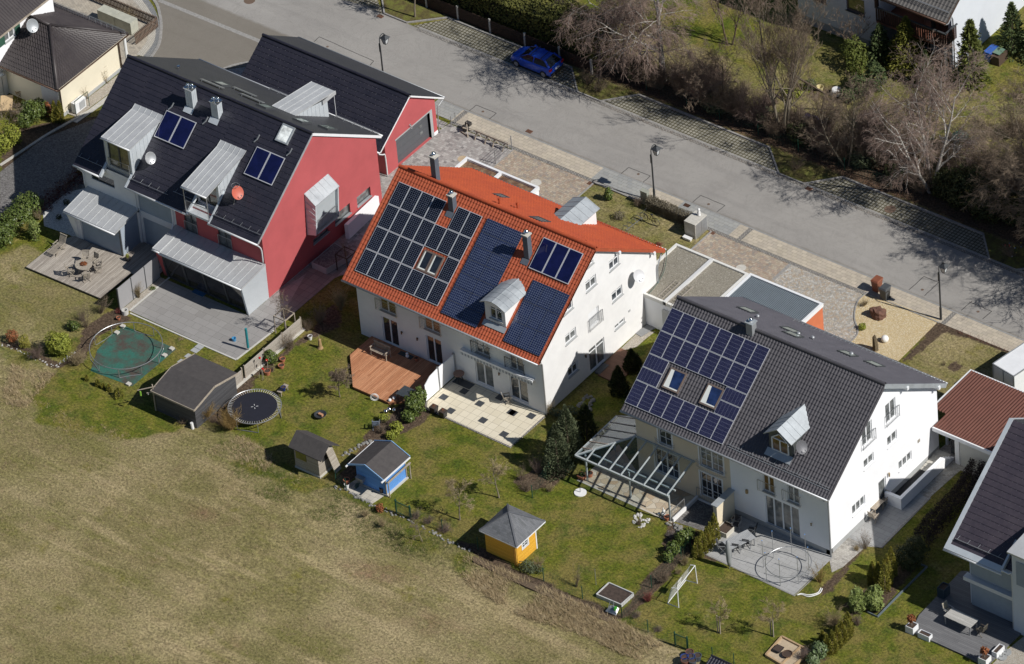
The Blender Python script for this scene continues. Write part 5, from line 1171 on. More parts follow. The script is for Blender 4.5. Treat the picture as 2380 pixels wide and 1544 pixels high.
G3=thing('garage','orange walled garage with a ribbed blue grey metal roof and white rim','garage',(15,8,0))
ORW=plain('orange_wall',(.55,.16,.07),.85,0,.08,2); CORR=plain('blue_grey_sheet',(.16,.19,.215),.4,.4,.08,2)
flat_garage(G3,12.2,18.35,6.0,11.35,2.75,ORW,FRW,None,2.6)
m=MB(); n=42; prof=[]
for i in range(n*4+1): prof.append((12.35+5.85*i/(n*4),.055 if (i%4) in(1,2) else 0))
for (x,h),(x2,h2) in zip(prof,prof[1:]): m.quad((x,6.15,2.55+h),(x2,6.15,2.55+h2),(x2,11.2,2.62+h2),(x,11.2,2.62+h))
m.build('roof',CORR,G3)
# vine on the orange wall
# brown sheet roof garage on the right with carport
G4=thing('garage','white garage with a brown corrugated roof and carport beside the white gable','garage',(34,8,0))
BR=plain('brown_sheet',(.15,.062,.045),.5,.2,.12,1.5)
m=MB(); x0,x1,y0,y1,z=30.75,37.6,4.6,10.95,2.75; n=30
for i in range(n*4): 
    xa=32.2 if 0 else x0+.1+(x1-x0-.2)*i/(n*4); xb=x0+.1+(x1-x0-.2)*(i+1)/(n*4); ha=.085 if i%4 in(1,2) else 0; hb=.085 if (i+1)%4 in(1,2) else 0
    ya=y0+.1 if xa>31.95 else 6.3
    m.quad((xa,ya,z-.08+ha),(xb,ya,z-.08+hb),(xb,y1-.1,z-.04+hb),(xa,y1-.1,z-.04+ha))
m.build('roof',BR,G4)
m=MB(); m.box(32.0,x1,y0,y0+.1,z-.3,z);m.box(x0,x1,y1-.1,y1,z-.25,z);m.box(x0,x0+.1,6.3,y1-.1,z-.25,z); m.build('fascia',FRW,G4)
m=MB(); m.box(33.5,37.5,5.1,5.25,0,2.45);m.box(33.5,33.65,5.25,10.8,0,2.45);m.box(33.5,33.85,5.0,5.1,0,2.45); m.build('wall',WHITE,G4)
m=MB().box(33.95,37.4,5.0,5.1,.05,2.3); 
for i in range(44): m.box(33.97+i*.078,34.0+i*.078,4.985,5.0,.08,2.28)
d=m.build('garage_door',plain('door_cream',(.62,.61,.56),.6,0,.04,3),G4); MB().box(34.95,35.05,4.93,5.0,.95,1.05).build('handle',FRD,d)
m=MB(); m.box(31.0,31.15,10.5,10.65,0,2.5); m.box(31.9,32.05,6.2,6.35,0,2.5); m.build('post',FRW,G4)
gr=thing('kettle_grill','black covered grill on wheels under the carport by the white garage door','grill',(33.0,5.9,0)); MB().ball((33.0,5.9,.85),.38,14,8,(1,1,1.1)).build('grill_cover',plain('black_cover',(.02,.02,.022),.6),gr,smooth=True); m=MB(); m.tube([(32.75,5.8,.12),(32.75,5.86,.12)],.11,12); m.build('wheel',FRW,gr); MB().box(32.7,33.3,5.65,6.1,.08,.5).build('leg_frame',FRD,gr)
# parked box truck
TR=thing('box_trailer','white box truck body parked behind the brown roofed garage','truck',(34,14,0))
m=MB().hexa([(31.95,12.05,.75),(34.0,11.6,.75),(35.2,17.0,.75),(33.1,17.4,.75)],[(31.85,11.95,3.05),(33.55,11.6,3.05),(34.8,16.8,3.05),(33.0,17.2,3.05)])
m=MB(); e=Vector((31.7,12.2,0));u=Vector((1.72,-.18,0)).normalized();v=Vector((.10,.995,0)).normalized(); v=Vector((.18,.98,0)).normalized(); u=Vector((.985,-.17,0)); W_,L_=1.95,4.6
q=[e,e+u*W_,e+u*W_+v*L_,e+v*L_]; m.hexa([p+Vector((0,0,.7)) for p in q],[p+Vector((0,0,2.75)) for p in q]); m.build('box_body',plain('truck_white',(.74,.75,.76),.4,0,.05,2),TR)
fr_=MB(); 
for i in range(4): fr_.bar(q[i]+Vector((0,0,2.76)),q[(i+1)%4]+Vector((0,0,2.76)),.07); fr_.bar(q[i]+Vector((0,0,.7)),q[i]+Vector((0,0,2.75)),.07)
fr_.bar(q[0].lerp(q[1],.5)+Vector((0,0,.75))-v*.02,q[0].lerp(q[1],.5)+Vector((0,0,2.7))-v*.02,.05); fr_.build('frame',GUT,TR)
for s in (0,1):
    for k in (.9,3.6):
        c=(q[0] if s==0 else q[1])+v*k+Vector((0,0,.38)); MB().tube([c-u*.12*(1 if s else 0)+u*.0,c+u*(.18 if s==0 else -.18)],.36,16).build('wheel',plain('tyre',(.02,.02,.02),.8),TR)
m=MB(); c=e+v*(L_+.1)+Vector((0,0,.5)); qq=[c,c+u*W_,c+u*W_+v*1.7,c+v*1.7]; m.hexa(qq,[p+Vector((0,0,.9)) for p in qq]); qq2=[p+Vector((0,0,.9)) for p in [c,c+u*W_,c+u*W_+v*1.1,c+v*1.1]]; m.hexa(qq2,[p+Vector((0,0,.8)) for p in qq2]); m.build('cab',plain('truck_white',(.7,.7,.7)),TR)
# house cut by the right edge of the picture
S=thing('house','blue white house with a dark roof cut by the right edge of the picture','house',(44,0,0))
sp=Plane(1.2,10.0,.70,-1); sf=Plane(1.2,10.0,.70,1); sx0=40.75
r=MB(); roofslab(r,sp,sx0,60,1.2,-6.5,.25); roofslab(r,sf,sx0,60,1.2,8.5,.25); roof=r.build('roof',plain('verge_pale',(.46,.48,.50),.6,.1,.05),S)
tiles(sp,sx0+.3,60,-6.3,.36,.42,'flat',h=.02,step=.03).build('near_tiles',tilem('plum_tile',(.045,.038,.05),(.07,.058,.07),.4),roof); tiles(sf,sx0+.3,60,8.4,.3,.36,'plain').build('far_tiles',TIBF,roof)
m=MB(); m.ext([sp.at(sx0,1.2,.06),sp.at(sx0+.3,1.2,.06),sp.at(sx0+.3,-6.6,.06),sp.at(sx0,-6.6,.06)],-sp.nu*.1); m.ext([sp.at(sx0,-6.25,.07),sp.at(45.2,-6.25,.07),sp.at(45.2,-6.6,.07),sp.at(sx0,-6.6,.07)],-sp.nu*.05); m.build('metal_trim',ZINCW,roof); 
s=MB(); snowguard(s,sp,sx0+.5,45,-5.9,.8,.18,3); s.build('snow_guard',GUT,roof)
gutter(S,sx0,45.3,-6.68,sp.at(0,-6.6).z-.05,.07,GUTW)
m=MB(); m.box(42.3,60,-6.0,8,0,4.6); m.ext([(42.3,-6.0,4.6),(42.3,8,4.6),(42.3,8,5.0),(42.3,1.2,9.6),(42.3,-6,4.7)],(10,0,0)); m.ext([(sx0+.05,-5.3,5.3),(sx0+.05,7.6,5.3),(sx0+.05,1.2,9.7)],(1.6,0,0)); m.build('wall',plain('blue_white_plaster',(.62,.65,.70),.9,0,.04,1),S)
m=MB(); slatwall(m,'y',-6.1,-1,42.45,46.0,2.75,4.65,.09); m.build('blind',BLIND,S);m=MB(); slatwall(m,'y',-6.1,-1,42.45,46.1,.1,2.35,.09); m.build('blind',BLIND,S)
MB().box(42.1,46.1,-6.5,-6.0,2.38,2.68).build('ledge',GUTW,S)
m=MB(); m.box(46.15,60,-6.7,-5.9,0,6.9); m.build('bay',plain('blue_white_plaster',(.6,.6,.6)),S); slatwall(MB(),'y',-6.75,-1,46.5,49,4.3,6.2,.09).build('blind',BLIND,S)
m=MB(); m.hexa([(45.95,-6.95,6.85),(60,-6.95,6.85),(60,0,7.3),(45.95,0,7.3)],[(45.95,-6.95,6.98),(60,-6.95,6.98),(60,0,7.42),(45.95,0,7.42)]); m.build('bay_roof',ZINCL,S)
downpipe(S,[(45.3,-6.7,4.9),(45.9,-6.7,4.85),(46.05,-6.6,4.6),(46.05,-6.6,.1)],.06,GUTW)
MB().hexa([(45.2,-6.6,4.62),(45.35,-6.6,4.62),(45.35,-4.9,5.8),(45.2,-4.9,5.8)],[(45.2,-6.6,4.95),(45.35,-6.6,4.95),(45.35,-4.9,6.15),(45.2,-4.9,6.15)]).build('cheek',ZINCW,S)
# top-left hipped garage and house
A1_=thing('garage','cream garage with a brown hipped tile roof at the top left','garage',(-45,4,0))
ez=2.95; ex,ey0,ey1=-42.0,1.38,9.25; wx=-47.6; hz=5.0; hx_,hy=-45.55,5.05
tp=Plane(ey0,ez,-(hz-ez)/(hy-ey0),-1)
def facet(mb,P0,P1,Q1,Q0,rows,cols,st=.03):
    """tiled facet: eave P0-P1, top Q0-Q1 with stepped courses"""
    P0,P1,Q1,Q0=map(Vector,(P0,P1,Q1,Q0)); n=(P1-P0).cross(Q0-P0).normalized(); n=n if n.z>0 else -n
    for r in range(rows):
        a,b=r/rows,(r+1)/rows
        A_=P0.lerp(Q0,a);B_=P1.lerp(Q1,a);C_=P1.lerp(Q1,b);D_=P0.lerp(Q0,b); nc=max(1,int((B_-A_).length/.24))
        for k in range(nc):
            t0,t1,t2=k/nc,(k+.5)/nc,(k+1)/nc
            lo=[A_.lerp(B_,t) for t in(t0,t1,t2)]; hi=[D_.lerp(C_,t) for t in(t0,t1,t2)]; h=[0,.04,0]
            for i in(0,1): mb.quad(lo[i]+n*(st+h[i]),lo[i+1]+n*(st+h[i+1]),hi[i+1]+n*h[i+1],hi[i]+n*h[i]); mb.quad(lo[i]-n*.02,lo[i+1]-n*.02,lo[i+1]+n*(st+h[i+1]),lo[i]+n*(st+h[i]))
m=MB(); facet(m,(wx-3,ey0,ez),(ex,ey0,ez),(hx_,hy,hz),(wx-3,hy,hz),13,1); facet(m,(ex,ey0,ez),(ex,ey1,ez),(hx_,hy+.05,hz),(hx_,hy,hz),13,1); facet(m,(ex,ey1,ez),(wx-3,ey1,ez),(wx-3,hy,hz),(hx_,hy,hz),12,1)
m.build('roof',TIN,A1_)
m=MB(); m.tube([(ex,ey0,ez+.05),(hx_,hy,hz+.06)],.12,8); m.tube([(ex,ey1,ez+.05),(hx_,hy,hz+.06)],.12,8); m.tube([(hx_,hy,hz+.06),(wx,hy,hz+.06)],.12,8); m.build('ridge_tiles',TIN,A1_,smooth=True)
m=MB(); m.box(wx-3,-42.4,2.0,8.6,0,ez); m.box(wx-3,ex+.05,ey0+.05,ey1-.05,ez-.1,ez-.02); m.build('wall',plain('pale_cream',(.72,.66,.52),.9,0,.04,1),A1_)
m=MB(); m.box(-42.42,-42.33,1.98,8.6,0,.25); m.build('plinth',GREYP,A1_)
MB().box(-44.2,-42.6,1.93,2.0,.02,2.15).build('garage_door',plain('door_white2',(.6,.6,.62),.6,0,.04),A1_)
m=MB(); m.tube([(wx-3,ey0-.06,ez-.06),(ex+.06,ey0-.06,ez-.06)],.06,8); m.tube([(ex+.06,ey0-.06,ez-.06),(ex+.06,ey1,ez-.06)],.06,8); m.tube([(-42.3,1.7,2.8),(-42.35,1.95,2.4),(-42.35,1.95,0)],.05,8);m.tube([(-42.25,8.6,2.8),(-42.3,8.5,2.4),(-42.3,8.5,0)],.05,8); m.build('gutter',plain('copper_brown',(.09,.05,.035),.5,.4),A1_,smooth=True)
m=MB().cyl((-42.15,9.0),.12,0,2.9,14); m.build('column',FRW,A1_)
s=MB(); 
for k in range(12): x=-49+.55*k; s.bar((x,ey1-.5,ez+.25),(x,ey1-.5,ez+.6),.03)
for z in (.45,.6,.7): s.tube([(-49.5,ey1-.5,ez+z-.05),(ex+.2,ey1-.4,ez+z-.05)],.02,5)
s.build('snow_guard',GUT,A1_)
dish(A1_,(-46.3,4.0,5.35),.48,math.radians(-15),math.radians(28),plain('dish_grey2',(.36,.38,.39),.4,.3,.05),mount=(-46.4,3.9,4.6))
A2_=thing('house','white house with green shutters cut by the top left corner','house',(-52,3,0))
m=MB(); wallface(m,'x',wx,1,[(-4,0),(7.75,0),(7.75,5.95),(-4,5.95)],[(2.35,3.45,4.3,5.35)],.12); m.box(-58,wx-.02,-4,7.75,0,4.2); m.box(-58,wx-.02,7.7,7.75,0,5.9); m.build('wall',WHITE2,A2_)
window(A2_,'x',wx,1,(2.35,3.45,4.3,5.35),2,.3,gl=GLC); 
for a,b in ((1.75,2.33),(3.47,4.05)): MB().box(wx+.01,wx+.05,a,b,4.3,5.4).build('shutter',plain('green_shutter',(.03,.09,.06),.6),A2_)
ap=MB(); facet(ap,(-47.05,-5,5.75),(-47.05,8.1,5.75),(-52.5,8.1,9.2),(-52.5,-5,9.2),18,1); facet(ap,(-58,8.1,5.75),(-58,-5,5.75),(-52.5,-5,9.2),(-52.5,8.1,9.2),18,1); r_=ap.build('roof',TIN,A2_); MB().box(-47.15,-47.0,-5,8.1,5.6,5.74).build('gutter',WOODW,r_)
# far white house with a timber balcony
TT=thing('house','white house with a dark timber balcony beyond the birches','house',(3,44,0))
m=MB(); wl=[(-2.7,-1.15,3.2,4.55),(1.0,2.55,3.25,4.55),(1.0,2.6,6.3,7.6)]
wallface(m,'y',39.45,-1,[(-3.9,.7),(3.45,.7),(3.45,8.5),(-3.9,8.5)],[( -2.95,-1.35,2.55,3.95),(.45,2.05,2.75,4.15),(.45,2.05,5.6,6.9)],.2)
wallface(m,'y',41.6,-1,[(3.45,0),(8.88,0),(8.88,6.8),(3.45,6.8)],[(4.3,6.2,.1,2.3)],.2); m.quad((3.45,39.45,0),(3.45,41.6,0),(3.45,41.6,8.5),(3.45,39.45,8.5))
wallface(m,'x',8.9,1,[(40.6,0),(54,0),(54,6.6),(47.5,11.0),(40.6,6.2)],[],.1); m.quad((-3.9,39.45,0),(-3.9,54,0),(-3.9,54,8.5),(-3.9,39.45,8.5)[::1]); m.box(8.6,8.89,40.55,41.7,0,6.2); m.build('wall',plain('far_plaster',(.62,.65,.70),.95,0,.03,1),TT)
MB().box(-3.9,3.44,39.47,39.6,0,.7).build('plinth',GREYP,TT); MB().box(-3.6,8.5,41.8,53,.02,6).build('interior',DARK,TT)
for h in (( -2.95,-1.35,2.55,3.95),(.45,2.05,2.75,4.15),(.45,2.05,5.6,6.9)): window(TT,'y',39.45,-1,h,1,0,frame=WBR,gl=glass('green_reflect',(.05,.055,.025),.08),fw=.1,sillmat=FRD)
window(TT,'y',41.6,-1,(4.3,6.2,.1,2.3),2,0,frame=WBR,gl=GLD,sill=False)
B=MB(); by=39.25; B.box(3.2,9.3,by,by+.08,2.95,3.05); x=3.2
while x<9.25: B.box(x,x+.14,by-.03,by,3.0,4.15); x+=.2
y=by
while y<40.6: B.box(9.25,9.28,y,y+.14,3.0,4.15); y+=.2
bal=B.build('balcony',plain('balcony_wood',(.05,.022,.016),.8,0,.25,5),TT); MB().box(3.2,8.85,by,41.6,2.8,2.95).build('balcony_floor',plain('balcony_tile',(.20,.08,.05),.7),bal)
m=MB(); m.box(3.15,9.33,by-.08,by+.06,4.15,4.22); m.box(9.2,9.33,by,40.7,4.15,4.22); m.build('handrail',FRD,bal); MB().box(3.15,3.35,by-.05,39.5,4.2,5.0).build('privacy_panel',plain('balcony_wood',(.1,.04,.03)),bal)
MB().box(9.05,9.2,by+.05,by+.2,0,2.8).build('post',FRW,TT)
tp_=Plane(47.4,11.0,.68,-1); r=MB(); roofslab(r,tp_,3.9,9.5,47.4,39.1,.2); r_=r.build('roof',DARKW,TT); tiles(tp_,3.9,9.5,39.1,.3,.38,'wave').build('near_tiles',tilem('far_grey_tile',(.09,.085,.08),(.14,.13,.12),.6),r_); s=MB();
for k in (0,.12,.24): s.tube([tp_.at(3.9,39.7,.1+k),tp_.at(9.4,39.7,.1+k)],.02,5)
s.build('snow_guard',GUT,r_); gutter(TT,3.9,9.5,39.0,tp_.at(0,39.1).z-.06,.08,plain('copper_brown',(.1,.05,.03))); downpipe(TT,[(9.4,39.0,5.2),(9.3,39.6,4.9),(9.05,40.5,4.6),(9.05,40.5,0)],.05)
MB().box(6.6,7.2,40.4,40.9,2.95,3.8).build('covered_grill',FRD,TT)
# ================================================= SHEDS
def plk(name,c1,c2,w=.12): return planks(name,c1,c2,'h',w)
GSH=plk('shed_grey',(.30,.26,.21),(.40,.36,.30)); DSH=plk('shed_dark',(.05,.05,.055),(.08,.08,.085)); BSH=plk('shed_blue',(.10,.27,.62),(.12,.31,.70),.09); YSH=plk('shed_yellow',(.70,.36,.03),(.78,.43,.05),.1)
FELT=N('roof_felt',.9,0,.3); FELT.col(FELT.ramp(FELT.noise(3,detail=8,rough=.75),[(.3,(.055,.05,.05)),(.7,(.085,.078,.075))])); FELT.bump(FELT.noise(40,detail=3),.5,.01); FELT=FELT.m
# long dark shed of the left garden (ridge across X)
S1=thing('garden_shed','large grey felt roofed shed beside the big bare trampoline frame','shed',(-13.5,-17.6,0))
ze,zr_=2.0,2.35; xa,xb,ya,ymid,yb=-15.6,-11.75,-19.95,-17.7,-15.25
m=MB(); m.box(xa+.15,xb-.15,ya+.2,yb-.15,0,1.7); m.ext([(xa+.15,ya+.2,1.7),(xa+.15,yb-.15,1.7),(xa+.15,ymid,zr_-.06)],(xb-xa-.3,0,0)); m.build('wall',DSH,S1)
R=MB(); 
for p,q,s in ((ya,ymid,1),(ymid,yb,-1)):
    z0_,z1_=(ze-.15,zr_) if s>0 else (zr_,ze-.2); R.hexa([(xa,p,z0_-.05),(xb,p,z0_-.05),(xb,q,z1_-.05),(xa,q,z1_-.05)],[(xa,p,z0_),(xb,p,z0_),(xb,q,z1_),(xa,q,z1_)])
R.build('roof',FELT,S1); m=MB()
for x in (xa,xb):
    m.bar((x,ya,ze-.2),(x,ymid,zr_-.04),.05,.14); m.bar((x,ymid,zr_-.04),(x,yb,ze-.24),.05,.14)
m.bar((xa,ya-.02,ze-.2),(xb,ya-.02,ze-.2),.05,.14); m.build('bargeboard',WOODW,S1)
# small weathered shed
S2=thing('garden_shed','small weathered wooden shed with a dark roof, left of the blue one','shed',(-2.6,-18.5,0))
xa,xb,ya,yb=-3.75,-1.5,-19.25,-17.75; ze=2.05; ym=(ya+yb)/2; zr_=2.65
m=MB(); m.box(xa+.1,xb-.05,ya,yb,.15,ze); m.ext([(xa+.1,ya,ze),(xa+.1,yb,ze),(xa+.1,ym,zr_-.1)],(xb-xa-.15,0,0)); m.build('wall',GSH,S2); MB().box(xa+.05,xb,ya-.03,yb+.03,-.05,.15).build('base',CON,S2)
R=MB(); xl_,xr_=xa-.15,xb+.45; yo=.25
for p,q,z0_,z1_ in ((ya-yo,ym,ze-.15,zr_),(ym,yb+yo,zr_,ze-.15)): R.hexa([(xl_,p,z0_-.06),(xr_,p,z0_-.06),(xr_,q,z1_-.06),(xl_,q,z1_-.06)],[(xl_,p,z0_),(xr_,p,z0_),(xr_,q,z1_),(xl_,q,z1_)])
R.build('roof',FELT,S2); m=MB().ext([(xb+.02,ya+.1,ze-.05),(xb+.02,yb-.1,ze-.05),(xb+.02,ym,zr_-.12)],(.02,0,0)); m.build('gable_board',planks('new_wood',(.62,.40,.22),(.68,.46,.26),'h',.09),S2)
MB().box(xb-.06,xb-.03,ym-.35,ym+.25,1.1,1.85).build('window',DARK,S2); MB().box(-3.5,-2.6,ya-.02,ya,.95,1.75).build('window',glass('yellow_glass',(.10,.09,.02),.2),S2)
m=MB().hexa([(xb+.55,ym+.1,.1),(xb+.62,ym+.1,.1),(xb+.62,ym+.75,.1),(xb+.55,ym+.75,.1)],[(xb+.1,ym-.15,2.2),(xb+.16,ym-.15,2.2),(xb+.16,ym+.5,2.2),(xb+.1,ym+.5,2.2)]); single('loose_door',m,GSH,'old grey plank door leaning on the small weathered shed','door')
# blue shed
S3=thing('garden_shed','bright blue garden shed with a grey felt roof and white trim','shed',(2.2,-17.2,0))
xa,xb,ya,yb=.85,3.35,-18.2,-16.05; ze,zr_=1.95,2.45; xm=2.1
m=MB(); m.box(xa,xb,ya,yb,.1,ze-.05); m.ext([(xa,ya,ze-.05),(xb,ya,ze-.05),(xm,ya,zr_-.12)],(0,yb-ya,0)); m.build('wall',BSH,S3); MB().box(xa-.1,xb+.15,ya-.1,yb+.1,-.05,.1).build('base',CON,S3)
R=MB(); y0_,y1_=ya-.45,yb+.25
for p,q,z0_,z1_ in ((xa-.25,xm,ze-.14,zr_),(xm,xb+.25,zr_,ze-.14)): R.hexa([(p,y0_,z0_-.04),(q,y0_,z1_-.04),(q,y1_,z1_-.04),(p,y1_,z0_-.04)],[(p,y0_,z0_),(q,y0_,z1_),(q,y1_,z1_),(p,y1_,z0_)])
R.build('roof',FELT,S3); m=MB(); TB=plain('blue_trim',(.22,.40,.66),.6,0,.05)
for y in (y0_-.02,y1_+.02): m.bar((xa-.27,y,ze-.15),(xm,y,zr_),.04,.12); m.bar((xm,y,zr_),(xb+.27,y,ze-.15),.04,.12)
m.build('bargeboard',TB,S3); m=MB(); 
for x in (xa-.28,xb+.28): m.bar((x,y0_-.25,ze-.2),(x,y1_,ze-.2),.09,.08)
m.build('gutter',FRW,S3); m=MB(); m.bar((xb+.02,ya,.1),(xb+.02,ya,1.8),.07); m.bar((xb+.02,yb,.1),(xb+.02,yb,1.8),.07); m.bar((xb+.3,ya-.1,1.3),(xb+.3,yb+.2,1.35),.12,.06); m.bar((xb+.3,ya-.05,0),(xb+.3,ya-.05,1.3),.06);m.bar((xb+.3,yb+.1,0),(xb+.3,yb+.1,1.3),.06); m.build('wood_rack',WOODW,S3)
# yellow pavilion
S4=thing('garden_shed','yellow garden shed with a grey pyramid roof and white corners','shed',(13.7,-18,0))
xa,xb,ya,yb=12.45,15.1,-19.05,-17.0; ze=2.0
m=MB(); wallface(m,'y',ya,-1,[(xa,0),(xb,0),(xb,ze+.05),(xa,ze+.05)]); wallface(m,'x',xb,1,[(ya,0),(yb,0),(yb,ze+.05),(ya,ze+.05)],[(-18.45,-17.85,1.0,1.75)],.06); m.quad((xa,ya,0),(xa,ya,ze),(xa,yb,ze),(xa,yb,0)); m.quad((xa,yb,0),(xa,yb,ze),(xb,yb,ze),(xb,yb,0)); m.build('wall',YSH,S4); window(S4,'x',xb,1,(-18.45,-17.85,1.0,1.75),1,0,grid=3,surround=.09,fw=.05,depth=.05,gl=GLD,sill=False)
m=MB(); m.box(xb-.05,xb+.03,yb-.06,yb+.04,0,ze); m.build('corner_post',FRW,S4)
ap=Vector((13.6,-17.75,3.05)); R=MB(); c4=[Vector((xa-.2,ya-.3,ze-.05)),Vector((xb+.3,ya-.3,ze-.05)),Vector((xb+.3,yb+.75,ze-.05)),Vector((xa-.2,yb+.75,ze-.05))]
R.add(c4+[p+Vector((0,0,.06)) for p in c4]+[ap],[(3,2,1,0),(0,1,5,4),(1,2,6,5),(2,3,7,6),(3,0,4,7),(4,5,8),(5,6,8),(6,7,8),(7,4,8)])
R.build('roof',pavers('shingles',[(.10,.105,.11),(.15,.155,.165),(.125,.13,.14)],.3,.13,.06,(.07,.07,.075),0,.5),S4)
m=MB()
for p,q in ((c4[1],c4[2]),(c4[0],c4[1])): m.bar(p+Vector((0,0,-.02)),q+Vector((0,0,-.02)),.03,.09)
m.build('fascia',FRW,S4); m=MB()
for i in range(4): m.bar(c4[i]+Vector((0,0,.07)),ap+Vector((0,0,.02)),.12,.03)
m.build('hip_shingles',plain('slate_hip',(.10,.105,.115),.8),S4)
m=MB(); a=P(23,62,632); m.box(a.x-.1,a.x-.03,a.y-.12,a.y-.05,0,1.7); m.box(a.x-.25,a.x-.18,a.y-.12,a.y-.05,0,1.7); single('wooden_poles',m,plain('yellow_wood',(.6,.33,.05),.8),'pair of yellow wooden poles standing at the corner of the yellow shed','pole')
# ================================================= STREET AND GARDEN THINGS
IRON=plain('dark_iron',(.05,.055,.06),.5,.4,.1,6); TERRA=plain('terracotta',(.42,.15,.08),.8,0,.15,6); BLK=plain('black_plastic',(.025,.025,.028),.5); SOILM=plain('potting_soil',(.06,.04,.03),.95,0,.3,20)
TEAK=planks('grey_teak',(.30,.26,.21),(.38,.34,.28),'y',.06); WHT=plain('white_metal',(.75,.75,.74),.4,0,.03); FABD=plain('dark_mesh',(.04,.04,.045),.8)
GREENM=plain('green_metal',(.015,.07,.045),.5,.1)
# street lamps
def lamp(x,y,label,head=1):
    t=thing('street_lamp',label,'street lamp',(x,y,0),'curved street lamps')
    m=MB(); m.lathe((x,y),[(.085,0),(.085,1.1),(.06,1.15),(.055,4.0),(0,4.0)],10); m.bar((x-.07,y,3.4),(x-.07,y,4.15),.06); 
    pts=[(x,y,3.9)]+[(x,y+.3-.3*math.cos(a),4.5+.32*math.sin(a)) for a in [PI*k/7 for k in range(8)]]
    m.tube(pts,.035,8); m.build('pole',IRON,t,smooth=False)
    hy=y+.6; m=MB(); m.add([(x-.3,hy-.3,4.32),(x+.3,hy-.3,4.32),(x+.3,hy+.3,4.32),(x-.3,hy+.3,4.32),(x-.07,hy-.07,4.52),(x+.07,hy-.07,4.52),(x+.07,hy+.07,4.52),(x-.07,hy+.07,4.52)],[(3,2,1,0),(4,5,6,7),(0,1,5,4),(1,2,6,5),(2,3,7,6),(3,0,4,7)]); m.box(x-.12,x+.12,hy-.12,hy+.12,3.78,3.82)
    for a in(-1,1):
        for b in(-1,1): m.bar((x+a*.11,hy+b*.11,3.8),(x+a*.21,hy+b*.21,4.33),.025)
    m.build('lamp_hood',IRON,t)
    MB().hexa([(x-.105,hy-.105,3.82),(x+.105,hy-.105,3.82),(x+.105,hy+.105,3.82),(x-.105,hy+.105,3.82)],[(x-.195,hy-.195,4.32),(x+.195,hy-.195,4.32),(x+.195,hy+.195,4.32),(x-.195,hy+.195,4.32)]).build('lamp_glass',plain('milky_glass',(.55,.57,.58),.3,0,.03),t)
    return t
q=gy((889,160),16.9)
L1=lamp(q.x,16.9,'curved street lamp at the kerb behind the red garage')
for p,l in ((g((1520,470)),'curved street lamp beside the clipped hedge behind the orange roof'),(g((2187.5,743)),'curved street lamp at the corner of the yellow gravel bed')): 
    copy_thing(L1,(p.x,16.88,0),l)
# manholes and drains
def manhole(p,r,label,m1=None):
    q=g(p); m=MB().lathe((q.x,q.y),[(r,.0),(r,.026),(r*.86,.03),(r*.84,.024),(0,.024)],24); return single('manhole_cover',m,m1 or plain('rust_iron',(.16,.11,.08),.8,.2,.2,9),label,'manhole cover')
manhole(T(0,2320,8),.42,'large manhole cover in the asphalt at the top edge'); manhole(T(10,665,437),.09,'small round cap in the road behind the red garage roof')
manhole(T(10,2110,1040),.1,'small round cap in the patched road square right of the red garage'); manhole(T(21,1175,78),.1,'small round cap in the patched square left of the lamp by the hedge'); manhole(T(21,1828,358),.1,'small round cap in the patched square right of the clipped hedge')
manhole(T(31,1435,1153),.1,'small round cap in the road left of the right street lamp'); manhole(T(31,1953,1357),.1,'small round cap in the road right of the right street lamp')
manhole(T(31,1135,405),.42,'rusty ringed manhole cover in the parking lane'); manhole(T(21,222,158),.4,'pale manhole cover in the rose pavers',plain('concrete',(.5,.48,.43))); manhole(T(21,2130,950),.36,'pale manhole cover beside the orange garage',plain('concrete',(.5,.48,.43)))
manhole(T(10,1920,1480),.36,'sand coloured manhole cover ringed in rust on the grey pavers',plain('sand_cover',(.45,.35,.23),.8))
def drain(p,label):
    q=g(p); m=MB().box(q.x-.24,q.x+.24,q.y-.17,q.y+.17,0,.03)
    for i in range(5): m.box(q.x-.2,q.x+.2,q.y-.15+i*.066,q.y-.12+i*.066,.03,.045)
    return single('drain_grate',m,plain('rust_grate',(.17,.085,.055),.8,.2,.2,9),label,'drain grate')
for p,l in ((T(20,160,1225),'rusty drain grate in the road near the red garage drive'),(T(10,1155,155),'rusty drain grate at the first parking lane kerb'),(T(21,730,168),'rusty drain grate in the rose pavers by the lawn'),(T(21,1625,370),'small drain grate in the sidewalk by the clipped hedge'),(T(21,1860,622),'dark drain grate next to the concrete bin store'),(T(31,380,215),'drain grate at the parking lane kerb under the trees')): drain(p,l)
# wheelie bins
def bin_(p,mat,label):
    q=g(p); x,y=q.x-.05,q.y; t=thing('wheelie_bin',label,'wheelie bin',(x,y,0),'wheelie bins on the sidewalk')
    MB().hexa([(x-.22,y-.24,.08),(x+.22,y-.24,.08),(x+.22,y+.2,.08),(x-.22,y+.2,.08)],[(x-.29,y-.33,1.0),(x+.29,y-.33,1.0),(x+.29,y+.3,1.0),(x-.29,y+.3,1.0)]).build('bin_body',mat,t)
    m=MB().hexa([(x-.31,y-.36,1.0),(x+.31,y-.36,1.0),(x+.31,y+.36,1.0),(x-.31,y+.36,1.0)],[(x-.26,y-.28,1.1),(x+.26,y-.28,1.1),(x+.27,y+.34,1.07),(x-.27,y+.34,1.07)]); m.bar((x-.25,y+.38,1.02),(x+.25,y+.38,1.02),.04); m.build('lid',mat,t)
    for s in(-1,1): MB().tube([(x+s*.18,y+.2,.1),(x+s*.26,y+.2,.1)],.1,12).build('wheel',BLK,t)
bin_(T(31,1022,1165),plain('bin_brown',(.22,.075,.04),.5),'reddish brown wheelie bin on the sidewalk'); bin_(T(31,1097,1238),plain('bin_grey',(.07,.075,.08),.5),'dark grey wheelie bin on the sidewalk')
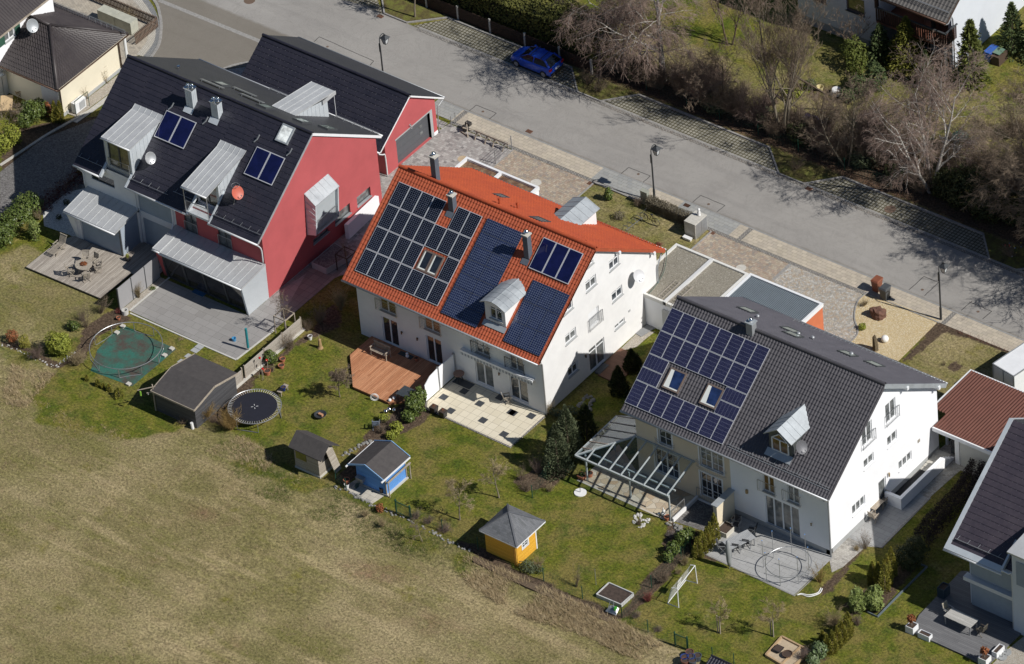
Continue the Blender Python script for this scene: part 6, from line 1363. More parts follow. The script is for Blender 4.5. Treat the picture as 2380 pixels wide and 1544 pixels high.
# blue car, facing -x
def car():
    t=thing('parked_car','blue hatchback with roof bars parked in the shaded lane','car',(-16.7,24.95,0))
    BL=N('blue_paint',.28,.2,.6); BL.col((.012,.075,.55)); BL.b.inputs['Coat Weight'].default_value=.8; BL=BL.m
    # local frame: u forward(-x), v left
    cx,cy=-16.85,24.95
    def W(u,v,z): return (cx-u,cy+v,z)
    prof=[(-1.88,.28,.45,.74),(-1.86,.28,.95,.80),(-1.55,.25,1.02,.82),(-1.1,.22,.99,.83),(.4,.22,.95,.83),(.85,.22,.93,.82),(1.4,.24,.80,.80),(1.78,.28,.66,.72),(1.9,.32,.52,.55)]
    m=MB(); rings=[]
    for u,zb,ztp,w in prof:
        r=[(u,-w*.93,zb),(u,-w,zb+.15),(u,-w,ztp-.13),(u,-w*.9,ztp),(u,0,ztp+.03),(u,w*.9,ztp),(u,w,ztp-.13),(u,w,zb+.15),(u,w*.93,zb)]
        rings.append([W(*p) for p in r])
    k=len(rings[0]); base=0; vs=[p for r in rings for p in r]; fs=[(i*k+j,i*k+(j+1)%k,(i+1)*k+(j+1)%k,(i+1)*k+j) for i in range(len(rings)-1) for j in range(k)]+[tuple(range(k)),tuple(range((len(rings)-1)*k,len(rings)*k))[::-1]]
    m.add(vs,fs); b=m.build('body',BL,t,smooth=False); bv=b.modifiers.new('b','BEVEL'); bv.width=.03; bv.segments=2
    def loft(a): 
        m=MB(); rr=[]
        for u,z,w in a: rr.append([W(u,-w,z),W(u,w,z)])
        return m
    roofp=[(-1.25,1.36,.56),(-.3,1.43,.60),(.25,1.36,.56)]
    m=MB(); m.hexa([W(.25,-.56,1.33),W(.25,.56,1.33),W(-1.25,.56,1.33),W(-1.25,-.56,1.33)],[W(.22,-.52,1.38),W(.22,.52,1.38),W(-1.2,.5,1.39),W(-1.2,-.5,1.39)])
    # pillars
    for s in(-1,1):
        m.bar(W(.98,s*.72,.93),W(.24,s*.54,1.36),.06); m.bar(W(-.35,s*.76,.95),W(-.35,s*.57,1.38),.07); m.bar(W(-1.74,s*.7,1.0),W(-1.23,s*.53,1.36),.12)
    m.build('roof',BL,t)
    gm=glass('car_glass',(.012,.014,.016),.05)
    MB().add([W(1.0,-.73,.93),W(1.0,.73,.93),W(.26,.54,1.355),W(.26,-.54,1.355)],[(0,1,2,3)]).build('windscreen',gm,t)
    MB().add([W(-1.82,-.68,.98),W(-1.82,.68,.98),W(-1.28,.53,1.35),W(-1.28,-.53,1.35)],[(3,2,1,0)]).build('rear_window',gm,t)
    for s in(-1,1): MB().add([W(.9,s*.765,.95),W(-1.62,s*.765,.99),W(-1.18,s*.56,1.35),W(.24,s*.565,1.35)],[(0,1,2,3)]).build('side_window',gm,t)
    for u in(1.2,-1.25):
        for s in(-1,1):
            w=MB().tube([W(u,s*.68,.3),W(u,s*.84,.3)],.3,18); w=w.build('wheel',plain('tyre',(.02,.02,.02),.8),t); MB().tube([W(u,s*.835,.3),W(u,s*.855,.3)],.18,14).build('rim',GUT,w)
    for u in(-.05,-.95):
        m=MB(); m.bar(W(u,-.6,1.48),W(u,.6,1.48),.035)
        for s in(-1,1): m.bar(W(u,s*.56,1.38),W(u,s*.56,1.5),.05)
        m.build('roof_bar',BLK,t)
    for s in(-1,1): MB().box(*sorted((cx+1.80,cx+1.91)),*sorted((cy+s*.55,cy+s*.83)),.74,.92).build('tail_light',plain('tail_red',(.35,.012,.015),.2),t); MB().ball(W(1.72,s*.58,.62),.13,10,6,(.7,1,.6)).build('headlight',plain('lamp_clear',(.5,.5,.5),.1),t)
    MB().box(cx+1.89,cx+1.92,cy-.24,cy+.26,.6,.72).build('number_plate',FRW,t)
    MB().box(cx+1.85,cx+1.93,cy-.7,cy+.7,.32,.5).build('bumper',BLK,t)
    MB().box(cx-.75,cx-.6,cy-.95,cy-.82,.93,1.06).build('mirror',BL,t); MB().box(cx-.75,cx-.6,cy+.82,cy+.95,.93,1.06).build('mirror',BL,t)
car()
# bin store block with statue, electricity cabinet, window box
t=thing('bin_store','pale concrete bin store with grey metal doors by the sidewalk','cabinet',(4.3,15.7,0))
MB().box(3.8,4.75,14.95,16.35,0,1.3).build('block',CON,t); m=MB();m.box(4.75,4.78,15.0,15.62,.03,1.22);m.box(4.75,4.78,15.66,16.3,.03,1.22); m.build('door',STEEL,t)
m=MB(); m.lathe((4.35,16.0),[(.0,1.3),(.14,1.3),(.12,1.38),(.1,1.5),(.12,1.62),(.06,1.72),(.1,1.8),(.08,1.9),(0,1.93)],10); m.ball((4.28,16.0,1.5),.09,8,6); single('statue',m,WHT,'small white sitting animal statue on the concrete bin store','statue',smooth=True)
t=thing('flower_box','white flower box with a dry plant beside the concrete bin store','flower box',(4.2,14.6,0)); MB().hexa([(3.95,14.55,0),(4.55,14.55,0),(4.55,14.75,0),(3.95,14.75,0)],[(3.9,14.5,.22),(4.6,14.5,.22),(4.6,14.8,.22),(3.9,14.8,.22)]).build('box',WHT,t)
m=MB().box(-.95,-.38,16.2,16.5,0,1.1); m.box(-.98,-.35,16.17,16.53,1.1,1.16); single('electricity_cabinet',m,plain('cabinet_olive',(.30,.31,.26),.7),'grey green electricity cabinet at the end of the clipped hedge','cabinet')
# bicycle + rack
def wheelm(m,c,r,dx=(1,0,0)):
    pts=[(c[0]+r*math.cos(a)*dx[0],c[1]+r*math.cos(a)*dx[1],c[2]+r*math.sin(a)) for a in [2*PI*k/20 for k in range(21)]]; m.tube(pts,.022,5,cap=False)
    for k in range(6): a=PI*k/6; m.bar((c[0]+r*math.cos(a)*dx[0],c[1]+r*math.cos(a)*dx[1],c[2]+r*math.sin(a)),(c[0]-r*math.cos(a)*dx[0],c[1]-r*math.cos(a)*dx[1],c[2]-r*math.sin(a)),.006)
t=thing('bicycle','dark mountain bicycle parked on the lawn next to the bike rack','bicycle',(.93,14.75,0)); a,b=(.4,14.75,.34),(1.45,14.72,.34)
for c in(a,b): m=MB(); wheelm(m,c,.33); m.build('wheel',BLK,t)
m=MB(); bbp=(.88,14.74,.32); st=(1.12,14.73,.82); hd=(.55,14.75,.88)
for p,q in((b,bbp),(bbp,st),(st,hd),(bbp,(.6,14.75,.7)),(b,st),(hd,a)): m.bar(p,q,.035)
m.build('frame',plain('bike_dark',(.06,.035,.03),.4,.3),t); m=MB().bar((.5,14.5,.98),(.5,15.0,.98),.03); m.bar(hd,(.52,14.75,.98),.03); m.build('handlebar',BLK,t); MB().ball((1.14,14.73,.88),.12,8,5,(1.2,.6,.35)).build('saddle',BLK,t)
m=MB(); r0=P(21,1060,600);r1=P(21,1215,480)
for k in range(5):
    c=r0.lerp(r1,k/4)
    for s in(-.03,.03): m.tube([(c.x+s-.25,c.y-.05,.0),(c.x+s-.2,c.y,.35),(c.x+s,c.y,.45),(c.x+s+.2,c.y,.35),(c.x+s+.25,c.y+.05,0)],.012,4)
m.bar(r0,r1,.05); single('bike_rack',m,STEEL,'low steel bicycle rack on the stony lawn','bike rack')
# trestles on the grey drive and sidewalk clutter
t=thing('trestle_beam','long weathered beam on trestles at the edge of the grey drive','trestle',(-14,15.9,0)); MB().bar((-15.5,15.95,.66),(-12.45,15.95,.66),.14,.12).build('beam',WOODW,t)
for x in(-15.3,-14.4,-13.7,-12.8): m=MB(); m.bar((x,15.95,.62),(x-.05,15.65,0),.07);m.bar((x,15.95,.62),(x+.05,16.25,0),.07); m.build('trestle',WOODW,t)
t=thing('concrete_mixer','small dark machine on a wooden stand left of the trestles','machine',(-16.2,15.9,0)); m=MB(); m.ball((-16.5,16.1,.35),.3,12,8,(1,.8,.9)); m.box(-16.6,-16.2,16.2,16.5,.5,.75); m.build('drum',plain('machine_dark',(.06,.055,.05),.6,.3),t,smooth=False); m=MB(); m.bar((-16.5,16.3,.75),(-15.9,15.6,0),.07); m.bar((-16.4,15.7,.7),(-16.2,16.5,0),.07); m.bar((-16.9,15.9,.1),(-15.9,15.7,.1),.06); m.build('stand',WOODW,t)
t=thing('wire_railing','grey metal railing between the grey and the sand coloured drive','railing',(-12.35,14,0)); m=MB()
for y in(16.2,14.3,12.4): m.bar((-12.4,y,0),(-12.4,y,1.25),.06)
m.build('post',STEEL,t); m=MB(); 
for z in(.3,.5,.7,.9,1.1): m.bar((-12.4,12.4,z),(-12.4,16.2,z),.015)
m.build('wire',STEEL,t)
m=MB(); m.box(-17.7,-17.66,15.95,16.0,0,1.0); m.box(-17.7,-17.66,16.45,16.5,0,1.0); [m.bar((-17.68,15.97,z),(-17.68,16.47,z),.015) for z in(.2,.4,.6,.8,1.)]; single('short_railing',m,STEEL,'short grey railing at the corner of the red garage','railing')
# roadside fence
fx=[-37,-34,-31.05,-28.04,-25.11,-22.14,-18.94,-15.79,-12.9]
t=thing('slat_fence','dark slat fence on concrete posts in front of the tall hedge','fence',(-25,26.45,0))
for x in fx: MB().box(x-.07,x+.07,26.3,26.42,0,1.3).build('post',CON,t)
for a,b in zip(fx,fx[1:]):
    m=MB(); m.box(a+.07,b-.07,26.36,26.4,.25,.31);m.box(a+.07,b-.07,26.36,26.4,1.0,1.06); x=a+.1
    while x<b-.1: m.box(x,x+.07,26.33,26.36,.1,1.2); x+=.11
    m.build('slat_panel',DARKW,t)
# ------------------------------------------------ generic garden items
def pot(p,r,h,mat,label,z=0,cat='flower pot',name='flower_pot',plant=None,sq=False,group=None):
    q=g(p,z); t=thing(name,label,cat,(q.x,q.y,z),group); x,y=q.x,q.y
    if sq: MB().hexa([(x-r*.7,y-r*.7,z),(x+r*.7,y-r*.7,z),(x+r*.7,y+r*.7,z),(x-r*.7,y+r*.7,z)],[(x-r,y-r,z+h),(x+r,y-r,z+h),(x+r,y+r,z+h),(x-r,y+r,z+h)]).build('pot',mat,t); MB().box(x-r*.85,x+r*.85,y-r*.85,y+r*.85,z+h,z+h+.008).build('soil',SOILM,t)
    else: MB().lathe((x,y),[(0,z),(r*.72,z),(r,z+h),(r*1.06,z+h),(r*1.06,z+h+.02),(r*.9,z+h+.02),(r*.88,z+h-.05),(0,z+h-.05)],18).build('pot',mat,t); MB().cyl((x,y),r*.87,z+h-.06,z+h-.03,16).build('soil',SOILM,t)
    if plant: leafcloud([((x,y,z+h+plant[1]),(plant[0],plant[0],plant[1]))],plant[2],plant[3]).build('plant',plant[4],t)
    return t
def leafcloud(blobs,n,size,elong=1.6,flat=0,core=.0,seed=None,up=.2):
    """leaf sized faces spread through clumpy ellipsoids"""
    m=MB(); tot=sum(b[1][0]*b[1][1]*b[1][2] for b in blobs)
    for c,r in blobs:
        k=max(4,int(n*r[0]*r[1]*r[2]/tot))
        for _ in range(k):
            while 1:
                d=Vector((uni(-1,1),uni(-1,1),uni(-1,1)))
                if .001<d.length<=1: break
            rr=d.length**.45; dn=d.normalized(); w=1+.42*noise.noise(dn*2.3+Vector(c)*1.7)
            p=Vector((c[0]+dn.x*rr*r[0]*w,c[1]+dn.y*rr*r[1]*w,c[2]+dn.z*rr*r[2]*w))
            if p.z<.01: p.z=uni(.01,.06)
            nrm=(dn+Vector((uni(-1,1),uni(-1,1),uni(-1,1)))*.9+Vector((0,0,up))).normalized()
            a=nrm.cross(Vector((uni(-1,1),uni(-1,1),uni(-1,1)))).normalized(); b=nrm.cross(a); s=size*uni(.6,1.3)
            m.quad(p-a*s*elong*.5,p+b*s*.45,p+a*s*elong*.5,p-b*s*.45)
    return m
def leafmat(name,c1,c2,c3=None,rough=.6,sc=2.5):
    if name in MC: return MC[name]
    k=N(name,rough,0,.35); oi=k.n('ShaderNodeObjectInfo')
    x=k.ramp(k.noise(sc,detail=5,rough=.7),[(.3,c1),(.55,c2),(.75,c3 or c2)])
    x=k.mix(.6,x,k.ramp(k.noise(22,detail=2),[(.3,.3),(.7,.72)]),'OVERLAY'); k.col(x)
    k.b.inputs['Subsurface Weight'].default_value=0
    MC[name]=k.m; return k.m
LAUREL=leafmat('laurel_leaf',(.045,.075,.014),(.10,.135,.03),(.20,.22,.065),.45); THUJA=leafmat('thuja_leaf',(.05,.065,.012),(.11,.115,.02),(.16,.13,.025),.8); THUJR=leafmat('thuja_bronze',(.12,.13,.022),(.24,.22,.035),(.31,.22,.04),.8)
YELLOWG=leafmat('golden_leaf',(.13,.16,.02),(.24,.26,.035),(.34,.33,.06),.7); SPRUCE=leafmat('spruce_needles',(.03,.05,.016),(.065,.09,.03),(.12,.13,.04),.8); PINE=leafmat('pine_needles',(.06,.075,.016),(.12,.14,.03),(.20,.20,.05),.8)
REDL=leafmat('russet_leaf',(.16,.05,.02),(.28,.10,.04),(.36,.16,.07),.8); DRYG=leafmat('dry_grass',(.26,.19,.10),(.40,.31,.18),(.50,.41,.26),.9); DARKH=leafmat('dark_hedge',(.015,.012,.012),(.035,.022,.022),(.05,.04,.025),.8)
BEECH=leafmat('bare_hedge',(.10,.085,.055),(.17,.145,.10),(.23,.20,.15),.9); YEW=leafmat('yew_leaf',(.02,.03,.01),(.05,.06,.018),(.10,.10,.025),.7); BAMB=leafmat('bamboo_leaf',(.10,.14,.03),(.18,.22,.06),(.26,.28,.10),.6); OLIVE=leafmat('olive_leaf',(.05,.06,.03),(.10,.12,.06),(.15,.17,.09),.7)
def planter(x,y,w,d,h,mat,label,plant=None,rot=0,z=0,name='planter'):
    t=thing(name,label,'planter',(x,y,z)); q=.04; m=MB(); m.box(x-w/2,x+w/2,y-d/2,y-d/2+q,z,z+h);m.box(x-w/2,x+w/2,y+d/2-q,y+d/2,z,z+h);m.box(x-w/2,x-w/2+q,y-d/2+q,y+d/2-q,z,z+h);m.box(x+w/2-q,x+w/2,y-d/2+q,y+d/2-q,z,z+h); m.build('box',mat,t); MB().box(x-w/2+q,x+w/2-q,y-d/2+q,y+d/2-q,z+.02,z+h-.07).build('soil',SOILM,t)
    if plant: plant(t,x,y,z+h-.07)
    return t
def chair(x,y,a,mat,label,z=.0,group=None,fold=True,seatm=None,name='garden_chair',src=None):
    if src is not None: return copy_thing(src,(x,y,z),label,a)
    t=thing(name,label,'chair',(0,0,0),group)
    m=MB(); 
    for s in(-1,1):
        m.bar((-.22,s*.23,0),(.2,s*.23,.44),.035);m.bar((.22,s*.23,0),(-.25,s*.23,.62),.035); m.bar((-.25,s*.23,.4),(-.36,s*.23,.95),.035); m.bar((-.28,s*.25,.63),(.22,s*.25,.61),.045)
        m.bar((.2,s*.25,.44),(.2,s*.25,.62),.03)
    m.build('chair_frame',mat,t); m=MB()
    for k in range(7): x_=-.22+k*.07; m.box(x_,x_+.05,-.22,.22,.425,.445)
    m.build('seat',seatm or mat,t); m=MB()
    for k in range(6): y_=-.2+k*.075; m.hexa([(-.28,y_,.48),(-.26,y_,.48),(-.26,y_+.05,.48),(-.28,y_+.05,.48)],[(-.38,y_,.93),(-.36,y_,.93),(-.36,y_+.05,.93),(-.38,y_+.05,.93)])
    m.bar((-.37,-.24,.93),(-.37,.24,.93),.05); m.build('backrest',seatm or mat,t)
    t.location=(x,y,z); t.rotation_euler=(0,0,a); return t
def table_rect(cx,cy,w,d,h,a,top,legm,label,z=0,group=None,name='garden_table'):
    t=thing(name,label,'table',(0,0,0),group); MB().box(-w/2,w/2,-d/2,d/2,h-.05,h).build('tabletop',top,t)
    for i in(-1,1):
        for j in(-1,1): MB().box(i*(w/2-.08)-.03,i*(w/2-.08)+.03,j*(d/2-.08)-.03,j*(d/2-.08)+.03,0,h-.05).build('leg',legm,t)
    t.location=(cx,cy,z); t.rotation_euler=(0,0,a); return t
def table_round(p,r,h,top,legm,label,z=0):
    q=g(p,z+h); t=thing('round_table',label,'table',(q.x,q.y,z)); MB().cyl((q.x,q.y),r,z+h-.04,z+h,28).build('tabletop',top,t)
    for k in range(4): a=PI/4+PI/2*k; MB().bar((q.x+r*.75*math.cos(a),q.y+r*.75*math.sin(a),z),(q.x+r*.25*math.cos(a),q.y+r*.25*math.sin(a),z+h-.04),.04).build('leg',legm,t)
    return t,q
# weathered deck of the left garden
dkp=[(-33.2,-12.85),(-26.5,-12.7),(-26.4,-9.4),(-24.72,-8.95),(-24.72,-6.25),(-28.1,-6.25),(-28.1,-8.3),(-32.6,-8.35),(-33.15,-9.65)]
t=thing('timber_deck','grey weathered timber deck with a round table behind the blinds','deck',(-29.5,-10,0)); MB().prism(dkp,.12,.2).build('deck_boards',planks('deck_grey',(.27,.235,.20),(.40,.36,.31),'y',.145,wear=.6),t); MB().prism([(x*.997-.1,y*.99-.06) for x,y in dkp],.0,.12).build('deck_base',DARKW,t)
tr,q=table_round(T(1,778,915),.62,.74,TEAK,TEAK,'round grey teak table on the weathered deck',.2)
MB().lathe((q.x,q.y),[(.0,.94),(.18,.95),(.24,1.02),(.16,1.07),(.0,1.0)],12)
leafcloud([((q.x,q.y,1.0),(.24,.24,.06))],160,.09).build('dried_wreath',REDL,tr)
lab=['back left of the round deck table','back right of the round deck table','right of the round deck table','in front of the round deck table','front left of the round deck table']
c0=None
for i,(px,py) in enumerate(((815,850),(890,920),(870,985),(800,1030),(700,1010))):
    w=P(1,px,py,.2); dx,dy=q.x-w.x,q.y-w.y; a=math.atan2(dy,dx); L=math.hypot(dx,dy); w=(q.x-dx/L*.95,q.y-dy/L*.95)
    c0_=chair(w[0],w[1],a,TEAK,'folding teak chair '+lab[i],.2,'folding chairs around the round deck table',src=c0); c0=c0 or c0_
# sun lounger chair
q=P(1,540,790,.2); t=thing('deck_chair','slatted wooden steamer chair with raised back on the weathered deck','lounge chair',(q.x,q.y,.2)); 
m=MB(); x,y=q.x,q.y
for k in range(14): m.box(x-.3,x+.3,y-.8+k*.085,y-.8+k*.085+.055,.50,.53)
m.build('seat',TEAK,t); m=MB()
for k in range(6): m.hexa([(x-.27+k*.1,y+.4,.5),(x-.21+k*.1,y+.4,.5),(x-.21+k*.1,y+.43,.5),(x-.27+k*.1,y+.43,.5)],[(x-.27+k*.1,y+.75,1.15),(x-.21+k*.1,y+.75,1.15),(x-.21+k*.1,y+.78,1.15),(x-.27+k*.1,y+.78,1.15)])
m.bar((x-.32,y+.76,1.16),(x+.32,y+.76,1.16),.06); m.build('backrest',TEAK,t); m=MB()
for s in(-1,1): m.bar((x+s*.3,y-.8,.5),(x+s*.3,y+.4,.5),.05); m.bar((x+s*.3,y-.6,.2),(x+s*.3,y-.2,.5),.05); m.bar((x+s*.3,y+.5,.2),(x+s*.3,y,.6),.05); m.bar((x+s*.34,y-.1,.72),(x+s*.34,y+.45,.72),.07,.03)
m.build('frame',TEAK,t)
pot(T(1,1190,880),.17,.3,BLK,'black pot with a golden conifer at the annex corner',.2,plant=(.14,.14,120,.05,YELLOWG),sq=True)
# grey privacy panels
t=thing('privacy_screen','grey panelled privacy screen between the deck and the slab patio','screen',(-24.55,-10.6,0))
for a,b in((-12.85,-11.45),(-11.42,-10.0),(-9.97,-8.5)): MB().box(-24.6,-24.53,a,b,.05,1.95).build('panel',plain('panel_grey',(.29,.285,.29),.7,0,.04,2),t)
for y in(-12.88,-11.43,-9.98): MB().box(-24.62,-24.5,y-.03,y+.03,0,1.98).build('post',FRD,t)
slab('gravel_trim',[(-24.5,-12.75),(-24.02,-12.75),(-24.02,-8.5),(-24.5,-8.5)],SG,.045)
# teal parasol, bucket, mat
q=P(2,2310,172); t=thing('closed_parasol','closed parasol in a teal cover at the slab patio edge','parasol',(q.x,q.y,0)); m=MB().tube([(q.x,q.y,.25),(q.x,q.y,1.95)],.09,8); m.build('cover',plain('teal',(.02,.22,.25),.6),t); MB().cyl((q.x,q.y),.04,0,.25,8).build('pole',STEEL,t)
q=P(2,2178,85); m=MB().lathe((q.x,q.y),[(0,.03),(.13,.03),(.16,.28),(.13,.28),(.1,.1),(0,.1)],14); single('bucket',m,plain('light_blue',(.06,.25,.45),.4),'light blue bucket on the grey slab patio','bucket')
q=P(1,1850,1190); m=MB().box(q.x-.55,q.x+.45,q.y-.15,q.y+.25,.03,.045); single('door_mat',m,plain('mat_blue',(.02,.10,.22),.9),'blue mat in front of the glass annex doors','mat')
# bare trampoline frame, tarp, paver blocks
cx_,cy_=-21.0,-16.4
pr_=[g(p,.78) for p in (Z2(407,440),Z2(1197,430),Z2(860,177),Z2(700,673))]; cx_=(pr_[0].x+pr_[1].x)/2; cy_=(pr_[2].y+pr_[3].y+pr_[0].y+pr_[1].y)/4
TF=thing('trampoline','bare galvanised trampoline ring without its mat over a green tarp','trampoline',(cx_,cy_,0)); R0=2.53
MB().ring((cx_,cy_,.8),R0,.03,64,6).build('rim',STEEL,TF)
for k in range(5):
    a0=math.radians(10+72*k); a1=a0+math.radians(36); p0=(cx_+R0*math.cos(a0),cy_+R0*math.sin(a0)); p1=(cx_+R0*math.cos(a1),cy_+R0*math.sin(a1)); mm=((p0[0]+p1[0])/2*.98+cx_*.02,(p0[1]+p1[1])/2*.98+cy_*.02)
    MB().tube([(*p0,.8),(*p0,.08),(p0[0]*.9+mm[0]*.1,p0[1]*.9+mm[1]*.1,.03),(*mm,.03),(p1[0]*.9+mm[0]*.1,p1[1]*.9+mm[1]*.1,.03),(*p1,.08),(*p1,.8)],.025,6).build('leg',STEEL,TF)
tp=PX(Z2(640,330),Z2(790,225),Z2(1335,470),Z2(865,865),Z2(430,700),Z2(500,480)); k=N('tarp',.8,0,.3); c=k.mix(k.ramp(k.noise(.55,detail=6,rough=.7),[(.42,0),(.6,1)]),(.035,.13,.10),(.075,.06,.05)); c=k.mix(.5,c,k.ramp(k.noise(7,detail=6,rough=.8),[(.3,.25),(.7,.75)]),'OVERLAY'); k.col(c); k.bump(k.noise(2.5,detail=5),.4,.04)
tag(MB().prism(tp,.0,.015).build('tarpaulin',k.m,loc=(*tp[0],0)),'dirty green tarpaulin on the grass beneath the bare trampoline ring','tarpaulin')
for i,(px,l) in enumerate(((Z2(770,235),'at the top corner of the tarpaulin'),(Z2(708,302),'upper left on the tarpaulin'),(Z2(1288,472),'at the right corner of the tarpaulin'),(Z2(1212,542),'below the right corner of the tarpaulin'),(Z2(832,846),'at the bottom corner of the tarpaulin'))):
    q=g(px); single('paving_block',MB().box(q.x-.15,q.x+.15,q.y-.15,q.y+.15,.015,.14),CON,'grey paving block '+l,'paving block','paving blocks holding the tarpaulin')
for i,(px) in enumerate((Z2(1580,445),Z2(1535,483),Z2(1470,547),Z2(1395,605))):
    q=g(px); m=MB().prism([(q.x-.28,q.y-.2),(q.x+.25,q.y-.23),(q.x+.28,q.y+.2),(q.x-.25,q.y+.22)],0,.03); single('stepping_stone',m,GREYP,['stepping stone nearest the slab patio','second stepping stone from the slab patio','stepping stone at the shed roof edge','stepping stone half hidden by the long shed'][i],'stepping stone','stepping stones to the long shed')
for i in range(4):
    q=P(23,(1130,1190,1275,1340)[i],(1343,1390,1412,1442)[i],-.33); m=MB().prism([(q.x-.38,q.y-.25),(q.x+.33,q.y-.3),(q.x+.36,q.y+.27),(q.x-.3,q.y+.32)],-.36,-.27); single('stepping_stone',m,CON,['leftmost grey stone slab lying in the field','second grey stone slab in the field','third grey stone slab in the field','rightmost grey stone slab in the field'][i],'stepping stone','stone slabs in the field')
# bird feeder pole
q=g((362.5,954.5)); t=thing('bird_feeder','crooked wooden bird feeder pole left of the long shed','bird feeder',(q.x,q.y,0)); m=MB(); m.bar(q,(q.x-.05,q.y+.02,2.3),.07); m.bar((q.x-.75,q.y-.75,2.0),(q.x+.15,q.y+.1,2.15),.05); m.bar((q.x-.35,q.y-.3,1.62),(q.x+.1,q.y+.1,1.7),.05); m.build('pole',WOODW,t); MB().cyl((q.x-.62,q.y-.62),.06,1.5,1.85,8).build('feeder',plain('lime',(.2,.4,.05),.5),t); MB().ball((q.x-.28,q.y-.22,1.5),.07,8,6).build('feeder',STEEL,t)
# horizontal board fence
t=thing('board_fence','grey horizontal board fence between the left and the middle garden','fence',(-12.4,-13.5,0)); LAT=planks('fence_boards',(.33,.295,.25),(.43,.39,.34),'h',.095,gap=.14)
for i,(a,b) in enumerate(((-19.6,-14.15),(-13.85,-11.75),(-11.7,-9.75),(-9.7,-7.7))):
    MB().box(-12.47,-12.42,a,b,.08,1.12 if i else 1.0).build('fence_panel',LAT,t)
    for y in(a,b): MB().box(-12.5,-12.4,y-.04,y+.04,0,1.2).build('post',WOODW,t)
struct('fence_base',MB().box(-12.5,-12.25,-19.6,-7.5,-.05,.09),CON)
q=P(2,1793,900); t=thing('paper_roll','white rolled sheet standing at the end of the board fence','roll',(q.x,q.y,0)); MB().tube([(q.x,q.y,0),(q.x-.05,q.y,.5)],.11,10).build('roll',WHT,t)
# big trampoline
q=[g(p,.88) for p in((527.5,947),(656.5,943),(585,902.5),(598,988))]; cx_=(q[0].x+q[1].x)/2;cy_=(q[0].y+q[1].y+q[2].y+q[3].y)/4
cx_,cy_=sum(p.x for p in q)/4,sum(p.y for p in q)/4
TM=thing('trampoline','round garden trampoline with a black mat in the middle garden','trampoline',(cx_,cy_,0)); MB().ring((cx_,cy_,.88),1.83,.03,48,6).build('rim',STEEL,TM); MB().cyl((cx_,cy_),1.55,.86,.875,40).build('jumping_mat',plain('trampoline_mat',(.012,.013,.022),.7),TM)
m=MB()
for k in range(64): a=2*PI*k/64; m.bar((cx_+1.55*math.cos(a),cy_+1.55*math.sin(a),.87),(cx_+1.81*math.cos(a),cy_+1.81*math.sin(a),.88),.016)
s_=m.build('springs',WHT,TM); m=MB()
for a in(45,135,225,315): a=math.radians(a); m.bar((cx_+.1*math.cos(a),cy_+.1*math.sin(a),.88),(cx_+.25*math.cos(a),cy_+.25*math.sin(a),.88),.03,.006)
m.build('mat_mark',WHT,TM)
for k in range(3):
    a0=math.radians(-95+120*k);a1=a0+math.radians(50); p0=(cx_+1.8*math.cos(a0),cy_+1.8*math.sin(a0));p1=(cx_+1.8*math.cos(a1),cy_+1.8*math.sin(a1)); MB().tube([(*p0,.86),(*p0,.05),((p0[0]+p1[0])/2,(p0[1]+p1[1])/2,.05),(*p1,.05),(*p1,.86)],.025,6).build('leg',STEEL,TM)
q=P(12,245,575); t=table_rect(q.x,q.y+.1,.95,.35,.42,PI/2+.1,WOODW,WOODW,'low wooden bench table right of the black trampoline'); pot(T(12,258,545),.17,.3,plain('pot_blue',(.015,.03,.15),.2),'dark blue glazed pot with a pale lid on the low wooden table',.42)
q=P(12,600,790); t=thing('fire_bowl','round black fire bowl with a log on the lawn','fire bowl',(q.x,q.y,0)); MB().lathe((q.x,q.y),[(0,.08),(.25,.1),(.42,.25),(.44,.25),(.42,.22),(.22,.13),(0,.12)],22).build('bowl',IRON,t,smooth=True); MB().box(q.x-.15,q.x+.2,q.y-.08,q.y+.1,.13,.28).build('log',plain('brick_log',(.42,.22,.12),.9),t)
for k in range(3): a=2.1*k; MB().bar((q.x+.2*math.cos(a),q.y+.2*math.sin(a),0),(q.x+.18*math.cos(a),q.y+.18*math.sin(a),.12),.03).build('leg',IRON,t)
pot(T(12,250,275),.2,.25,TERRA,'upper of two terracotta bowls by the board fence'); pot(T(12,238,335),.22,.25,TERRA,'lower of two terracotta bowls by the board fence'); pot(T(12,108,395),.24,.32,TERRA,'large terracotta pot among canes with red balls'); pot(T(12,505,70),.16,.3,WHT,'white bucket near the wrapped plant')
q=P(12,598,150); t=thing('wrapped_plant','plant wrapped in brown jute for the winter','plant',(q.x,q.y,0)); MB().lathe((q.x,q.y),[(0,0),(.22,0),(.14,.15),(.1,.75),(.05,.8),(0,.8)],10).build('jute_wrap',plain('jute',(.34,.22,.11),.95,0,.2,15,.5),t); MB().bar((q.x,q.y,.8),(q.x-.03,q.y,1.2),.02).build('stem',WOODW,t)
t=thing('cane_bundle','canes topped with shiny red balls in the fence corner','garden ornament',(-12,-13,0))
for k,(px,py,h) in enumerate(((50,380,1.3),(112,380,1.1),(72,440,.9),(30,430,.8),(60,450,1.))):
    q=P(12,px,py); MB().tube([q,(q.x+uni(-.1,.1),q.y,h)],.018,5).build('cane',WOODW,t)
    if k<3: MB().ball((q.x,q.y,h+.02),.09,12,8).build('ball',plain('red_gloss',(.5,.01,.01),.1),t,smooth=True)
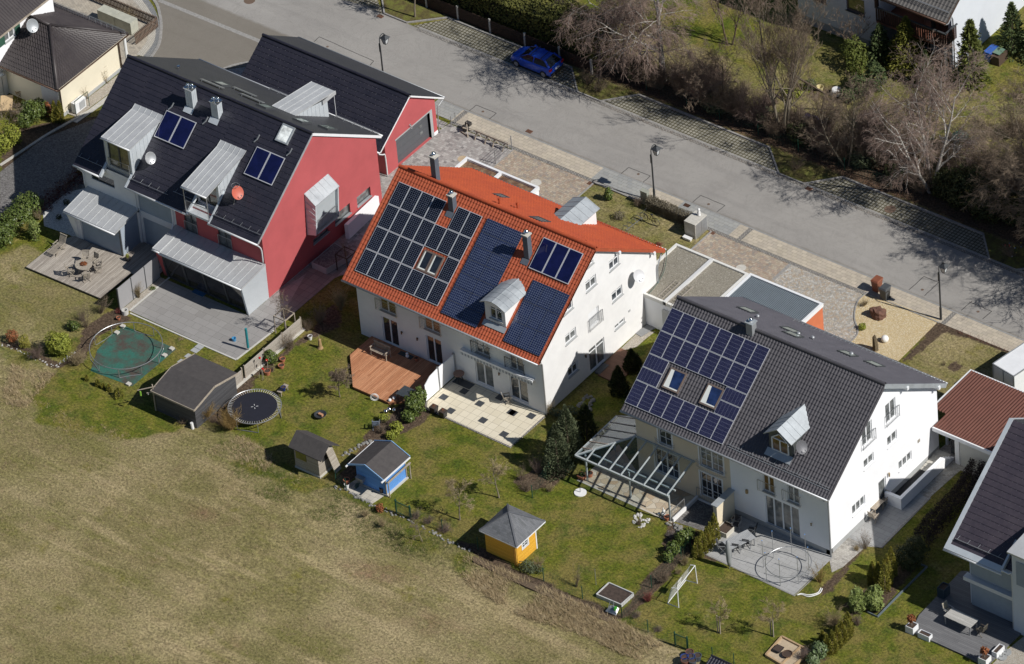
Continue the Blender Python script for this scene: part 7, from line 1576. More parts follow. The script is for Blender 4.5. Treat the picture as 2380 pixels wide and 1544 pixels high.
# orange deck
t=thing('timber_deck','orange brown timber deck in front of the white house','deck',(-4.5,-8,0)); od=[(-7.75,-5.78),(-7.75,-8.19),(-5.46,-10.75),(-2.38,-10.74),(-.52,-9.1),(-.52,-5.78)]; MB().prism(od,.17,.25).build('deck_boards',planks('deck_orange',(.38,.16,.075),(.52,.25,.13),'y',.145,wear=.5),t); MB().prism([(x+.02,y+.04) for x,y in od],0,.17).build('deck_base',plain('deck_side',(.25,.10,.05),.8),t)
q=P(12,1145,230,.25); t=thing('wooden_bench','grey wooden garden bench on the orange deck','bench',(q.x,q.y,.25)); x,y=q.x+.05,q.y+.1; m=MB()
for k in range(5): m.box(x-.7,x+.7,y-.25+k*.1,y-.18+k*.1,.66,.69)
m.build('seat',WOODW,t); m=MB(); 
for k in range(12): m.box(x-.68+k*.118,x-.62+k*.118,y+.26,y+.29,.72,1.15)
m.box(x-.72,x+.72,y+.25,y+.3,1.12,1.2); m.build('backrest',WOODW,t)
for s in(-1,1):
    for yy in(-.22,.27): MB().box(x+s*.68-.03,x+s*.68+.03,y+yy-.03,y+yy+.03,.25,.9).build('leg',WOODW,t)
    MB().box(x+s*.68-.04,x+s*.68+.04,y-.26,y+.3,.9,.94).build('armrest',WOODW,t)
pot(T(12,1493,268),.16,.25,TERRA,'small terracotta pot on the orange deck by the door',.25)
q=P(12,1395,235,.25); m=MB(); m.box(q.x-.7,q.x+.45,q.y-.05,q.y+.35,.25,.27); single('door_mat',m,plain('mat_dark',(.05,.06,.06),.9),'dark mat on the orange deck against the white wall','mat')
q=P(12,1408,240,.27); m=MB(); m.ball((q.x,q.y,.42),.13,10,8); m.ball((q.x,q.y,.62),.1,10,8); single('garden_figure',m,WHT,'small white round figure on the dark mat','figure',smooth=True)
for px,py,l in((1285,640,'right of two white globes at the orange deck edge'),(1247,660,'left of two white globes at the orange deck edge'),): q=P(12,px,py,.1); single('garden_globe',MB().ball((q.x,q.y,.35),.12,14,10),WHT,l,'globe',smooth=True)
q=P(12,1105,640); m=MB(); wheelm(m,(q.x,q.y,.32),.3,(.8,.5,0)); wheelm(m,(q.x,q.y,.32),.22,(.8,.5,0)); single('wheel_ornament',m,WHT,'white wheel shaped plant stand below the orange deck','ornament')
table_rect(*(lambda q:(q.x,q.y))(P(12,1400,620,.25)),1.0,1.0,.6,0,plain('dark_glass_top',(.05,.06,.07),.1),BLK,'low black table with a glass top at the deck corner',.25)
for i,(px,py) in enumerate(((1240,745),(1288,752),(1210,765))): q=P(12,px,py); single('garden_globe',MB().ball((q.x,q.y,.24),.16,16,10),CHROME,['left silver globe in the bed between the gardens','right silver globe in the bed between the gardens','small silver globe left of the other two'][i],'globe','silver globes',smooth=True)
q=P(12,1122,900); c1=chair(q.x,q.y,2.2,STEEL,'blue grey chair standing in the planting bed',0,seatm=plain('blue_grey_fabric',(.16,.20,.26),.9))
# white privacy wall on posts
t=thing('privacy_screen','white privacy screen between the orange deck and the cream patio','screen',(-.38,-7.5,0))
MB().box(-.42,-.36,-7.55,-5.85,.12,1.95).build('panel',WHITE2,t); MB().ext([(-.42,-9.12,.1),(-.42,-7.68,.1),(-.42,-7.68,1.95),(-.42,-8.5,1.85),(-.42,-9.12,1.45)],(.06,0,0)).build('panel',WHITE2,t)
for y in(-5.85,-7.62): MB().box(-.47,-.32,y-.05,y+.05,0,2.05).build('post',STEEL,t)
tb,q=table_round(T(12,1885,385),.38,.72,plain('mosaic',(.28,.17,.13),.5,0,.3,30),IRON,'small round mosaic table on the cream patio',.03)
q=g(Z3(860,1480),.03); chair(q.x,q.y,.9,TEAK,'grey folding chair on the cream patio by the right door',.03,seatm=plain('grey_mesh',(.35,.33,.30),.9))
for px,py,l in((1658,750,'left black tapered planter on the cream patio'),(1743,790,'right black tapered planter on the cream patio')): pot(T(12,px,py),.24,.55,BLK,l,.0,sq=True,plant=(.1,.1,30,.04,REDL),group='black tapered planters')
# side deck between the houses
t=thing('timber_deck','brown timber deck beside the french door of the white gable','deck',(9,-3,0)); sdp=PX(T(22,880,275),T(22,1010,160),T(22,1190,240),T(22,1000,500),T(22,800,410)); MB().prism(sdp,.0,.1).build('deck_boards',planks('deck_brown',(.14,.065,.04),(.20,.10,.06),'x',.145,wear=.4),t)
m=MB().prism(PX(T(22,770,385),T(22,845,300),T(22,905,322),T(22,815,408)),.0,.14); single('door_grate',m,plain('grate_dark',(.08,.085,.09),.7),'dark grey grate in front of the gable french door','grate')
# parasol base on lawn, spring stone, pots, raised bed, wheelbarrow
q=P(22,636,1497); t=thing('parasol_base','round white parasol base on the lawn','parasol base',(q.x,q.y,0)); MB().cyl((q.x,q.y),.42,.0,.07,28).build('base',WHT,t); MB().cyl((q.x,q.y),.03,.07,.45,8).build('tube',STEEL,t)
pot(T(22,655,1365),.27,.35,TERRA,'square terracotta planter with a shrub at the patio post',.0,sq=True,plant=(.2,.2,150,.06,LAUREL)); pot(T(22,725,1345),.22,.3,TERRA,'round terracotta pot beside the patio post'); pot(T(23,1440,205),.2,.3,TERRA,'terracotta pot at the right patio corner'); 
q=P(23,1405,170); m=MB(); m.ball((q.x,q.y,.22),.17,10,8); m.ball((q.x+.05,q.y,.48),.12,10,8); m.tube([(q.x+.02,q.y,.55),(q.x,q.y,.75)],.04,6); single('garden_figure',m,plain('white_stone',(.6,.6,.57),.9,0,.15,9),'white animal figure at the right patio corner','figure',smooth=True)
q=P(23,1365,160); single('garden_globe',MB().ball((q.x,q.y,.12),.12,12,8),CHROME,'silver globe at the flagstone patio edge','globe',smooth=True)
def stones(pts,n,r,mat,label,name='stone_border',z=0,spread=.15):
    L=len(pts)-1; G_=label+', row'
    for i in range(n):
        m=MB()
        t=i/n*L; a=Vector((*pts[int(t)],0)).lerp(Vector((*pts[int(t)+1],0)),t%1); s=r*uni(.6,1.3); m.ball((a.x+uni(-spread,spread),a.y+uni(-spread,spread),z+s*.3),s,7,5,(1,uni(.7,1.2),.7),.5); single('stone',m,mat,label,'stone',G_)
STN=plain('field_stone',(.22,.215,.20),.9,0,.3,5); STW=plain('white_stones',(.50,.49,.46),.9,0,.2,8)
a=smooth(PT(23,(1125,230),(1160,160),(1190,150)),4); stones([(p.x,p.y) for p in smooth(PT(23,(1130,240),(1150,180),(1190,155),(1200,215),(1260,200),(1215,250),(1195,280)),4)],40,.09,STW,'white stone of the ring around the planted pit on the lawn')
stones(PT(23,(1460,240),(1530,280),(1580,330),(1640,345)),14,.18,STN,'rough stone edging the corner of the flagstone patio')
stones(PT(12,(740,1450),(830,1470),(950,1540))+PT(13,(940,0),(1060,60),(1110,90)),34,.10,STN,'grey stone lining the bank below the blue shed')
stones(PT(13,(1200,110),(1280,160),(1600,300),(1740,380),(1860,440),(2000,500)),44,.085,STN,'grey stone lining the bank left of the yellow shed')
stones(PT(12,(830,1150),(960,1060),(1080,1020)),22,.1,STN,'stone edging the bed above the blue shed')
stones(PT(22,(600,700),(700,600),(760,640),(700,760),(640,780)),30,.13,STN,'stone at the basement window well of the white gable')
stones(PT(2,(0,110),(200,190),(380,270),(520,330))+PT(2,(600,260),(700,180)),60,.045,STW,'pale pebble edging the lower left garden')
# raised bed
rb=[P(23,785,920),P(23,900,812),P(23,1128,912),P(23,1012,1015)]
t=thing('raised_bed','white edged raised bed of dark soil at the garden end','raised bed',(rb[0].x,rb[0].y,0)); m=MB()
for i in range(4): m.bar(rb[i]+Vector((0,0,.14)),rb[(i+1)%4]+Vector((0,0,.14)),.07,.28)
m.build('bed_frame',plain('pale_board',(.50,.50,.48),.8,0,.1,5),t); MB().prism([tuple(p[:2]) for p in rb],.0,.2).build('soil',plain('bed_soil',(.06,.042,.033),.95,0,.5,5,1.,14),t)
q=P(23,935,1060); t=thing('wheelbarrow','upturned grey wheelbarrow leaning on the raised bed','wheelbarrow',(q.x,q.y,0)); MB().hexa([(q.x-.4,q.y-.3,.12),(q.x+.45,q.y-.25,.12),(q.x+.35,q.y+.25,.3),(q.x-.35,q.y+.2,.3)],[(q.x-.3,q.y-.15,.3),(q.x+.3,q.y-.12,.3),(q.x+.2,q.y+.2,.42),(q.x-.2,q.y+.18,.42)]).build('tray',STEEL,t); m=MB(); 
m.tube([(q.x-.3,q.y-.1,.25),(q.x-.3,q.y+.2,.7),(q.x-.1,q.y+.3,.75),(q.x,q.y+.1,.4)],.02,6); m.build('handle',STEEL,t); MB().tube([(q.x+.2,q.y,.45),(q.x+.28,q.y,.45)],.16,14).build('wheel',plain('wheel_green',(.05,.3,.03),.6),t)
# goal
t=thing('football_goal','small white metal football goal with net on the lawn','goal',(26,-15.4,0)); g0,g1,g2,g3=Vector((26.48,-16.63,0)),Vector((26.1,-14.05,0)),Vector((25.62,-16.7,0)),Vector((25.28,-14.2,0)); u0,u1=Vector((26.42,-16.55,1.58)),Vector((26.05,-14.1,1.58)); b0_,b1_=Vector((26.0,-16.6,1.5)),Vector((25.7,-14.15,1.5)); m=MB()
for p,q in((g0,u0),(u0,u1),(u1,g1),(u0,b0_),(u1,b1_),(b0_,g2),(b1_,g3),(g2,g0),(g3,g1),(g2,g3)): m.tube([p,q],.03,6)
m.build('goal_frame',WHT,t); m=MB()
for k in range(1,18): m.bar(b0_.lerp(b1_,k/18),g2.lerp(g3,k/18),.008)
for k in range(1,10): m.bar(b0_.lerp(g2,k/10),b1_.lerp(g3,k/10),.008)
m.build('net',WHT,t); MB().quad(b0_.lerp(b1_,.3)+Vector((.05,0,.0)),b0_.lerp(b1_,.5)+Vector((.05,0,0)),b0_.lerp(b1_,.55).lerp(g2.lerp(g3,.5),.4)+Vector((.1,0,0)),b0_.lerp(b1_,.3).lerp(g2.lerp(g3,.3),.45)+Vector((.1,0,0))).build('cloth',WHT,t)
# covered parasol, dining table, chairs
q=P(23,2017,655); t=thing('closed_parasol','closed parasol in a pale grey cover at the right patio','parasol',(q.x,q.y,0)); MB().lathe((q.x,q.y),[(0,.22),(.1,.25),(.17,.7),(.19,1.6),(.13,2.35),(.05,2.45),(0,2.46)],12).build('cover',plain('cover_grey',(.26,.27,.27),.9,0,.08,3),t,smooth=True); MB().cyl((q.x,q.y),.035,0,.25,8).build('pole',STEEL,t)
q=g(Z1(870,540),.78); table_rect(q.x,q.y,2.0,1.0,.75,PI/2-.35,planks('table_grey',(.30,.31,.32),(.36,.37,.38),'y',.12),STEEL,'long grey garden table on the pale patio',.03)
c0=None; lab=['in front of the long grey table, right','in front of the long grey table, middle','at the left end of the long grey table','behind the long grey table near the wall','at the far end of the long grey table']
for i,(px,py,a) in enumerate(((990,640,1.9),(850,700,1.9),(650,700,.6),(840,400,-1.3),(1050,470,3.4))): 
    q=g(Z1(px,py),.03); c_=chair(q.x,q.y,a,STEEL,'steel chair with dark fabric '+lab[i],.03,'dark chairs around the long grey table',seatm=FABD,src=c0); c0=c0 or c_
planter(*(lambda q:(q.x,q.y))(g(Z1(690,390),.3)),.9,1.1,.4,plain('planter_cream',(.55,.52,.45),.8),'cream open planter box beside the screen wall'); pot(Z1(830,300),.25,.35,plain('concrete',(.5,.48,.43)),'square grey pot with a white dish on the pale patio',.03,sq=True)
# ring frame
cxp,cyp=30.3,-9.9; t=thing('trampoline','blue capped trampoline poles and steel ring on the pale patio','trampoline',(cxp,cyp,0)); MB().ring((cxp+.12,cyp+.12,.75),1.52,.028,56,6).build('rim',STEEL,t)
for i,k in enumerate(((1785,835),(1590,750),(1340,790),(1205,920),(1245,1085),(1435,1172),(1680,1143),(1825,1010))):
    q=g(Z1(*k),.03); o=MB().tube([(q.x,q.y,.03),(q.x,q.y,2.35)],.02,6).build('pole',STEEL,t); MB().ball((q.x,q.y,2.37),.035,8,6).build('cap',plain('cap_blue',(.1,.3,.7),.4),o)
for a,b in(((1590,750),(1785,835)),((1340,790),(1205,920)),((1245,1085),(1435,1172)),((1680,1143),(1825,1010))): MB().tube([g(Z1(*a),.05),g(Z1(*b),.05)],.022,6).build('foot_bar',STEEL,t)
t=MB(); 
for s in(0,.12): t.tube(smooth([P(33,490,835,.05)+Vector((s,0,0)),P(33,460,880,.04)+Vector((s,0,0)),P(33,380,915 if s else 900,.04),P(33,310,895 if s else 888,.04),P(33,272,900,.04)],6),.035,6)
single('white_hose',t,WHT,'pair of white hoses curved on the lawn edge','hose')
q=P(33,995,130); table_rect(q.x,q.y,.8,1.1,.72,.0,WOODW,WOODW,'small wooden table in the shade of the white gable',.03,name='side_table'); 
q=P(33,985,215); chair(q.x,q.y,1.5,WOODW,'wooden folding chair left of the shaded side table',.03); q=P(33,1075,60); chair(q.x,q.y,-1.5,WOODW,'wooden folding chair behind the shaded side table',.03)
# right-hand deck with planters
t=thing('timber_deck','dark grey timber deck beside the blue white house','deck',(43,-8,0)); dd=[(39.7,-10.35),(40.2,-8.9),(39.95,-5.0),(42.3,-5.6),(42.3,-6.0),(52,-6.6),(52,-9.4),(48.0,-8.6),(46.8,-10.3)]
dd=PT(33,(1330,1250),(1400,1100),(1790,690))+[(42.4,-2.5),(42.4,-6.0),(52,-6.6)]+PT(33,(2374,1240),(2060,1543),(1990,1560),(1880,1500)); MB().prism(dd,.02,.13).build('deck_boards',planks('deck_dark',(.13,.13,.135),(.17,.17,.175),'x',.145,wear=.3),t)
def redbush(t,x,y,z): MB().tube([(x,y,z),(x+.02,y,z+.45)],.02,5).build('stem',WOODW,t); leafcloud([((x,y,z+.6),(.3,.3,.24)),((x+.1,y-.1,z+.75),(.18,.18,.15))],220,.11).build('foliage',REDL,t)
q=P(33,1335,1235); planter(q.x,q.y,.62,.62,.55,FRW,'white cube planter with a russet bush at the left of the dark deck',redbush)
q=P(33,1457,1300); planter(q.x,q.y,.9,.4,.42,FRW,'long white planter with bare soil in front of the dark deck')
q=P(33,2010,1530); planter(q.x,q.y,.62,.62,.55,FRW,'white cube planter with a russet bush at the lower right of the dark deck',redbush)
q=P(33,2135,1450); planter(q.x,q.y,.4,.9,.5,FRW,'long white planter at the right edge of the dark deck')
q=P(33,1630,905,.1); planter(q.x,q.y,.55,.7,.8,plain('dark_blue_planter',(.03,.05,.07),.4),'tall dark planter in the shade behind the deck',z=.12)
q=g(T(33,1790,1115),.85); table_rect(q.x,q.y,2.1,.95,.75,-.02,planks('table_pale',(.36,.35,.33),(.46,.45,.42),'x',.09),STEEL,'long pale wooden table on the dark deck',.13)
BG=plain('beige_fabric',(.42,.37,.28),.9); q=P(33,1690,1130,.13); chair(q.x-.3,q.y+.3,-.1,STEEL,'beige chair at the left end of the pale table',.13,seatm=BG); q=P(33,1960,1270,.13); chair(q.x+.1,q.y+.1,3.1,plain('chair_bronze',(.12,.1,.08),.5),'dark mesh chair right of the pale table',.13,seatm=plain('bronze_mesh',(.10,.09,.07),.8))
for px,py,l in((2175,1485,'left round grey parasol base'),(2215,1440,'right round grey parasol base')): q=P(33,px,py); t=thing('parasol_base',l+' by the white planter','parasol base',(q.x,q.y,0)); MB().cyl((q.x,q.y),.3,.02,.09,24).build('base',plain('base_grey',(.28,.29,.29),.7),t); MB().cyl((q.x,q.y),.025,.09,.45,8).build('tube',STEEL,t)
t=MB(); ribbon(t,PT(33,(920,1065),(1015,1110),(1190,930),(1475,645),(1420,625)),.08,-.05,.14); struct('bed_edging',t,plain('slate_edge',(.12,.15,.17),.6))
# sand box with toys
sb=[P(33,130,1300),P(33,400,1440),P(33,200,1600),P(33,-20,1470)]
t=thing('sandpit','wooden framed sandpit with tubs at the bottom edge','sandpit',(sb[0].x,sb[0].y,0)); m=MB()
for i in range(4): m.bar(sb[i]+Vector((0,0,.1)),sb[(i+1)%4]+Vector((0,0,.1)),.12,.2)
m.bar((sb[0]*.35+sb[1]*.65)+Vector((0,0,.1)),(sb[3]*.35+sb[2]*.65)+Vector((0,0,.1)),.1,.16); m.build('sandpit_frame',plain('oak_frame',(.40,.28,.16),.8,0,.15,6),t); MB().prism([tuple(p[:2]) for p in sb],0,.08).build('sand',plain('sand',(.45,.36,.25),.95,0,.15,6,.5,30),t)
pot(T(33,95,1415),.3,.2,BLK,'black crate of pale pebbles in the sandpit',.08,sq=True); pot(T(33,180,1465),.33,.2,plain('crate_brown',(.10,.06,.04),.7),'dark round tub in the sandpit',.08)
# pots at the gate, dark roof
PB=plain('pot_blue2',(.03,.06,.22),.3); PBR=plain('pot_brown2',(.16,.07,.05),.6); PGY=plain('pot_grey2',(.07,.085,.11),.5)
for px,py,m_,l in((1650,1470,PBR,'brown pot at the back of the cluster below the green gate'),(1603,1515,PB,'bright blue pot at the left of the cluster'),(1663,1515,PB,'blue rimmed pot in the middle of the cluster'),(1722,1505,PGY,'dark grey pot at the right of the cluster'),(1608,1548,PBR,'brown pot at the bottom edge of the picture'),(1678,1550,PGY,'grey pot at the bottom edge of the picture')): pot(T(23,px,py),.27,.42,m_,l,group='plant pots below the green gate')
for (ij,a,b,c_,d,l) in ((23,(1512,1370),(1625,1415),(1508,1255),(1640,1305),'green mesh gate near the pot cluster'),(13,(1300,140),(1430,200),(1290,0),(1440,75),'green mesh gate left of the yellow shed')):
    p,q=P(ij,*a),P(ij,*b); t=thing('garden_gate',l,'gate',((p.x+q.x)/2,(p.y+q.y)/2,0)); m=MB(); h=Vector((0,0,1.05))
    for s in(0,.06): m.bar(p+Vector((0,s,0)),p+Vector((0,s,1.2)),.05); m.bar(q+Vector((0,s,0)),q+Vector((0,s,1.2)),.05)
    m.bar(p+h,q+h,.05); m.bar(p+Vector((0,0,.1)),q+Vector((0,0,.1)),.05); m.build('gate_frame',GREENM,t); m=MB()
    for k in range(1,14): m.bar(p.lerp(q,k/14)+Vector((0,0,.1)),p.lerp(q,k/14)+h,.008)
    for k in range(1,10): z=Vector((0,0,.1+.95*k/10)); m.bar(p+z,q+z,.008)
    m.build('mesh',GREENM,t)
def mesh_fence(pts,label,h=1.0):
    t=thing('mesh_fence',label,'fence',(*pts[0],0))
    for p in pts: MB().cyl(p,.03,0,h+.1,8).build('post',GREENM,t)
    m=MB()
    for a,b in zip(pts,pts[1:]):
        A_=Vector((*a,0));B_=Vector((*b,0)); n=int((B_-A_).length/.25)
        for k in range(n): m.bar(A_.lerp(B_,k/n)+Vector((0,0,.05)),A_.lerp(B_,k/n)+Vector((0,0,h)),.005)
        for k in range(5): z=Vector((0,0,.1+k*(h-.1)/4)); m.bar(A_+z,B_+z,.006)
    m.build('wire_mesh',GREENM,t)
mesh_fence(PT(23,(295,768),(655,938),(1020,1110),(1262,1245),(1510,1365)),'green mesh fence along the bank below the raised bed')
mesh_fence(PT(23,(1635,1415),(1860,1500),(2060,1560)),'green mesh fence right of the lower green gate')
mesh_fence(PT(23,(1020,1110),(1295,835),(1570,575),(1660,480)),'green mesh fence between the two right gardens'); mesh_fence(PT(13,(1440,200),(1730,310),(2060,480)),'green mesh fence left of the yellow shed'); mesh_fence(PT(22,(190,1543),(350,1330),(560,1130)),'green mesh fence beside the columnar conifers'); mesh_fence(PT(12,(745,1400),(840,1480)),'short green mesh fence left of the blue shed')
mesh_fence([(-8.4,26.9),(-4.8,26.9),(-1.9,26.9),(1.5,26.9),(5,26.9),(9,26.9),(13,26.9)],'wire mesh fence in front of the birch garden')
q=P(23,1800,1560); t=thing('tiled_box','small dark tiled roof just inside the bottom edge','shed',(q.x+1.3,q.y,0)); a=Plane(-22.3,.75,.5,-1)
x0_=P(23,1790,1543,.5).x; y0_=P(23,1920,1500,.7).y; a=Plane(y0_,.75,.45,-1); tiles(a,x0_,x0_+1.9,y0_-1.,.2,.25,'pan').build('roof',TIB,t); ridge(MB(),x0_,x0_+1.9,y0_,.78,.06,.25).build('ridge_tiles',TIB,t); MB().box(x0_+.1,x0_+1.8,y0_-.8,y0_+.3,0,.35).build('box',WOODW,t)
# things around the blue shed
pot(T(12,845,1400),.22,.28,TERRA,'terracotta bowl on a white bucket left of the blue shed',.3); pot(T(12,848,1448),.18,.32,WHT,'white bucket under a terracotta bowl'); pot(T(12,1172,1500),.16,.45,plain('pot_black',(.06,.04,.035),.6),'stack of dark pots at the blue shed corner')
for i in range(3): q=P(12,1075+i*38,1410+i*22,.0); single('terracotta_box',MB().box(q.x-.25,q.x+.25,q.y-.12,q.y+.12,.02,.3),TERRA,['left terracotta box along the blue shed wall','middle terracotta box along the blue shed wall','right terracotta box along the blue shed wall'][i],'flower box','terracotta boxes')
q=P(12,965,1440); t=thing('wheelbarrow','pale metal wheelbarrow standing left of the blue shed','wheelbarrow',(q.x,q.y,0)); MB().hexa([(q.x-.2,q.y,.3),(q.x+.25,q.y,.3),(q.x+.25,q.y+.3,.4),(q.x-.2,q.y+.3,.4)],[(q.x-.3,q.y-.05,.75),(q.x+.35,q.y-.05,.75),(q.x+.35,q.y+.5,.85),(q.x-.3,q.y+.5,.85)]).build('tray',STEEL,t); MB().tube([(q.x-.12,q.y-.2,.2),(q.x-.04,q.y-.2,.2)],.2,14).build('wheel',plain('wheel_dark',(.03,.06,.06),.6),t); m=MB(); m.bar((q.x-.1,q.y-.2,.2),(q.x+.3,q.y+.7,.6),.04); m.bar((q.x+.2,q.y+.3,0),(q.x+.2,q.y+.3,.4),.04); m.build('handle',GREENM,t)
slab('slab_by_shed',PT(12,(830,1440),(950,1360),(1200,1520),(1080,1600),(900,1520)),pavers('cream_small',[(.45,.42,.36),(.52,.49,.42),(.20,.20,.21)],.4,.4,.04,(.2,.19,.17),0,0),.03)
# gravel bed things
q=P(31,1025,1400); single('boulder',MB().ball((q.x,q.y,.32),.55,14,10,(1.05,.85,.85),.5),plain('brown_rock',(.13,.065,.045),.9,0,.4,3,1.,8),'big brown boulder in the yellow gravel bed','boulder')
q=P(32,1088,92); single('white_globe',MB().ball((q.x,q.y,.26),.27,24,16),plain('globe_white',(.78,.78,.75),.4,0,.01),'white globe lamp in the yellow gravel bed','globe',smooth=True)
q=P(32,1000,170); single('standing_stone',MB().tube([(q.x,q.y,0),(q.x,q.y,.5),(q.x-.05,q.y,1.1),(q.x,q.y,1.35)],[.22,.2,.15,.03],7),plain('mossy_log',(.13,.10,.06),.9,0,.4,5,1.,10),'upright mossy trunk in the yellow gravel bed','stump')
# white box of the far garden etc
q=P(30,636,870); single('upturned_tub',MB().lathe((q.x,q.y),[(.42,0),(.44,.05),(.36,.35),(.3,.42),(0,.44)],16),WHT,'white upturned tub on the far lawn','tub')
q=P(30,483,838); single('plastic_basket',MB().lathe((q.x,q.y),[(0,.02),(.2,.02),(.27,.32),(.25,.32),(.18,.05),(0,.05)],14),plain('basket_cream',(.55,.48,.26),.6),'cream plastic basket beside the white tub','basket')
tt_,q=table_round(T(30,1785,1265),.62,.72,plain('green_top',(.10,.20,.14),.5),WHT,'round green topped table on the far lawn')
c0=None
for i,(dx,dy,a) in enumerate(((.95,.3,PI),(.3,-.95,PI/2+.2),(-.7,-.8,.8))): c_=chair(q.x+dx,q.y+dy,a,WHT,['white metal chair right of the green table','white metal chair in front of the green table','white metal chair left of the green table'][i],0,'white chairs at the green table',src=c0); c0=c0 or c_
q=P(30,2110,560); t=thing('compost_box','dark box with a blue tarpaulin on the far right lawn','box',(q.x,q.y,0)); MB().box(q.x-.6,q.x+.7,q.y-.5,q.y+.6,0,.75).build('box',plain('box_brown',(.07,.045,.03),.8),t); MB().hexa([(q.x-.72,q.y-.55,.1),(q.x-.1,q.y-.55,.1),(q.x-.1,q.y+.6,.7),(q.x-.72,q.y+.6,.2)],[(q.x-.65,q.y-.5,.82),(q.x,q.y-.5,.86),(q.x,q.y+.6,.86),(q.x-.65,q.y+.6,.82)]).build('tarpaulin',plain('tarp_blue',(.01,.08,.35),.4),t); MB().box(q.x+.0,q.x+.6,q.y-.3,q.y+.5,.86,.9).build('lid',plain('lid_green',(.12,.2,.15),.4),t)
t=thing('swing_set','wooden swing frame with a blue mat under the big bare tree','swing',(3,31.5,0)); m=MB(); a,b=Vector((1.0,31.9,2.0)),Vector((4.3,31.3,2.0)); m.bar(a,b,.12); 
for p in(a,b):
    for s in(-1,1): m.bar(p,(p.x,p.y+s*.9,0),.1)
m.build('frame',plain('swing_wood',(.12,.09,.06),.8),t); m=MB()
for k in(.3,.45,.6,.75): p=a.lerp(b,k); m.bar(p,(p.x,p.y,.5),.015)
m.build('rope',WOODW,t); MB().box(3.0,4.6,30.2,30.8,.02,.1).build('mat',plain('mat_blue2',(.02,.02,.15),.7),t)
# top left corner things
q=P(0,700,1010); t=thing('heat_pump','white heat pump unit standing against the cream garage wall','heat pump',(q.x,q.y,0)); x=-42.05; MB().box(x-.05,x+.38,q.y-.55,q.y+.55,.1,.95).build('casing',FRW,t); MB().box(x+.38,x+.4,q.y-.15,q.y+.45,.2,.85).build('fan_grille',GREYP,t); m=MB(); 
for yy in(-.7,.75): m.bar((x+.5,q.y+yy,0),(x+.5,q.y+yy,1.35),.03)
m.bar((x+.5,q.y-.7,1.35),(x+.5,q.y+.75,1.35),.03); m.build('guard_rail',GREENM,t)
q=P(0,40,900); t=thing('garden_lamp','round glass garden lamp at the left edge','lamp',(q.x,q.y,0)); MB().cyl((q.x,q.y),.04,0,1.9,8).build('pole',STEEL,t); MB().lathe((q.x,q.y),[(0,1.75),(.2,1.95),(.36,2.1),(.3,2.2),(0,2.3)],18).build('lamp_shade',plain('milky_glass',(.55,.57,.58)),t,smooth=True)
for i,(px,py,w,d,a) in enumerate(((60,960,1.8,.9,-.9),)): q=P(0,px,py,.7); table_rect(q.x,q.y,w,d,.74,a,plain('pine_table',(.45,.33,.19),.8,0,.1),WOODW,'pale wooden table in the top left yard')
q=P(0,180,900); chair(q.x,q.y,-2.2,plain('pine_table',(.4,.3,.2)),'pale wooden chair against the cream garage wall')
q=P(0,140,1090); chair(q.x,q.y,2.0,plain('pine_table',(.4,.3,.2)),'pale wooden chair below the yard table')
t=thing('picket_fence','brown picket fence around the bin store at the top left','fence',(-45,12,0)); m=MB()
fa=[P(0,520,-60),P(0,940,180),P(0,800,300)]; fa=[P(0,530,70),P(0,935,195),P(0,925,60)]
def pick(a,b):
    n=int((b-a).length/.14)
    for k in range(n): p=a.lerp(b,k/n); m.box(p.x-.03,p.x+.03,p.y-.03,p.y+.03,.05,1.0)
    m.bar(a+Vector((0,0,.3)),b+Vector((0,0,.3)),.05); m.bar(a+Vector((0,0,.8)),b+Vector((0,0,.8)),.05)
pick(Vector((-50,13.9,0)),Vector((-43.4,13.9,0))); pick(Vector((-43.4,13.9,0)),Vector((-43.4,11.3,0))); m.build('picket',plain('picket_brown',(.16,.11,.08),.9,0,.2,5),t)
t=thing('bin_shelter','pale concrete bin shelter behind the picket fence','cabinet',(-45.5,12.6,0)); m=MB(); m.box(-47.6,-46,12.1,12.9,0,1.1);m.box(-45.95,-44.4,12.1,12.9,0,1.1); m.build('block',plain('shelter',(.42,.42,.35),.8),t)
# ================================================= PLANTS AND TREES
BIRCHB=N('birch_bark',.8,0,.3); _s=BIRCHB.noise(3.5,detail=6,rough=.8,stretch=(1,1,3)); BIRCHB.col(BIRCHB.ramp(_s,[(.36,(.05,.04,.035)),(.46,(.38,.35,.31)),(.7,(.62,.60,.56))])); BIRCHB=BIRCHB.m
BARKG=plain('bark_grey',(.19,.16,.115),.9,0,.3,4,.6,20); BARKB=plain('bark_brown',(.12,.085,.06),.9,0,.3,4,.6,20)
TWIGP=plain('birch_twigs',(.21,.15,.12),.9,0,.25,2); TWIGB=plain('twigs_brown',(.20,.15,.105),.9,0,.25,2); TWIGY=plain('twigs_straw',(.32,.25,.14),.9,0,.25,2); TWIGR=plain('twigs_red',(.22,.06,.05),.9,0,.25,2)
def rv(): 
    while 1:
        d=Vector((uni(-1,1),uni(-1,1),uni(-1,1)))
        if .01<d.length<1: return d.normalized()
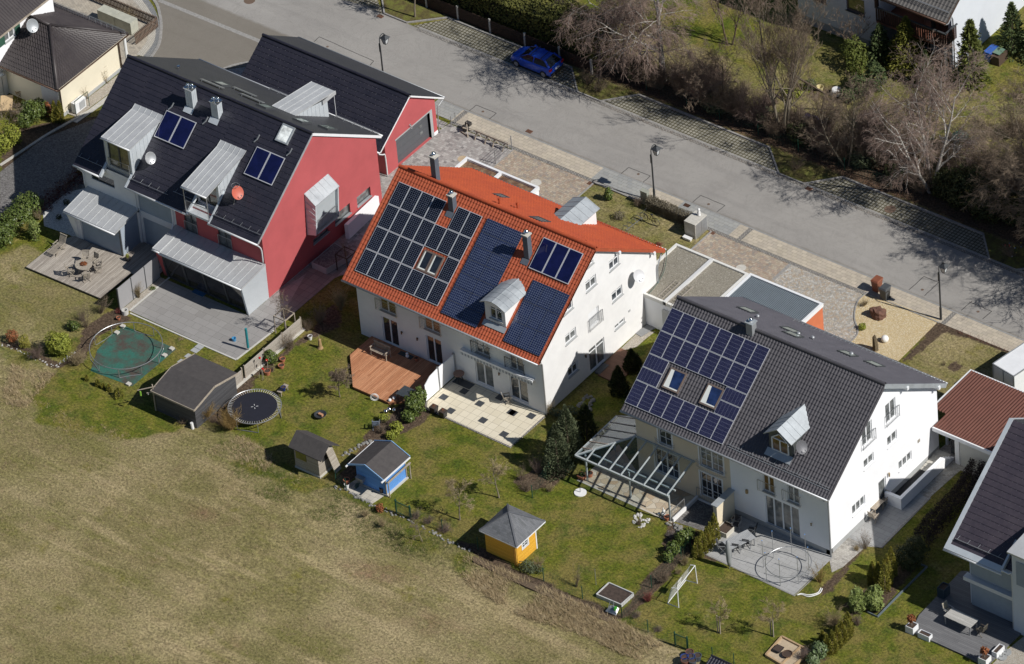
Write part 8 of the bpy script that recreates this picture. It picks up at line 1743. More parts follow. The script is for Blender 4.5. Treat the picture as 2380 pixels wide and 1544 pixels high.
def bare_tree(name,label,x,y,h,spread,barkm,twigm,group,stems=1,lean=(0,0),r0=.16,levels=4,kids=6,droop=.0,twigs=5,trunkfrac=.35,low=0.,z=0,twr=.006,cat='tree',wide=.95):
    """tapered trunk, limbs, branches and fine twigs; thick wood and twigs are two parts"""
    t=thing(name,label,cat,(x,y,z),group); W_=MB();S_=MB()
    def limb(p,d,L,r,lv):
        n=5 if lv<2 else 4; pts=[p];rs=[r]; q=Vector(p); dd=Vector(d)
        for i in range(n):
            dd=(dd+rv()*(.10+.07*lv)+Vector((0,0,.10 if lv<2 else (.04-droop*1.4)))).normalized(); q=q+dd*(L/n)
            if q.z<z+.15: q.z=z+.15
            pts.append(Vector(q)); rs.append(max(twr,r*(1-.78*(i+1)/n)))
        mb=W_ if lv<3 else S_; mb.tube(pts,rs,6 if lv==0 else (5 if lv==1 else 3),cap=False)
        if lv>=levels: 
            return
        k=kids+(2 if lv==0 else 0) if lv<levels-1 else twigs
        for j in range(k):
            f=uni(max(.12,low if lv==0 else .15),1.) if lv else trunkfrac+(1-trunkfrac)*((j+uni(.1,.9))/k)
            i=min(n-1,int(f*n)); b=pts[i].lerp(pts[i+1],f*n-i); ax=(pts[i+1]-pts[i]).normalized()
            side=ax.cross(rv()).normalized(); a=uni(.45,.95) if lv else uni(.5,.95)
            nd=(ax*math.cos(a)+side*math.sin(a)*1.0); nd.x*=spread; nd.y*=spread; nd.normalize()
            LL=L*uni(.42,.70)*(1-.30*f)*(1 if lv else wide); rr=max(twr,(r*(1-.7*f))*.58)
            limb(b,nd,LL,rr,lv+1)
    for s in range(stems):
        a=2*PI*s/stems+uni(0,.8); d=Vector((lean[0]+(.28*math.cos(a) if stems>1 else uni(-.05,.05)),lean[1]+(.28*math.sin(a) if stems>1 else 0),1)).normalized()
        o=Vector((x+(.18*math.cos(a) if stems>1 else 0),y+(.18*math.sin(a) if stems>1 else 0),z-.02)); limb(o,d,h*.82*uni(.85,1.),r0*(1 if stems==1 else .75),0)
    W_.build('trunk',barkm,t,smooth=True); S_.build('twigs',twigm,t); return t
def bush(label,x,y,h,w,twigm,n=60,group=None,z=0,name='bare_shrub',tw=5,r=.009,cat='shrub',fan=.9):
    m=MB(); r*=.72 if not group else 1; w*=1.15; lx,ly=uni(-.25,.25),uni(-.25,.25)
    for i in range(n):
        a=uni(0,2*PI); d=Vector((lx+math.cos(a)*fan*uni(.1,1)*w/h,ly+math.sin(a)*fan*uni(.1,1)*w/h,1)).normalized(); L=h*uni(.35,1.1); p=Vector((x+uni(-.12,.12)*w,y+uni(-.12,.12)*w,z)); pts=[p]
        for k in range(3): d=(d+rv()*.16).normalized(); p=p+d*L/3; p.z=max(p.z,z+.02); pts.append(p)
        m.tube(pts,[r,r*.8,r*.6,r*.35],3,cap=False)
        for k in range(tw): b=pts[1].lerp(pts[3],rnd()); e=b+(d+rv()*.9).normalized()*L*uni(.12,.3); m.tube([b,e],[r*.55,r*.3],3,cap=False)
    return single(name,m,twigm,label,cat,group,loc=(x,y,z))
def shrub(label,blobs,n,size,mat,group=None,name='shrub',cat='shrub',elong=1.6):
    """blobs: (x,y,z,rx,ry,rz)"""
    x,y=blobs[0][:2]; t=thing(name,label,cat,(x,y,0),group); leafcloud([((b[0],b[1],b[2]),(b[3],b[4],b[5])) for b in blobs],n,size,elong).build('foliage',mat,t)
    m=MB()
    for b in blobs:
        for k in range(3): m.tube([(x+uni(-.05,.05),y+uni(-.05,.05),0),(b[0]+uni(-.3,.3)*b[3],b[1]+uni(-.3,.3)*b[4],b[2])],[.025,.01],4,cap=False)
    m.build('stem',BARKB,t); return t
def conifer(label,x,y,h,r,mat,n=2200,size=.13,group=None,name='conifer',base=.1,shape=1.,whorl=0,elong=2.2,cat='tree'):
    t=thing(name,label,cat,(x,y,0),group); m=MB(); off=Vector((x*1.3,y*.7,0))
    for _ in range(n):
        f=rnd()**1.25; zz=base+(h-base)*f; prof=(1-f)**shape if shape<=1 else (1-f**shape)
        prof=max(.03,prof); a=uni(0,2*PI); lump=1+.5*noise.noise(Vector((math.cos(a)*1.5,math.sin(a)*1.5,zz*1.6))+off)
        if whorl: lump*=.5+.7*abs(math.sin(zz*whorl*.7+1.8*math.sin(a*4+x)))
        rr=r*prof*lump*(rnd()**.33); p=Vector((x+rr*math.cos(a),y+rr*math.sin(a),zz-(rr*.18 if whorl else 0)))
        o=Vector((math.cos(a),math.sin(a),uni(-.1,.7) if shape<=1 else uni(.5,2))).normalized(); nn=(o+rv()*.7).normalized(); u=(o+rv()*.4).normalized(); b=nn.cross(u).normalized(); s=size*uni(.6,1.3)
        m.quad(p-u*s*elong*.5,p+b*s*.4,p+u*s*elong*.5,p-b*s*.4)
    m.build('foliage',mat,t); MB().tube([(x,y,0),(x,y,h*.85)],[.02+r*.07,.015],6).build('trunk',BARKB,t); return t
# --- big bare trees of the far garden
GR='bare trees in the far gardens'
bare_tree('birch_tree','large birch with white limbs nearest the tall hedge',-7.99,28.4,12,1.35,BIRCHB,TWIGP,GR,1,(.0,-.06),.26,4,9,.13,7,.25,twr=.0072,wide=1.1)
bare_tree('birch_tree','smaller leaning birch left of the large one',-10.2,28.0,9.5,1.4,BIRCHB,TWIGP,GR,2,(-.12,-.08),.17,4,8,.14,10,.2,twr=.0072,wide=1.1)
bare_tree('bare_tree','many stemmed grey bare tree between the birch groups',2.8,28.2,11.5,.65,BARKG,TWIGB,GR,5,(.0,-.06),.17,4,6,-.1,5,.2,twr=.0072)
bare_tree('birch_tree','birch with white trunk close to the parking lane kerb',15.5,28.2,10.2,1.2,BIRCHB,TWIGP,GR,3,(-.1,-.08),.2,4,8,.1,6,.2,twr=.0072)
bare_tree('birch_tree','slender birch in front of the timber balcony house',12.6,32.0,6.5,.8,BIRCHB,TWIGP,GR,3,(0,0),.12,4,6,.1,7,.2,twr=.0072)
bare_tree('bare_tree','wide bare tree at the right edge above the parking lane',24.8,29.2,10,1.4,BARKG,TWIGB,GR,3,(.02,-.12),.17,4,8,.06,9,.15,twr=.0072,wide=1.1)
bare_tree('bare_tree','low bare tree at the foot of the balcony house',1.8,38.2,3.6,.8,BARKB,TWIGB,GR,2,(0,0),.06,3,5,0,5,.2,twr=.01)
bare_tree('bare_tree','bare tree beyond the birch at the top edge',-6.5,34.5,7,.7,BARKB,TWIGP,GR,2,(0,0),.1,4,5,.05,4,.2,twr=.0072)
bare_tree('bare_tree','bare tree standing in the first verge at the top edge',-28.0,24.9,6.5,.9,BARKG,TWIGB,GR,1,(0,0),.08,4,6,0,5,.45,twr=.009)
bare_tree('bare_tree','far bare tree right of the birch at the right edge',21.5,34.0,8,1.1,BARKB,TWIGB,GR,4,(0,0),.12,4,6,.02,6,.15,twr=.0072)
# trees beyond the right edge whose shadows fall on the road
bare_tree('bare_tree','bare tree just outside the right edge casting shade on the road',31.5,28.3,12,1.5,BARKG,TWIGB,GR,3,(0,-.12),.2,4,9,.03,7,.2,twr=.010,wide=1.15)
bare_tree('bare_tree','second bare tree just outside the right edge',37.5,28.0,13,1.5,BARKG,TWIGB,GR,3,(-.1,-.12),.2,4,8,.03,6,.2,twr=.010,wide=1.15)
bare_tree('bare_tree','tall thin bare tree leaning over the parking lane below the grey tree',8.8,27.4,7,1.3,BARKG,TWIGB,GR,2,(.05,-.15),.12,4,6,0,6,.25,twr=.0072)
bare_tree('bare_tree','bare tree between the large birch and the grey tree',-2.6,27.6,6,1.3,BARKB,TWIGB,GR,2,(0,-.15),.11,4,6,0,6,.2,twr=.0072)
# --- thicket behind the parking lane
GS_='bare shrubs along the parking lane'
i=0; xs=-11.2; nm=['brown','grey brown','purple brown','straw brown','dark brown']
where=['next to the tall hedge','left of the large birch','below the large birch','right of the large birch','behind the second kerb','below the far lawn','left of the many stemmed tree','below the many stemmed tree','right of the many stemmed tree','behind the long parking lane','left of the kerbside birch','below the kerbside birch','right of the kerbside birch','behind the rusty manhole','before the dark evergreens','at the third verge']
for k in range(16):
    x=-11.2+k*1.75
    if k in (13,14): continue
    bush('%s bare thicket %s'%(nm[k%5],where[k]),x+uni(-.3,.3),27.9+uni(-.3,.5),uni(1.8,2.9),uni(1.5,2.0),(TWIGB,TWIGP,TWIGB)[k%3],230,GS_,tw=12,r=.013)
for k,(x,y,h) in enumerate(((-4.5,29.8,2.6),(5.5,29.7,2.8),(9.2,30.2,3.0),(12.0,30.2,2.8),(7.5,31.8,2.6),(18.3,30.8,3.0),(25.5,32.5,3.2),(16.8,36.5,2.0),(20.6,31,2.5))):
    bush('bare bush '+['behind the thicket right of the large birch','behind the grey tree trunk','under the kerbside birch','left behind the kerbside birch','on the lawn side of the thicket','right of the green garden table','at the far right edge','near the blue tarpaulin box','by the dark evergreens'][k],x,y,h,h*.75,(TWIGP,TWIGB)[k%2],190,GS_,tw=11,r=.013)
for k in range(20): bush('bare brown bush in the back row of the thicket',-10+k*2.05+uni(-.5,.5),29.2+uni(-.4,1.3)+(1.2 if k>11 else 0),uni(1.0,1.6) if k<9 else uni(1.5,2.6),uni(1.5,2.1),(TWIGB,TWIGP)[k%2],150,'back row of the thicket',tw=12,r=.012)
for k,(x,y,r_,h,l) in enumerate(((-2.9,27.5,1.0,1.5,'low dark evergreen in the thicket below the far lawn'),(4.6,27.9,1.1,1.6,'green evergreen mound beneath the many stemmed tree'),(9.6,27.9,.9,1.3,'small evergreen under the kerbside birch'),(-9.7,27.6,1.0,1.8,'dark evergreen at the end of the tall hedge'),(1.0,28.2,1.0,1.4,'dark ivy clad shrub left of the many stemmed tree'),(12.8,27.9,.9,1.3,'ivy mound left of the kerbside birch'))):
    shrub(l,[(x,y,h*.5,r_,r_*.8,h*.55),(x+.6,y+.3,h*.4,r_*.7,r_*.6,h*.4)],1400,.12,YEW if k%2 else OLIVE)
for k,(x,y,r_,h,l) in enumerate(((18.6,28.0,1.5,3.2,'tall dark ivy covered evergreen behind the rusty manhole'),(20.6,27.9,1.4,2.6,'dark evergreen mass at the right end of the parking lane'),(16.9,28.3,1.0,2.2,'narrow evergreen against the kerbside birch trunk'),(22.6,28.6,1.3,2.4,'dark evergreen behind the third verge'))):
    shrub(l,[(x,y,h*.5,r_,r_*.85,h*.55),(x+.5,y+.4,h*.75,r_*.6,r_*.6,h*.35),(x-.7,y-.2,h*.35,r_*.6,r_*.6,h*.4)],3000,.13,YEW)
for x,y,l in((-12.3,25.2,'bare shrub on the second verge beside the car'),(-11.2,24.9,'low bare shrub on the second verge'),(6.1,25.2,'bare shrub on the verge between the parking lanes'),(24.4,25.1,'bare shrub hung with coloured eggs on the third verge')): bush(l,x,y,1.3,1.1,TWIGB,90,tw=8,r=.008)
m=MB(); EG=[plain('egg_%s'%n,c,.4) for n,c in(('red',(.5,.04,.03)),('yellow',(.6,.45,.03)),('white',(.7,.7,.65)),('blue',(.05,.2,.5)))]
for i in range(14): m=MB().ball((24.4+uni(-.6,.6),25.1+uni(-.5,.5),uni(.4,1.3)),.035,6,5,(1,1,1.3)); single('easter_egg',m,EG[i%4],'small coloured egg hanging in the verge shrub','egg','eggs in the verge shrub')
# --- tall hedge
t=thing('hedge','tall clipped evergreen hedge behind the dark slat fence','hedge',(-25,28,0)); 
m=MB(); 
def hedgebox(m,x0,x1,y0,y1,z1,n,s,z0=.05):
    A1=(x1-x0)*(z1-z0);A2=(x1-x0)*(y1-y0);A3=(y1-y0)*(z1-z0); T_=2*A1+A2*1.3+2*A3
    for _ in range(n):
        u=rnd()*T_; w=uni(-.16,.05)
        if u<A1: p=Vector((uni(x0,x1),y0-w,uni(z0,z1))); o=Vector((0,-1,0))
        elif u<2*A1: p=Vector((uni(x0,x1),y1+w,uni(z0,z1))); o=Vector((0,1,0))
        elif u<2*A1+A2*1.3: p=Vector((uni(x0,x1),uni(y0,y1),z1+w)); o=Vector((0,0,1))
        elif u<2*A1+A2*1.3+A3: p=Vector((x0-w,uni(y0,y1),uni(z0,z1))); o=Vector((-1,0,0))
        else: p=Vector((x1+w,uni(y0,y1),uni(z0,z1))); o=Vector((1,0,0))
        q=noise.noise(p*.6)*.18+noise.noise(p*2)*.08; p=p+o*q; nn=(o+rv()*.9).normalized(); a=nn.cross(rv()).normalized(); b=nn.cross(a); k=s*uni(.6,1.3); m.quad(p-a*k*.8,p+b*k*.4,p+a*k*.8,p-b*k*.4)
    return m
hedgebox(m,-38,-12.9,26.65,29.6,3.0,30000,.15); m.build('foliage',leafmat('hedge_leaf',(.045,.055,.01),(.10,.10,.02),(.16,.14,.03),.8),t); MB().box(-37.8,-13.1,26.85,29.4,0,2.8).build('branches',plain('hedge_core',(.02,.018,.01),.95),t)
# clipped bare hedge by the lamp
t=thing('hedge','clipped leafless hedge along the sidewalk by the concrete bin store','hedge',(1.7,16.2,0)); m=MB(); hedgebox(m,-.25,3.55,15.8,16.45,.92,7000,.055)
for i in range(700): x,y=uni(-.25,3.55),uni(15.8,16.45); m.tube([(x,y,0),(x+uni(-.2,.2),y+uni(-.15,.15),uni(.6,.98))],[.008,.004],3,cap=False)
m.build('foliage',BEECH,t)
hb=PT(33,(1850,30),(1400,290)); t=thing('hedge','dark leafless hedge between the white gable and the right house','hedge',(37.5,-.5,0)); 
m=MB(); m2=MB()
pts=[P(32,1960,1340),P(33,1800,60),P(33,1560,300),P(33,1420,480)]
for a,b in zip(pts,pts[1:]):
    L=(b-a).length
    for _ in range(int(L*1300)):
        c=a.lerp(b,rnd()); d=(b-a).normalized(); n_=Vector((-d.y,d.x,0)); w=uni(-1,1); w=math.copysign(abs(w)**.5,w)*.55; z_=1.5*(rnd()**.6); p=c+n_*w+Vector((0,0,z_)); nn=rv(); a_=nn.cross(rv()).normalized(); b_=nn.cross(a_); k=.055*uni(.7,1.3); m.quad(p-a_*k,p+b_*k*.6,p+a_*k,p-b_*k*.6)
m.build('foliage',DARKH,t)
# --- conifers of the far garden
conifer('golden green spruce in front of the timber balcony',6.0,39.0,4.6,1.6,leafmat('gold_spruce',(.08,.09,.014),(.16,.16,.025),(.25,.23,.04),.8),4200,.12,whorl=4,shape=.8,name='spruce_tree'); conifer('smaller spruce left of the golden spruce',3.9,38.6,3.4,1.3,SPRUCE,2600,.12,whorl=4,shape=.8,name='spruce_tree')
conifer('small spruce with loose tip right of the balcony posts',8.3,38.0,3.2,.9,SPRUCE,1700,.11,whorl=4,name='spruce_tree'); conifer('tall narrow pine against the sunlit white gable',10.9,40.0,5.6,1.25,PINE,3400,.16,whorl=3.2,shape=.6,name='pine_tree')
conifer('left of two dark spruces beside the white gable',11.3,44.6,4.4,1.4,SPRUCE,2600,.13,whorl=4,shape=.75,name='spruce_tree'); conifer('right of two dark spruces beside the white gable',12.9,45.4,4.4,1.5,SPRUCE,2600,.13,whorl=4,shape=.75,name='spruce_tree')
shrub('yellow green yew left of the small spruce',[(2.6,37.2,1.2,1.0,.9,1.2),(3.3,36.5,.9,.8,.7,.9)],2200,.11,leafmat('yew_gold',(.05,.07,.012),(.10,.12,.02),(.18,.18,.04),.7)); shrub('dark spreading juniper on the far lawn',[(4.9,34.6,.9,.8,.7,.9),(5.6,35.6,1.3,.8,.7,1.2),(4.6,33.5,.6,.7,.5,.5)],2600,.13,SPRUCE)
shrub('yellow flowering bush at the right edge of the far lawn',[(18.6,37.5,.8,1.1,.9,.8)],1500,.09,leafmat('forsythia',(.25,.2,.02),(.45,.36,.03),(.55,.45,.05),.8)); shrub('bluish round shrub left of the cream basket',[(1.5,33.3,.4,.45,.4,.4)],500,.07,OLIVE); shrub('yellow green perennial below the round shrub',[(.9,32.0,.3,.7,.5,.3)],500,.09,YELLOWG)
# --- front gardens by the road
shrub('small upright laurel on the stony lawn',[(-3.1,15.3,.5,.3,.3,.5),(-3.0,15.2,.9,.2,.2,.35)],350,.13,LAUREL); shrub('round grey shrub on the stony lawn',[(-1.2,14.0,.3,.38,.38,.32)],700,.05,BEECH); bush('twiggy bare shrub left of the clipped hedge',-.9,15.9,.75,.7,TWIGB,120,tw=8,r=.007)
bush('low red brown heather patch at the lawn corner',2.9,13.0,.35,.9,TWIGR,160,r=.008)
bush('dry grass tuft at the edge of the yellow gravel',*P(31,895,1300)[:2],.6,.45,TWIGY,120,tw=2); shrub('small golden cypress ball in the yellow gravel',[(*P(31,878,1520)[:2],.22,.28,.28,.26)],500,.06,YELLOWG)
bush('leafless vine clump at the orange garage wall',18.5,8.5,1.8,.5,TWIGR,60,tw=6,r=.008)
bush('dried rose stump in the mulch ring on the right lawn',*P(32,1640,310)[:2],.35,.25,TWIGB,30)
m=MB(); 
for i in range(60):
    a=P(32,1740,0).lerp(P(32,2240,190),rnd()); m.tube([(a.x,a.y,0),(a.x+uni(-.25,.25),a.y+uni(-.15,.15),uni(.2,.45))],[.008,.004],3,cap=False)
single('young_hedge',m,TWIGR,'row of low young bare hedge plants along the sidewalk','hedge')
# --- left gardens
def lp(ij,x,y): return P(ij,x,y)[:2]
q=[lp(1,60,640),lp(1,140,560),lp(1,230,470),lp(1,290,420),lp(1,20,720)]
shrub('large glossy laurel hedge at the left edge above the lawn',[(x,y,.75,.95,.8,.85) for x,y in q],6500,.10,LAUREL,name='laurel_bush'); 
shrub('thin bamboo like shrub right of the laurel hedge',[(*lp(1,335,690),1.0,.4,.4,1.0),(*lp(1,300,640),.7,.4,.35,.7)],900,.09,BAMB); bush('dry grass clump by the white gravel',*lp(1,375,500),.9,.5,TWIGY,120,tw=2)
shrub('low dark red barberry hedge by the shaded gravel yard',[(*lp(1,x,y),.3,.8,.6,.4) for x,y in((760,60),(700,150),(600,230),(500,300),(420,380))],2600,.06,leafmat('barberry',(.05,.012,.012),(.09,.02,.02),(.12,.035,.03),.8))
shrub('small dark ball shrub in the white gravel, nearer the annex',[(*lp(1,620,355),.2,.25,.25,.2)],200,.06,YEW); shrub('small dark ball shrub in the white gravel, lower one',[(*lp(1,550,495),.2,.22,.22,.18)],200,.06,YEW)
for px,py,r_,l,mt in((550,190,.85,'round golden cypress bush left of the bare trampoline ring',YELLOWG),): shrub(l,[(*lp(2,px,py),.75,r_,r_,.85),(*(Vector(lp(2,px,py))+Vector((.3,.2))),1.0,.5,.5,.6)],3200,.08,mt,name='cypress_bush',elong=2.4)
shrub('bronze green shrub left of the golden cypress',[(*lp(2,230,140),.5,.4,.4,.55)],900,.06,THUJR); shrub('russet flowering shrub at the left garden edge',[(*lp(2,120,90),.5,.45,.4,.45)],700,.07,REDL); bush('dark brown bare bush beside the golden cypress',*lp(2,350,240),1.1,.8,TWIGP,160,tw=8); bush('beige dried hydrangea bush below the golden cypress',*lp(2,720,300),1.0,1.1,TWIGY,170,tw=9,r=.012)
bush('young bare bush in the left garden bed',*lp(1,800,1500),1.6,.8,TWIGB,50,tw=6); bush('bare bush at the corner of the weathered deck',*lp(1,940,1370),1.3,.7,TWIGB,70,tw=7); shrub('small glossy laurel in the left garden bed',[(*lp(1,690,1520),.35,.5,.35,.35)],500,.09,LAUREL); bush('bare twiggy shrub in the left bed centre',*lp(1,770,1440),1.2,.8,TWIGB,60,tw=6)
bush('low red leaved perennials near the terracotta pot',*lp(1,1095,1370),.4,.35,TWIGR,60); pot(T(1,1103,1430),.15,.2,TERRA,'small terracotta pot beside the end of the grey screen')
q=P(1,1165,1375); t=thing('ring_planter','pale hollow concrete ring at the end of the grey screen','planter',(q.x,q.y,0)); MB().lathe((q.x,q.y),[(.12,.0),(.24,0),(.24,.35),(.16,.35),(.14,.1),(.12,0)],16).build('ring',plain('pale_stone',(.5,.49,.46)),t)
bush('tall dry grass tuft in front of the grey screen',*lp(1,1290,1230),1.2,.35,TWIGY,140,tw=2,z=.04); shrub('small green cushion plant in the screen gravel',[(*lp(1,1420,1150),.12,.22,.2,.12)],200,.05,LAUREL)
for k,(px,py,h,r_,l) in enumerate(((808,450,.45,.16,'smallest conifer at the left end of the row'),(912,500,.6,.2,'second conifer of the little row below the tarpaulin'),(962,522,.45,.18,'third conifer of the little row below the tarpaulin'),(1016,548,.6,.22,'fourth conifer of the little row below the tarpaulin'),(1108,600,.75,.36,'largest conifer at the right end of the little row'))): conifer(l,*lp(2,px,py),h,r_,THUJR,500,.06,'row of small conifers',base=0,shape=2.2,cat='shrub')
bush('fallen dry reed bundle at the slab patio edge',*lp(2,1680,70),.25,.5,TWIGY,60,fan=3)
for px,py,l in((1905,800,'straw coloured shrub left of the big trampoline'),(2150,900,'ochre bare willow bush in front of the trampoline')): bush(l,*lp(2,px,py),1.3 if px<2000 else 1.7,1.2,plain('twigs_ochre',(.30,.20,.07),.9,0,.2),200,tw=8,r=.012)
bush('dead bramble at the end of the long shed',*lp(2,1700,850),.7,.8,TWIGB,80); shrub('small green bush at the paper roll',[(*lp(2,1760,850),.25,.22,.2,.25)],200,.07,LAUREL)
# side strip between red and white house
q=P(11,270,1500) if 0 else P(12,272,-20); bare_tree('young_tree','young bare tree tied in a square wooden frame by the red gable',*lp(11,278,1540),3.4,.8,BARKG,TWIGB,'young garden trees',1,(0,0),.04,4,5,0,4,.35,twr=.005)
t=thing('tree_guard','square wooden post frame around the young tree by the red gable','tree guard',(*lp(11,278,1540),0)); m=MB(); c_=Vector((*lp(11,278,1540),0)); cs=[c_+Vector((a,b,0)) for a,b in((-.5,-.5),(.5,-.5),(.5,.5),(-.5,.5))]
for i in range(4): m.bar(cs[i],cs[i]+Vector((0,0,1.55)),.06); m.bar(cs[i]+Vector((0,0,1.5)),cs[(i+1)%4]+Vector((0,0,1.5)),.05,.08)
m.build('post_frame',WOODW,t)
bare_tree('young_tree','thin young tree with a pole frame by the dark slab path',*lp(11,850,960),2.6,.8,BARKG,TWIGB,'young garden trees',1,(0,0),.03,3,5,0,4,.4,twr=.005); t=thing('tree_guard','brown pole frame beside the dark slab path','tree guard',(*lp(11,850,960),0)); m=MB(); c_=Vector((*lp(11,850,960),0)); cs=[c_+Vector((a,b,0)) for a,b in((-.5,-.5),(.5,-.5),(.5,.5),(-.5,.5))]
for i in range(4): m.bar(cs[i],cs[i]+Vector((0,0,1.5)),.06); m.bar(cs[i]+Vector((0,0,1.45)),cs[(i+1)%4]+Vector((0,0,1.45)),.05)
m.build('post_frame',DARKW,t)
bush('tall dry pampas grass left of the orange roofed house',*lp(11,790,1340),2.2,.6,TWIGY,260,tw=2,r=.012,name='pampas_grass'); bush('bare bush in the shade beside the board fence',*lp(11,590,1450),1.3,1.1,TWIGB,120,tw=8); bush('bare twigs behind the board fence',*lp(12,320,150),1.2,1.0,TWIGB,110,tw=8); bush('dry bush by the upper end of the board fence',*lp(11,480,1530),.9,.7,TWIGB,90)
shrub('dark green shrub behind the terracotta bowls',[(*lp(12,140,290),.55,.5,.45,.5)],900,.09,LAUREL); bush('lavender clump in the terracotta corner',*lp(12,150,370),.5,.4,TWIGP,100,tw=4)
# middle gardens
bare_tree('young_tree','round crowned bare tree on the middle lawn',*lp(12,780,605),2.6,1.3,BARKG,TWIGB,'young garden trees',1,(0,0),.05,4,9,-.02,7,.42,twr=.005)
shrub('big glossy rhododendron at the corner of the orange deck',[(*lp(12,1480,760),.8,.7,.6,.8),(*lp(12,1420,830),.45,.5,.45,.45),(*lp(12,1540,680),.9,.45,.4,.6)],2800,.11,LAUREL,name='rhododendron'); shrub('low yellow green shrub by the silver globes',[(*lp(12,1190,830),.3,.4,.3,.3)],500,.09,YELLOWG); shrub('upper golden green shrub in the bed above the blue shed',[(*lp(12,1310,920),.35,.5,.35,.35)],700,.09,YELLOWG); shrub('lower golden green shrub in the bed above the blue shed',[(*lp(12,1255,990),.3,.4,.3,.3),(*lp(12,1300,960),.25,.3,.25,.25)],600,.09,YELLOWG)
bush('purple brown low shrub in the bed between the lawns',*lp(12,1250,850),.6,.9,TWIGP,160,tw=6); bush('dry perennials left of the golden shrubs',*lp(12,1160,940),.8,.6,TWIGB,90)
bush('dry grass at the orange deck patio corner',*lp(22,345,760),1.1,.4,TWIGY,60); 
FT='pruned fruit trees on the lawns'
bare_tree('fruit_tree','wide pruned fruit tree on the lawn right of the blue shed',*lp(13,1890,205),3.1,1.5,BARKG,TWIGY,FT,1,(0,0),.06,4,6,0,4,.4,twr=.007); bare_tree('fruit_tree','upright fruit tree near the corner of the cream patio lawn',*lp(12,2260,1543),3.2,1.1,BARKG,TWIGY,FT,1,(0,0),.06,4,6,0,4,.4,twr=.007)
bare_tree('young_tree','small bare tree outside the fence in the field',*lp(13,1540,400),2.0,1.2,BARKG,TWIGB,FT,1,(-.2,0),.035,3,6,0,6,.3,twr=.006); bare_tree('fruit_tree','small fruit tree tied to posts left of the lower lawn shadow',*lp(23,1925,1250),2.6,1.3,BARKG,TWIGY,FT,1,(0,0),.045,4,6,0,4,.5,twr=.006); bare_tree('fruit_tree','small fruit tree tied to posts above the sandpit',*lp(33,45,1280),2.7,1.3,BARKG,TWIGY,FT,1,(0,0),.045,4,6,0,4,.5,twr=.006)
for ij,px,py,l in((23,1925,1250,'pair of stakes at the left young fruit tree'),(33,45,1280,'pair of stakes at the young fruit tree above the sandpit')): x,y=lp(ij,px,py); m=MB(); m.bar((x-.1,y-.06,0),(x-.1,y-.06,1.5),.06); m.bar((x+.1,y-.06,0),(x+.1,y-.06,1.5),.06); m.bar((x-.1,y-.06,1.35),(x+.1,y-.06,1.35),.05); single('tree_stakes',m,WOODW,l,'stakes')
bush('thin multi stemmed bare shrub in a soil ring',*lp(23,598,825),1.7,.4,TWIGB,18,tw=4,r=.015); 
m=MB().tube([(*lp(23,780,808),0),(*lp(23,780,808),1.4)],.02,6); single('metal_stake',m,STEEL,'thin grey stake right of the multi stemmed shrub','stake')
conifer('left tall columnar conifer between the patio and the glass roof',*lp(22,430,1290),4.1,1.0,leafmat('column_conifer',(.05,.065,.035),(.10,.12,.06),(.17,.18,.10),.8),5200,.09,name='columnar_conifer',base=0,shape=2.0); conifer('middle columnar conifer left of the glass roof',*lp(22,530,1170),4.6,1.05,leafmat('column_conifer',(0,0,0),(0,0,0)),5200,.09,name='columnar_conifer',base=0,shape=2.0)
conifer('dark columnar conifer in the shade right of the basement window',*lp(22,700,1000),3.2,.8,YEW,2400,.10,name='columnar_conifer',base=0,shape=2.); conifer('dark conifer close to the beige house corner',*lp(22,1000,560),2.3,.7,YEW,2600,.10,name='columnar_conifer',base=0,shape=2.0); conifer('dark conifer above the brown side deck',*lp(22,1120,350),1.8,.65,YEW,2200,.10,name='columnar_conifer',base=0,shape=2.0)
shrub('low evergreen below the basement window',[(*lp(22,420,780),.3,.7,.3,.3),(*lp(22,560,760),.3,.6,.3,.3)],900,.08,OLIVE); bush('red brown bare bush left of the columnar conifers',*lp(22,240,1310),1.3,.7,TWIGP,90,tw=8); bush('straw tuft near the white parasol base',*lp(22,350,1480),.7,.6,TWIGY,80); bush('grey bare bush left of the straw tuft',*lp(22,130,1480),1.0,.9,TWIGB,90); bush('bare bush at the lower lawn edge',*lp(22,90,1380),1.1,.6,TWIGP,60)
bush('dry grasses beside the yellow shed',*lp(23,250,640),.9,.9,TWIGY,120,tw=4); shrub('dark green shrub at the yellow shed corner',[(*lp(23,150,680),.4,.7,.45,.4),(*lp(23,250,690),.3,.4,.3,.3)],900,.07,OLIVE); bush('brown bramble on the bank left of the yellow shed',*lp(13,1750,300),.6,1.3,TWIGP,170,tw=7); bush('brown bramble at the green gate',*lp(13,1490,190),.7,.8,TWIGP,110,tw=7); bush('dead branches left of the yellow shed',*lp(13,1600,230),.6,.9,TWIGP,110,tw=6)
shrub('small orange red shrub below the blue shed',[(*lp(13,1150,130),.35,.3,.25,.35)],350,.07,REDL); bush('tufted shrub on the bank below the blue shed',*lp(13,1010,170),.6,.6,TWIGY,90); bush('second tufted shrub on the bank, further right',*lp(13,1170,260),.7,.7,TWIGY,90)
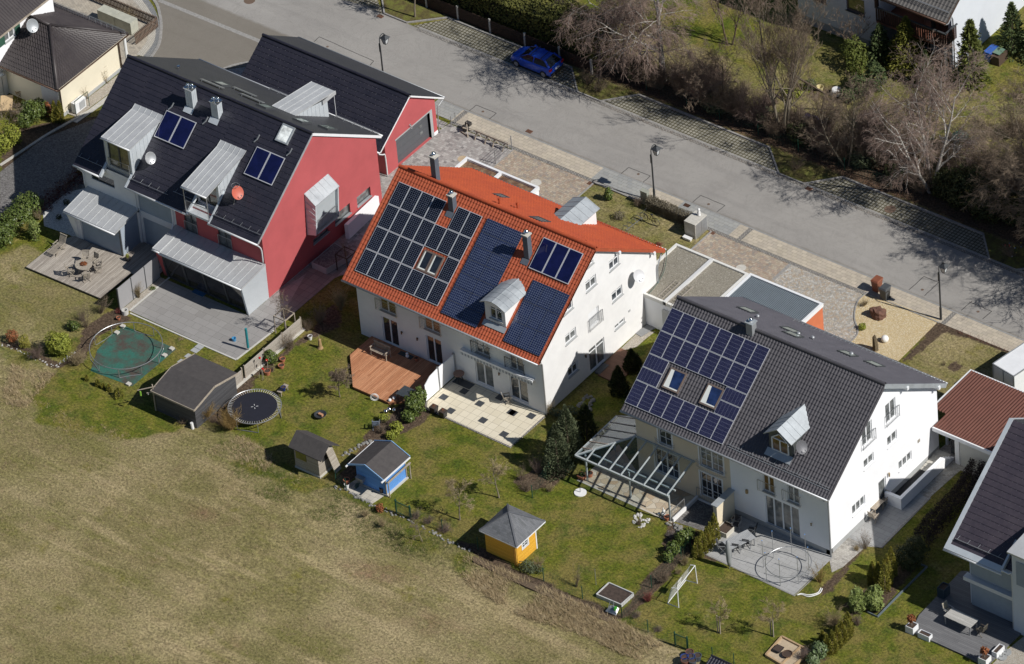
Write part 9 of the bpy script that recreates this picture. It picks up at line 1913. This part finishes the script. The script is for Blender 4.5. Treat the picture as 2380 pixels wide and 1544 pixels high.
shrub('glossy laurel behind the row of slim cypresses',[(*lp(23,1500,520),.5,.5,.45,.5),(*lp(23,1580,430),.6,.5,.45,.55),(*lp(23,1640,380),.5,.5,.4,.45),(*lp(23,1450,580),.35,.4,.35,.35)],2200,.11,LAUREL,name='laurel_bush'); bush('grey lavender clump at the flagstone corner',*lp(23,1470,360),.5,.7,plain('twigs_grey',(.22,.19,.18),.9),150,tw=6); bush('bright red dogwood in the bed by the goal',*lp(23,1260,960),.7,.6,TWIGR,150,tw=4); bush('straw grass behind the goal',*lp(23,1600,620),.8,.6,TWIGY,140,tw=2); bush('bare shrub left of the goal',*lp(23,1400,780),1.1,.8,TWIGB,110,tw=8); bush('ochre perennials by the fence to the goal',*lp(23,1540,700),.6,.6,TWIGY,100); bush('red brown ground twigs by the mesh fence',*lp(23,1150,1100),.5,.9,TWIGP,150); bush('brown twigs near the fence posts',*lp(23,1350,1230),.4,.9,TWIGP,110)
bush('bare shrub in the spring stone ring',*lp(23,1180,250),.5,.4,TWIGB,60)
TH='slim cypresses in rows'
for k,(px,py,h) in enumerate(((1725,545,1.7),(1768,505,1.9),(1812,480,2.0),(1842,440,2.0),(1885,385,2.3))): conifer(['lowest slim cypress beside the pale patio','second slim cypress beside the pale patio','third slim cypress beside the pale patio','fourth slim cypress beside the pale patio','tallest slim cypress at the screen wall'][k],*lp(23,px,py),h,.36,THUJR,1500,.07,TH,'cypress',0,2.4)
for k,(px,py,h) in enumerate(((510,1390,1.5),(545,1440,1.7),(600,1430,1.9),(645,1380,1.8),(690,1330,1.7),(735,1290,1.8),(745,1240,1.7))): conifer('%s slim cypress of the row above the bottom laurel'%['first','second','third','fourth','fifth','sixth','last'][k],*lp(33,px,py),h,.36,THUJR,1500,.07,TH,'cypress',0,2.4)
for k,(px,py,h) in enumerate(((975,790,1.9),(1030,830,2.2),(1085,860,2.7),(1110,800,2.6),(1150,720,2.5))): conifer('%s slim cypress of the row in the slate edged bed'%['first','second','third','fourth','last'][k],*lp(33,px,py),h,.4,THUJR,1700,.07,TH,'cypress',0,2.4)
shrub('feathery bamboo clump, left of two in the slate edged bed',[(*lp(33,830,1040),.6,.6,.5,.65),(*lp(33,830,1000),1.0,.4,.4,.5)],2000,.11,BAMB,name='bamboo',elong=3); shrub('feathery bamboo clump, right of two in the slate edged bed',[(*lp(33,980,1030),.7,.65,.55,.75),(*lp(33,1000,990),1.1,.45,.4,.5)],2400,.11,BAMB,name='bamboo',elong=3)
bush('broad bare bush above the lower cypress row',*lp(33,620,1170),1.4,1.2,TWIGY,160,tw=8); bush('bare currant bush at the pale patio corner',*lp(33,480,780),1.5,.7,plain('twigs_ochre',(.3,.2,.07)),40,tw=6,r=.014); bush('bare bush by the gable path',*lp(33,900,470),1.3,.8,TWIGB,60,tw=8); bush('cream dry grass tuft at the gable path',*lp(33,825,490),.4,.35,TWIGY,140); bush('brown bare shrub below the bamboo',*lp(33,830,1180),.8,.6,TWIGP,90,tw=6)
shrub('glossy laurel beside the sandpit at the bottom edge',[(*lp(33,480,1470),.55,.55,.5,.6),(*lp(33,420,1543),.4,.5,.4,.4)],1500,.12,leafmat('laurel_pale',(.06,.09,.03),(.15,.20,.09),(.30,.34,.22),.4),name='laurel_bush'); bush('bare bush inside the sandpit frame',*lp(33,310,1500),1.0,.7,TWIGP,90)
shrub('dark laurel in the shade of the right house hedge',[(*lp(33,1300,640),.8,.9,.8,.9),(*lp(33,1380,560),.9,.8,.7,.9)],3000,.10,YEW,name='laurel_bush')
# --- top-left yard
shrub('big glossy laurel in front of the cream garage',[(*lp(0,300,1130),.9,.8,.7,.9),(*lp(0,380,1090),.8,.7,.6,.8),(*lp(0,230,1180),.6,.6,.5,.6)],3600,.10,LAUREL,name='laurel_bush'); conifer('left slim cypress at the cream garage corner',*lp(0,520,1130),1.9,.3,THUJR,1200,.07,None,'cypress',0,2.4); conifer('right slim cypress at the cream garage corner',*lp(0,570,1130),1.9,.3,THUJR,1200,.07,None,'cypress',0,2.4)
shrub('red budding shrub between laurel and cypresses',[(*lp(0,450,1090),.7,.35,.3,.6)],700,.07,REDL); shrub('lower green shrub at the left edge, nearer the yard kerb',[(*lp(0,120,1320),.7,.8,.6,.8),(*lp(0,30,1400),.6,.7,.6,.7)],2600,.09,YELLOWG); bare_tree('bare_tree','thin bare tree at the left edge by the yard table',*lp(0,40,1280),3.2,.9,BARKG,TWIGB,None,2,(0,0),.045,4,5,0,4,.3,twr=.006)
for px,py in((980,770),(815,915)): q=P(0,px,py); bush('espalier stems '+('at the far end of' if px>900 else 'in the middle of')+' the cream garage wall',-42.2,q.y,1.4,.5,TWIGY,10,tw=5,r=.014)
bush('leafless climbing twigs inside the picket fence',-46,13.4,1.2,1.2,TWIGY,60)
# --- tall dry grass on the bank and tussocks in the field (nobody could count them)
def scatter(poly,n,h,w,m):
    xs=[p[0] for p in poly];ys=[p[1] for p in poly];k=0
    while k<n:
        x,y=uni(min(xs),max(xs)),uni(min(ys),max(ys))
        if dpoly(x,y,poly)>0: continue
        if noise.noise(Vector((x*.5,y*.5,1)))<uni(-.5,.25): k+=1; continue
        yb=interp(x,BND); z=-.35*sstep(0,2.2,yb-y)*sstep(-4,6,x) if y<yb else 0
        for j in range(5):
            a=uni(0,2*PI); d=Vector((math.cos(a)*.8,math.sin(a)*.8,uni(.5,1.2))).normalized()*h*uni(.5,1.3); s=Vector((-d.y,d.x,0)).normalized()*w; p=Vector((x+uni(-.1,.1),y+uni(-.1,.1),z)); m.quad(p-s,p+s,p+d)
        k+=1
    return m
m=scatter(PX((0,900),(300,1010),(640,1080),(1100,1300),(1560,1510),(1500,1600),(-200,1600),(-200,900)),15000,.13,.010,MB()); tag(m.build('field_grass',DRYG),'short dry straw tussocks across the rough field','grass',kind='stuff')
m=scatter(PX((1080,1290),(1240,1355),(1440,1445),(1540,1500),(1480,1530),(1380,1480),(1200,1420),(1070,1340)),5000,.42,.011,MB()); scatter(PX((30,850),(130,870),(60,950),(0,940)),900,.35,.011,m); scatter(PX((560,1010),(640,1060),(620,1100),(480,1050)),700,.25,.01,m); tag(m.build('bank_grass',DRYG),'long pale dead grass hanging over the bank','grass',kind='stuff')
m=scatter(PX((500,1000),(900,1190),(1100,1285),(1080,1330),(850,1250),(600,1150),(520,1080)),5000,.12,.012,MB()); tag(m.build('green_grass',leafmat('grass_blade',(.07,.09,.02),(.12,.14,.035),(.18,.19,.06),.9)),'greener grass along the garden boundary','grass',kind='stuff')
LIT=plain('leaf_litter',(.17,.095,.055),.95,0,.4,8); m=MB()
for _ in range(7000): x,y=uni(-13,30),26.3+2.2*rnd()**1.6; p=Vector((x,y,uni(.01,.04))); a=rv();a.z*=.3;a.normalize(); b=a.cross(Vector((0,0,1)))*.6; m.quad(p-a*.045,p+b*.04,p+a*.045,p-b*.04)
for _ in range(900): x,y=uni(-10,28),23.9+uni(-.5,.5)*rnd(); p=Vector((x,y,.03)); a=rv();a.z*=.2; b=a.cross(Vector((0,0,1)))*.6; m.quad(p-a*.03,p+b*.03,p+a*.03,p-b*.03)
tag(m.build('leaf_litter',LIT),'brown fallen leaves under the trees','leaves',kind='stuff')
# ================================================= CAMERA, SUN, SKY
cam=bpy.data.cameras.new('camera'); co=bpy.data.objects.new('camera',cam); C.objects.link(co)
cam.sensor_width=36; cam.lens=F*36/2380; cam.clip_start=10; cam.clip_end=8000
co.matrix_world=Matrix(((Rt.x,Up.x,-Fw.x,CP.x),(Rt.y,Up.y,-Fw.y,CP.y),(Rt.z,Up.z,-Fw.z,CP.z),(0,0,0,1)))
bpy.context.scene.camera=co
AZ,EL=math.radians(8.5),math.radians(43.)
sd=Vector((math.cos(AZ)*math.cos(EL),math.sin(AZ)*math.cos(EL),math.sin(EL)))
sun=bpy.data.lights.new('sun','SUN'); sun.energy=4.8; sun.angle=math.radians(.5); sun.color=(1.,.965,.91)
so=bpy.data.objects.new('sun',sun); C.objects.link(so); so.rotation_euler=sd.to_track_quat('Z','Y').to_euler(); so.location=(0,0,60)
w=bpy.data.worlds.new('World'); bpy.context.scene.world=w; w.use_nodes=True; nt=w.node_tree
sky=nt.nodes.new('ShaderNodeTexSky'); sky.sky_type='NISHITA'; sky.sun_disc=False; sky.sun_elevation=EL; sky.sun_rotation=PI/2-AZ; sky.dust_density=.3; sky.ozone_density=3.; sky.altitude=400
nt.links.new(sky.outputs[0],nt.nodes['Background'].inputs[0]); nt.nodes['Background'].inputs[1].default_value=.056
vs=bpy.context.scene.view_settings; vs.view_transform='Standard'; vs.look='None'; vs.exposure=0; vs.gamma=1
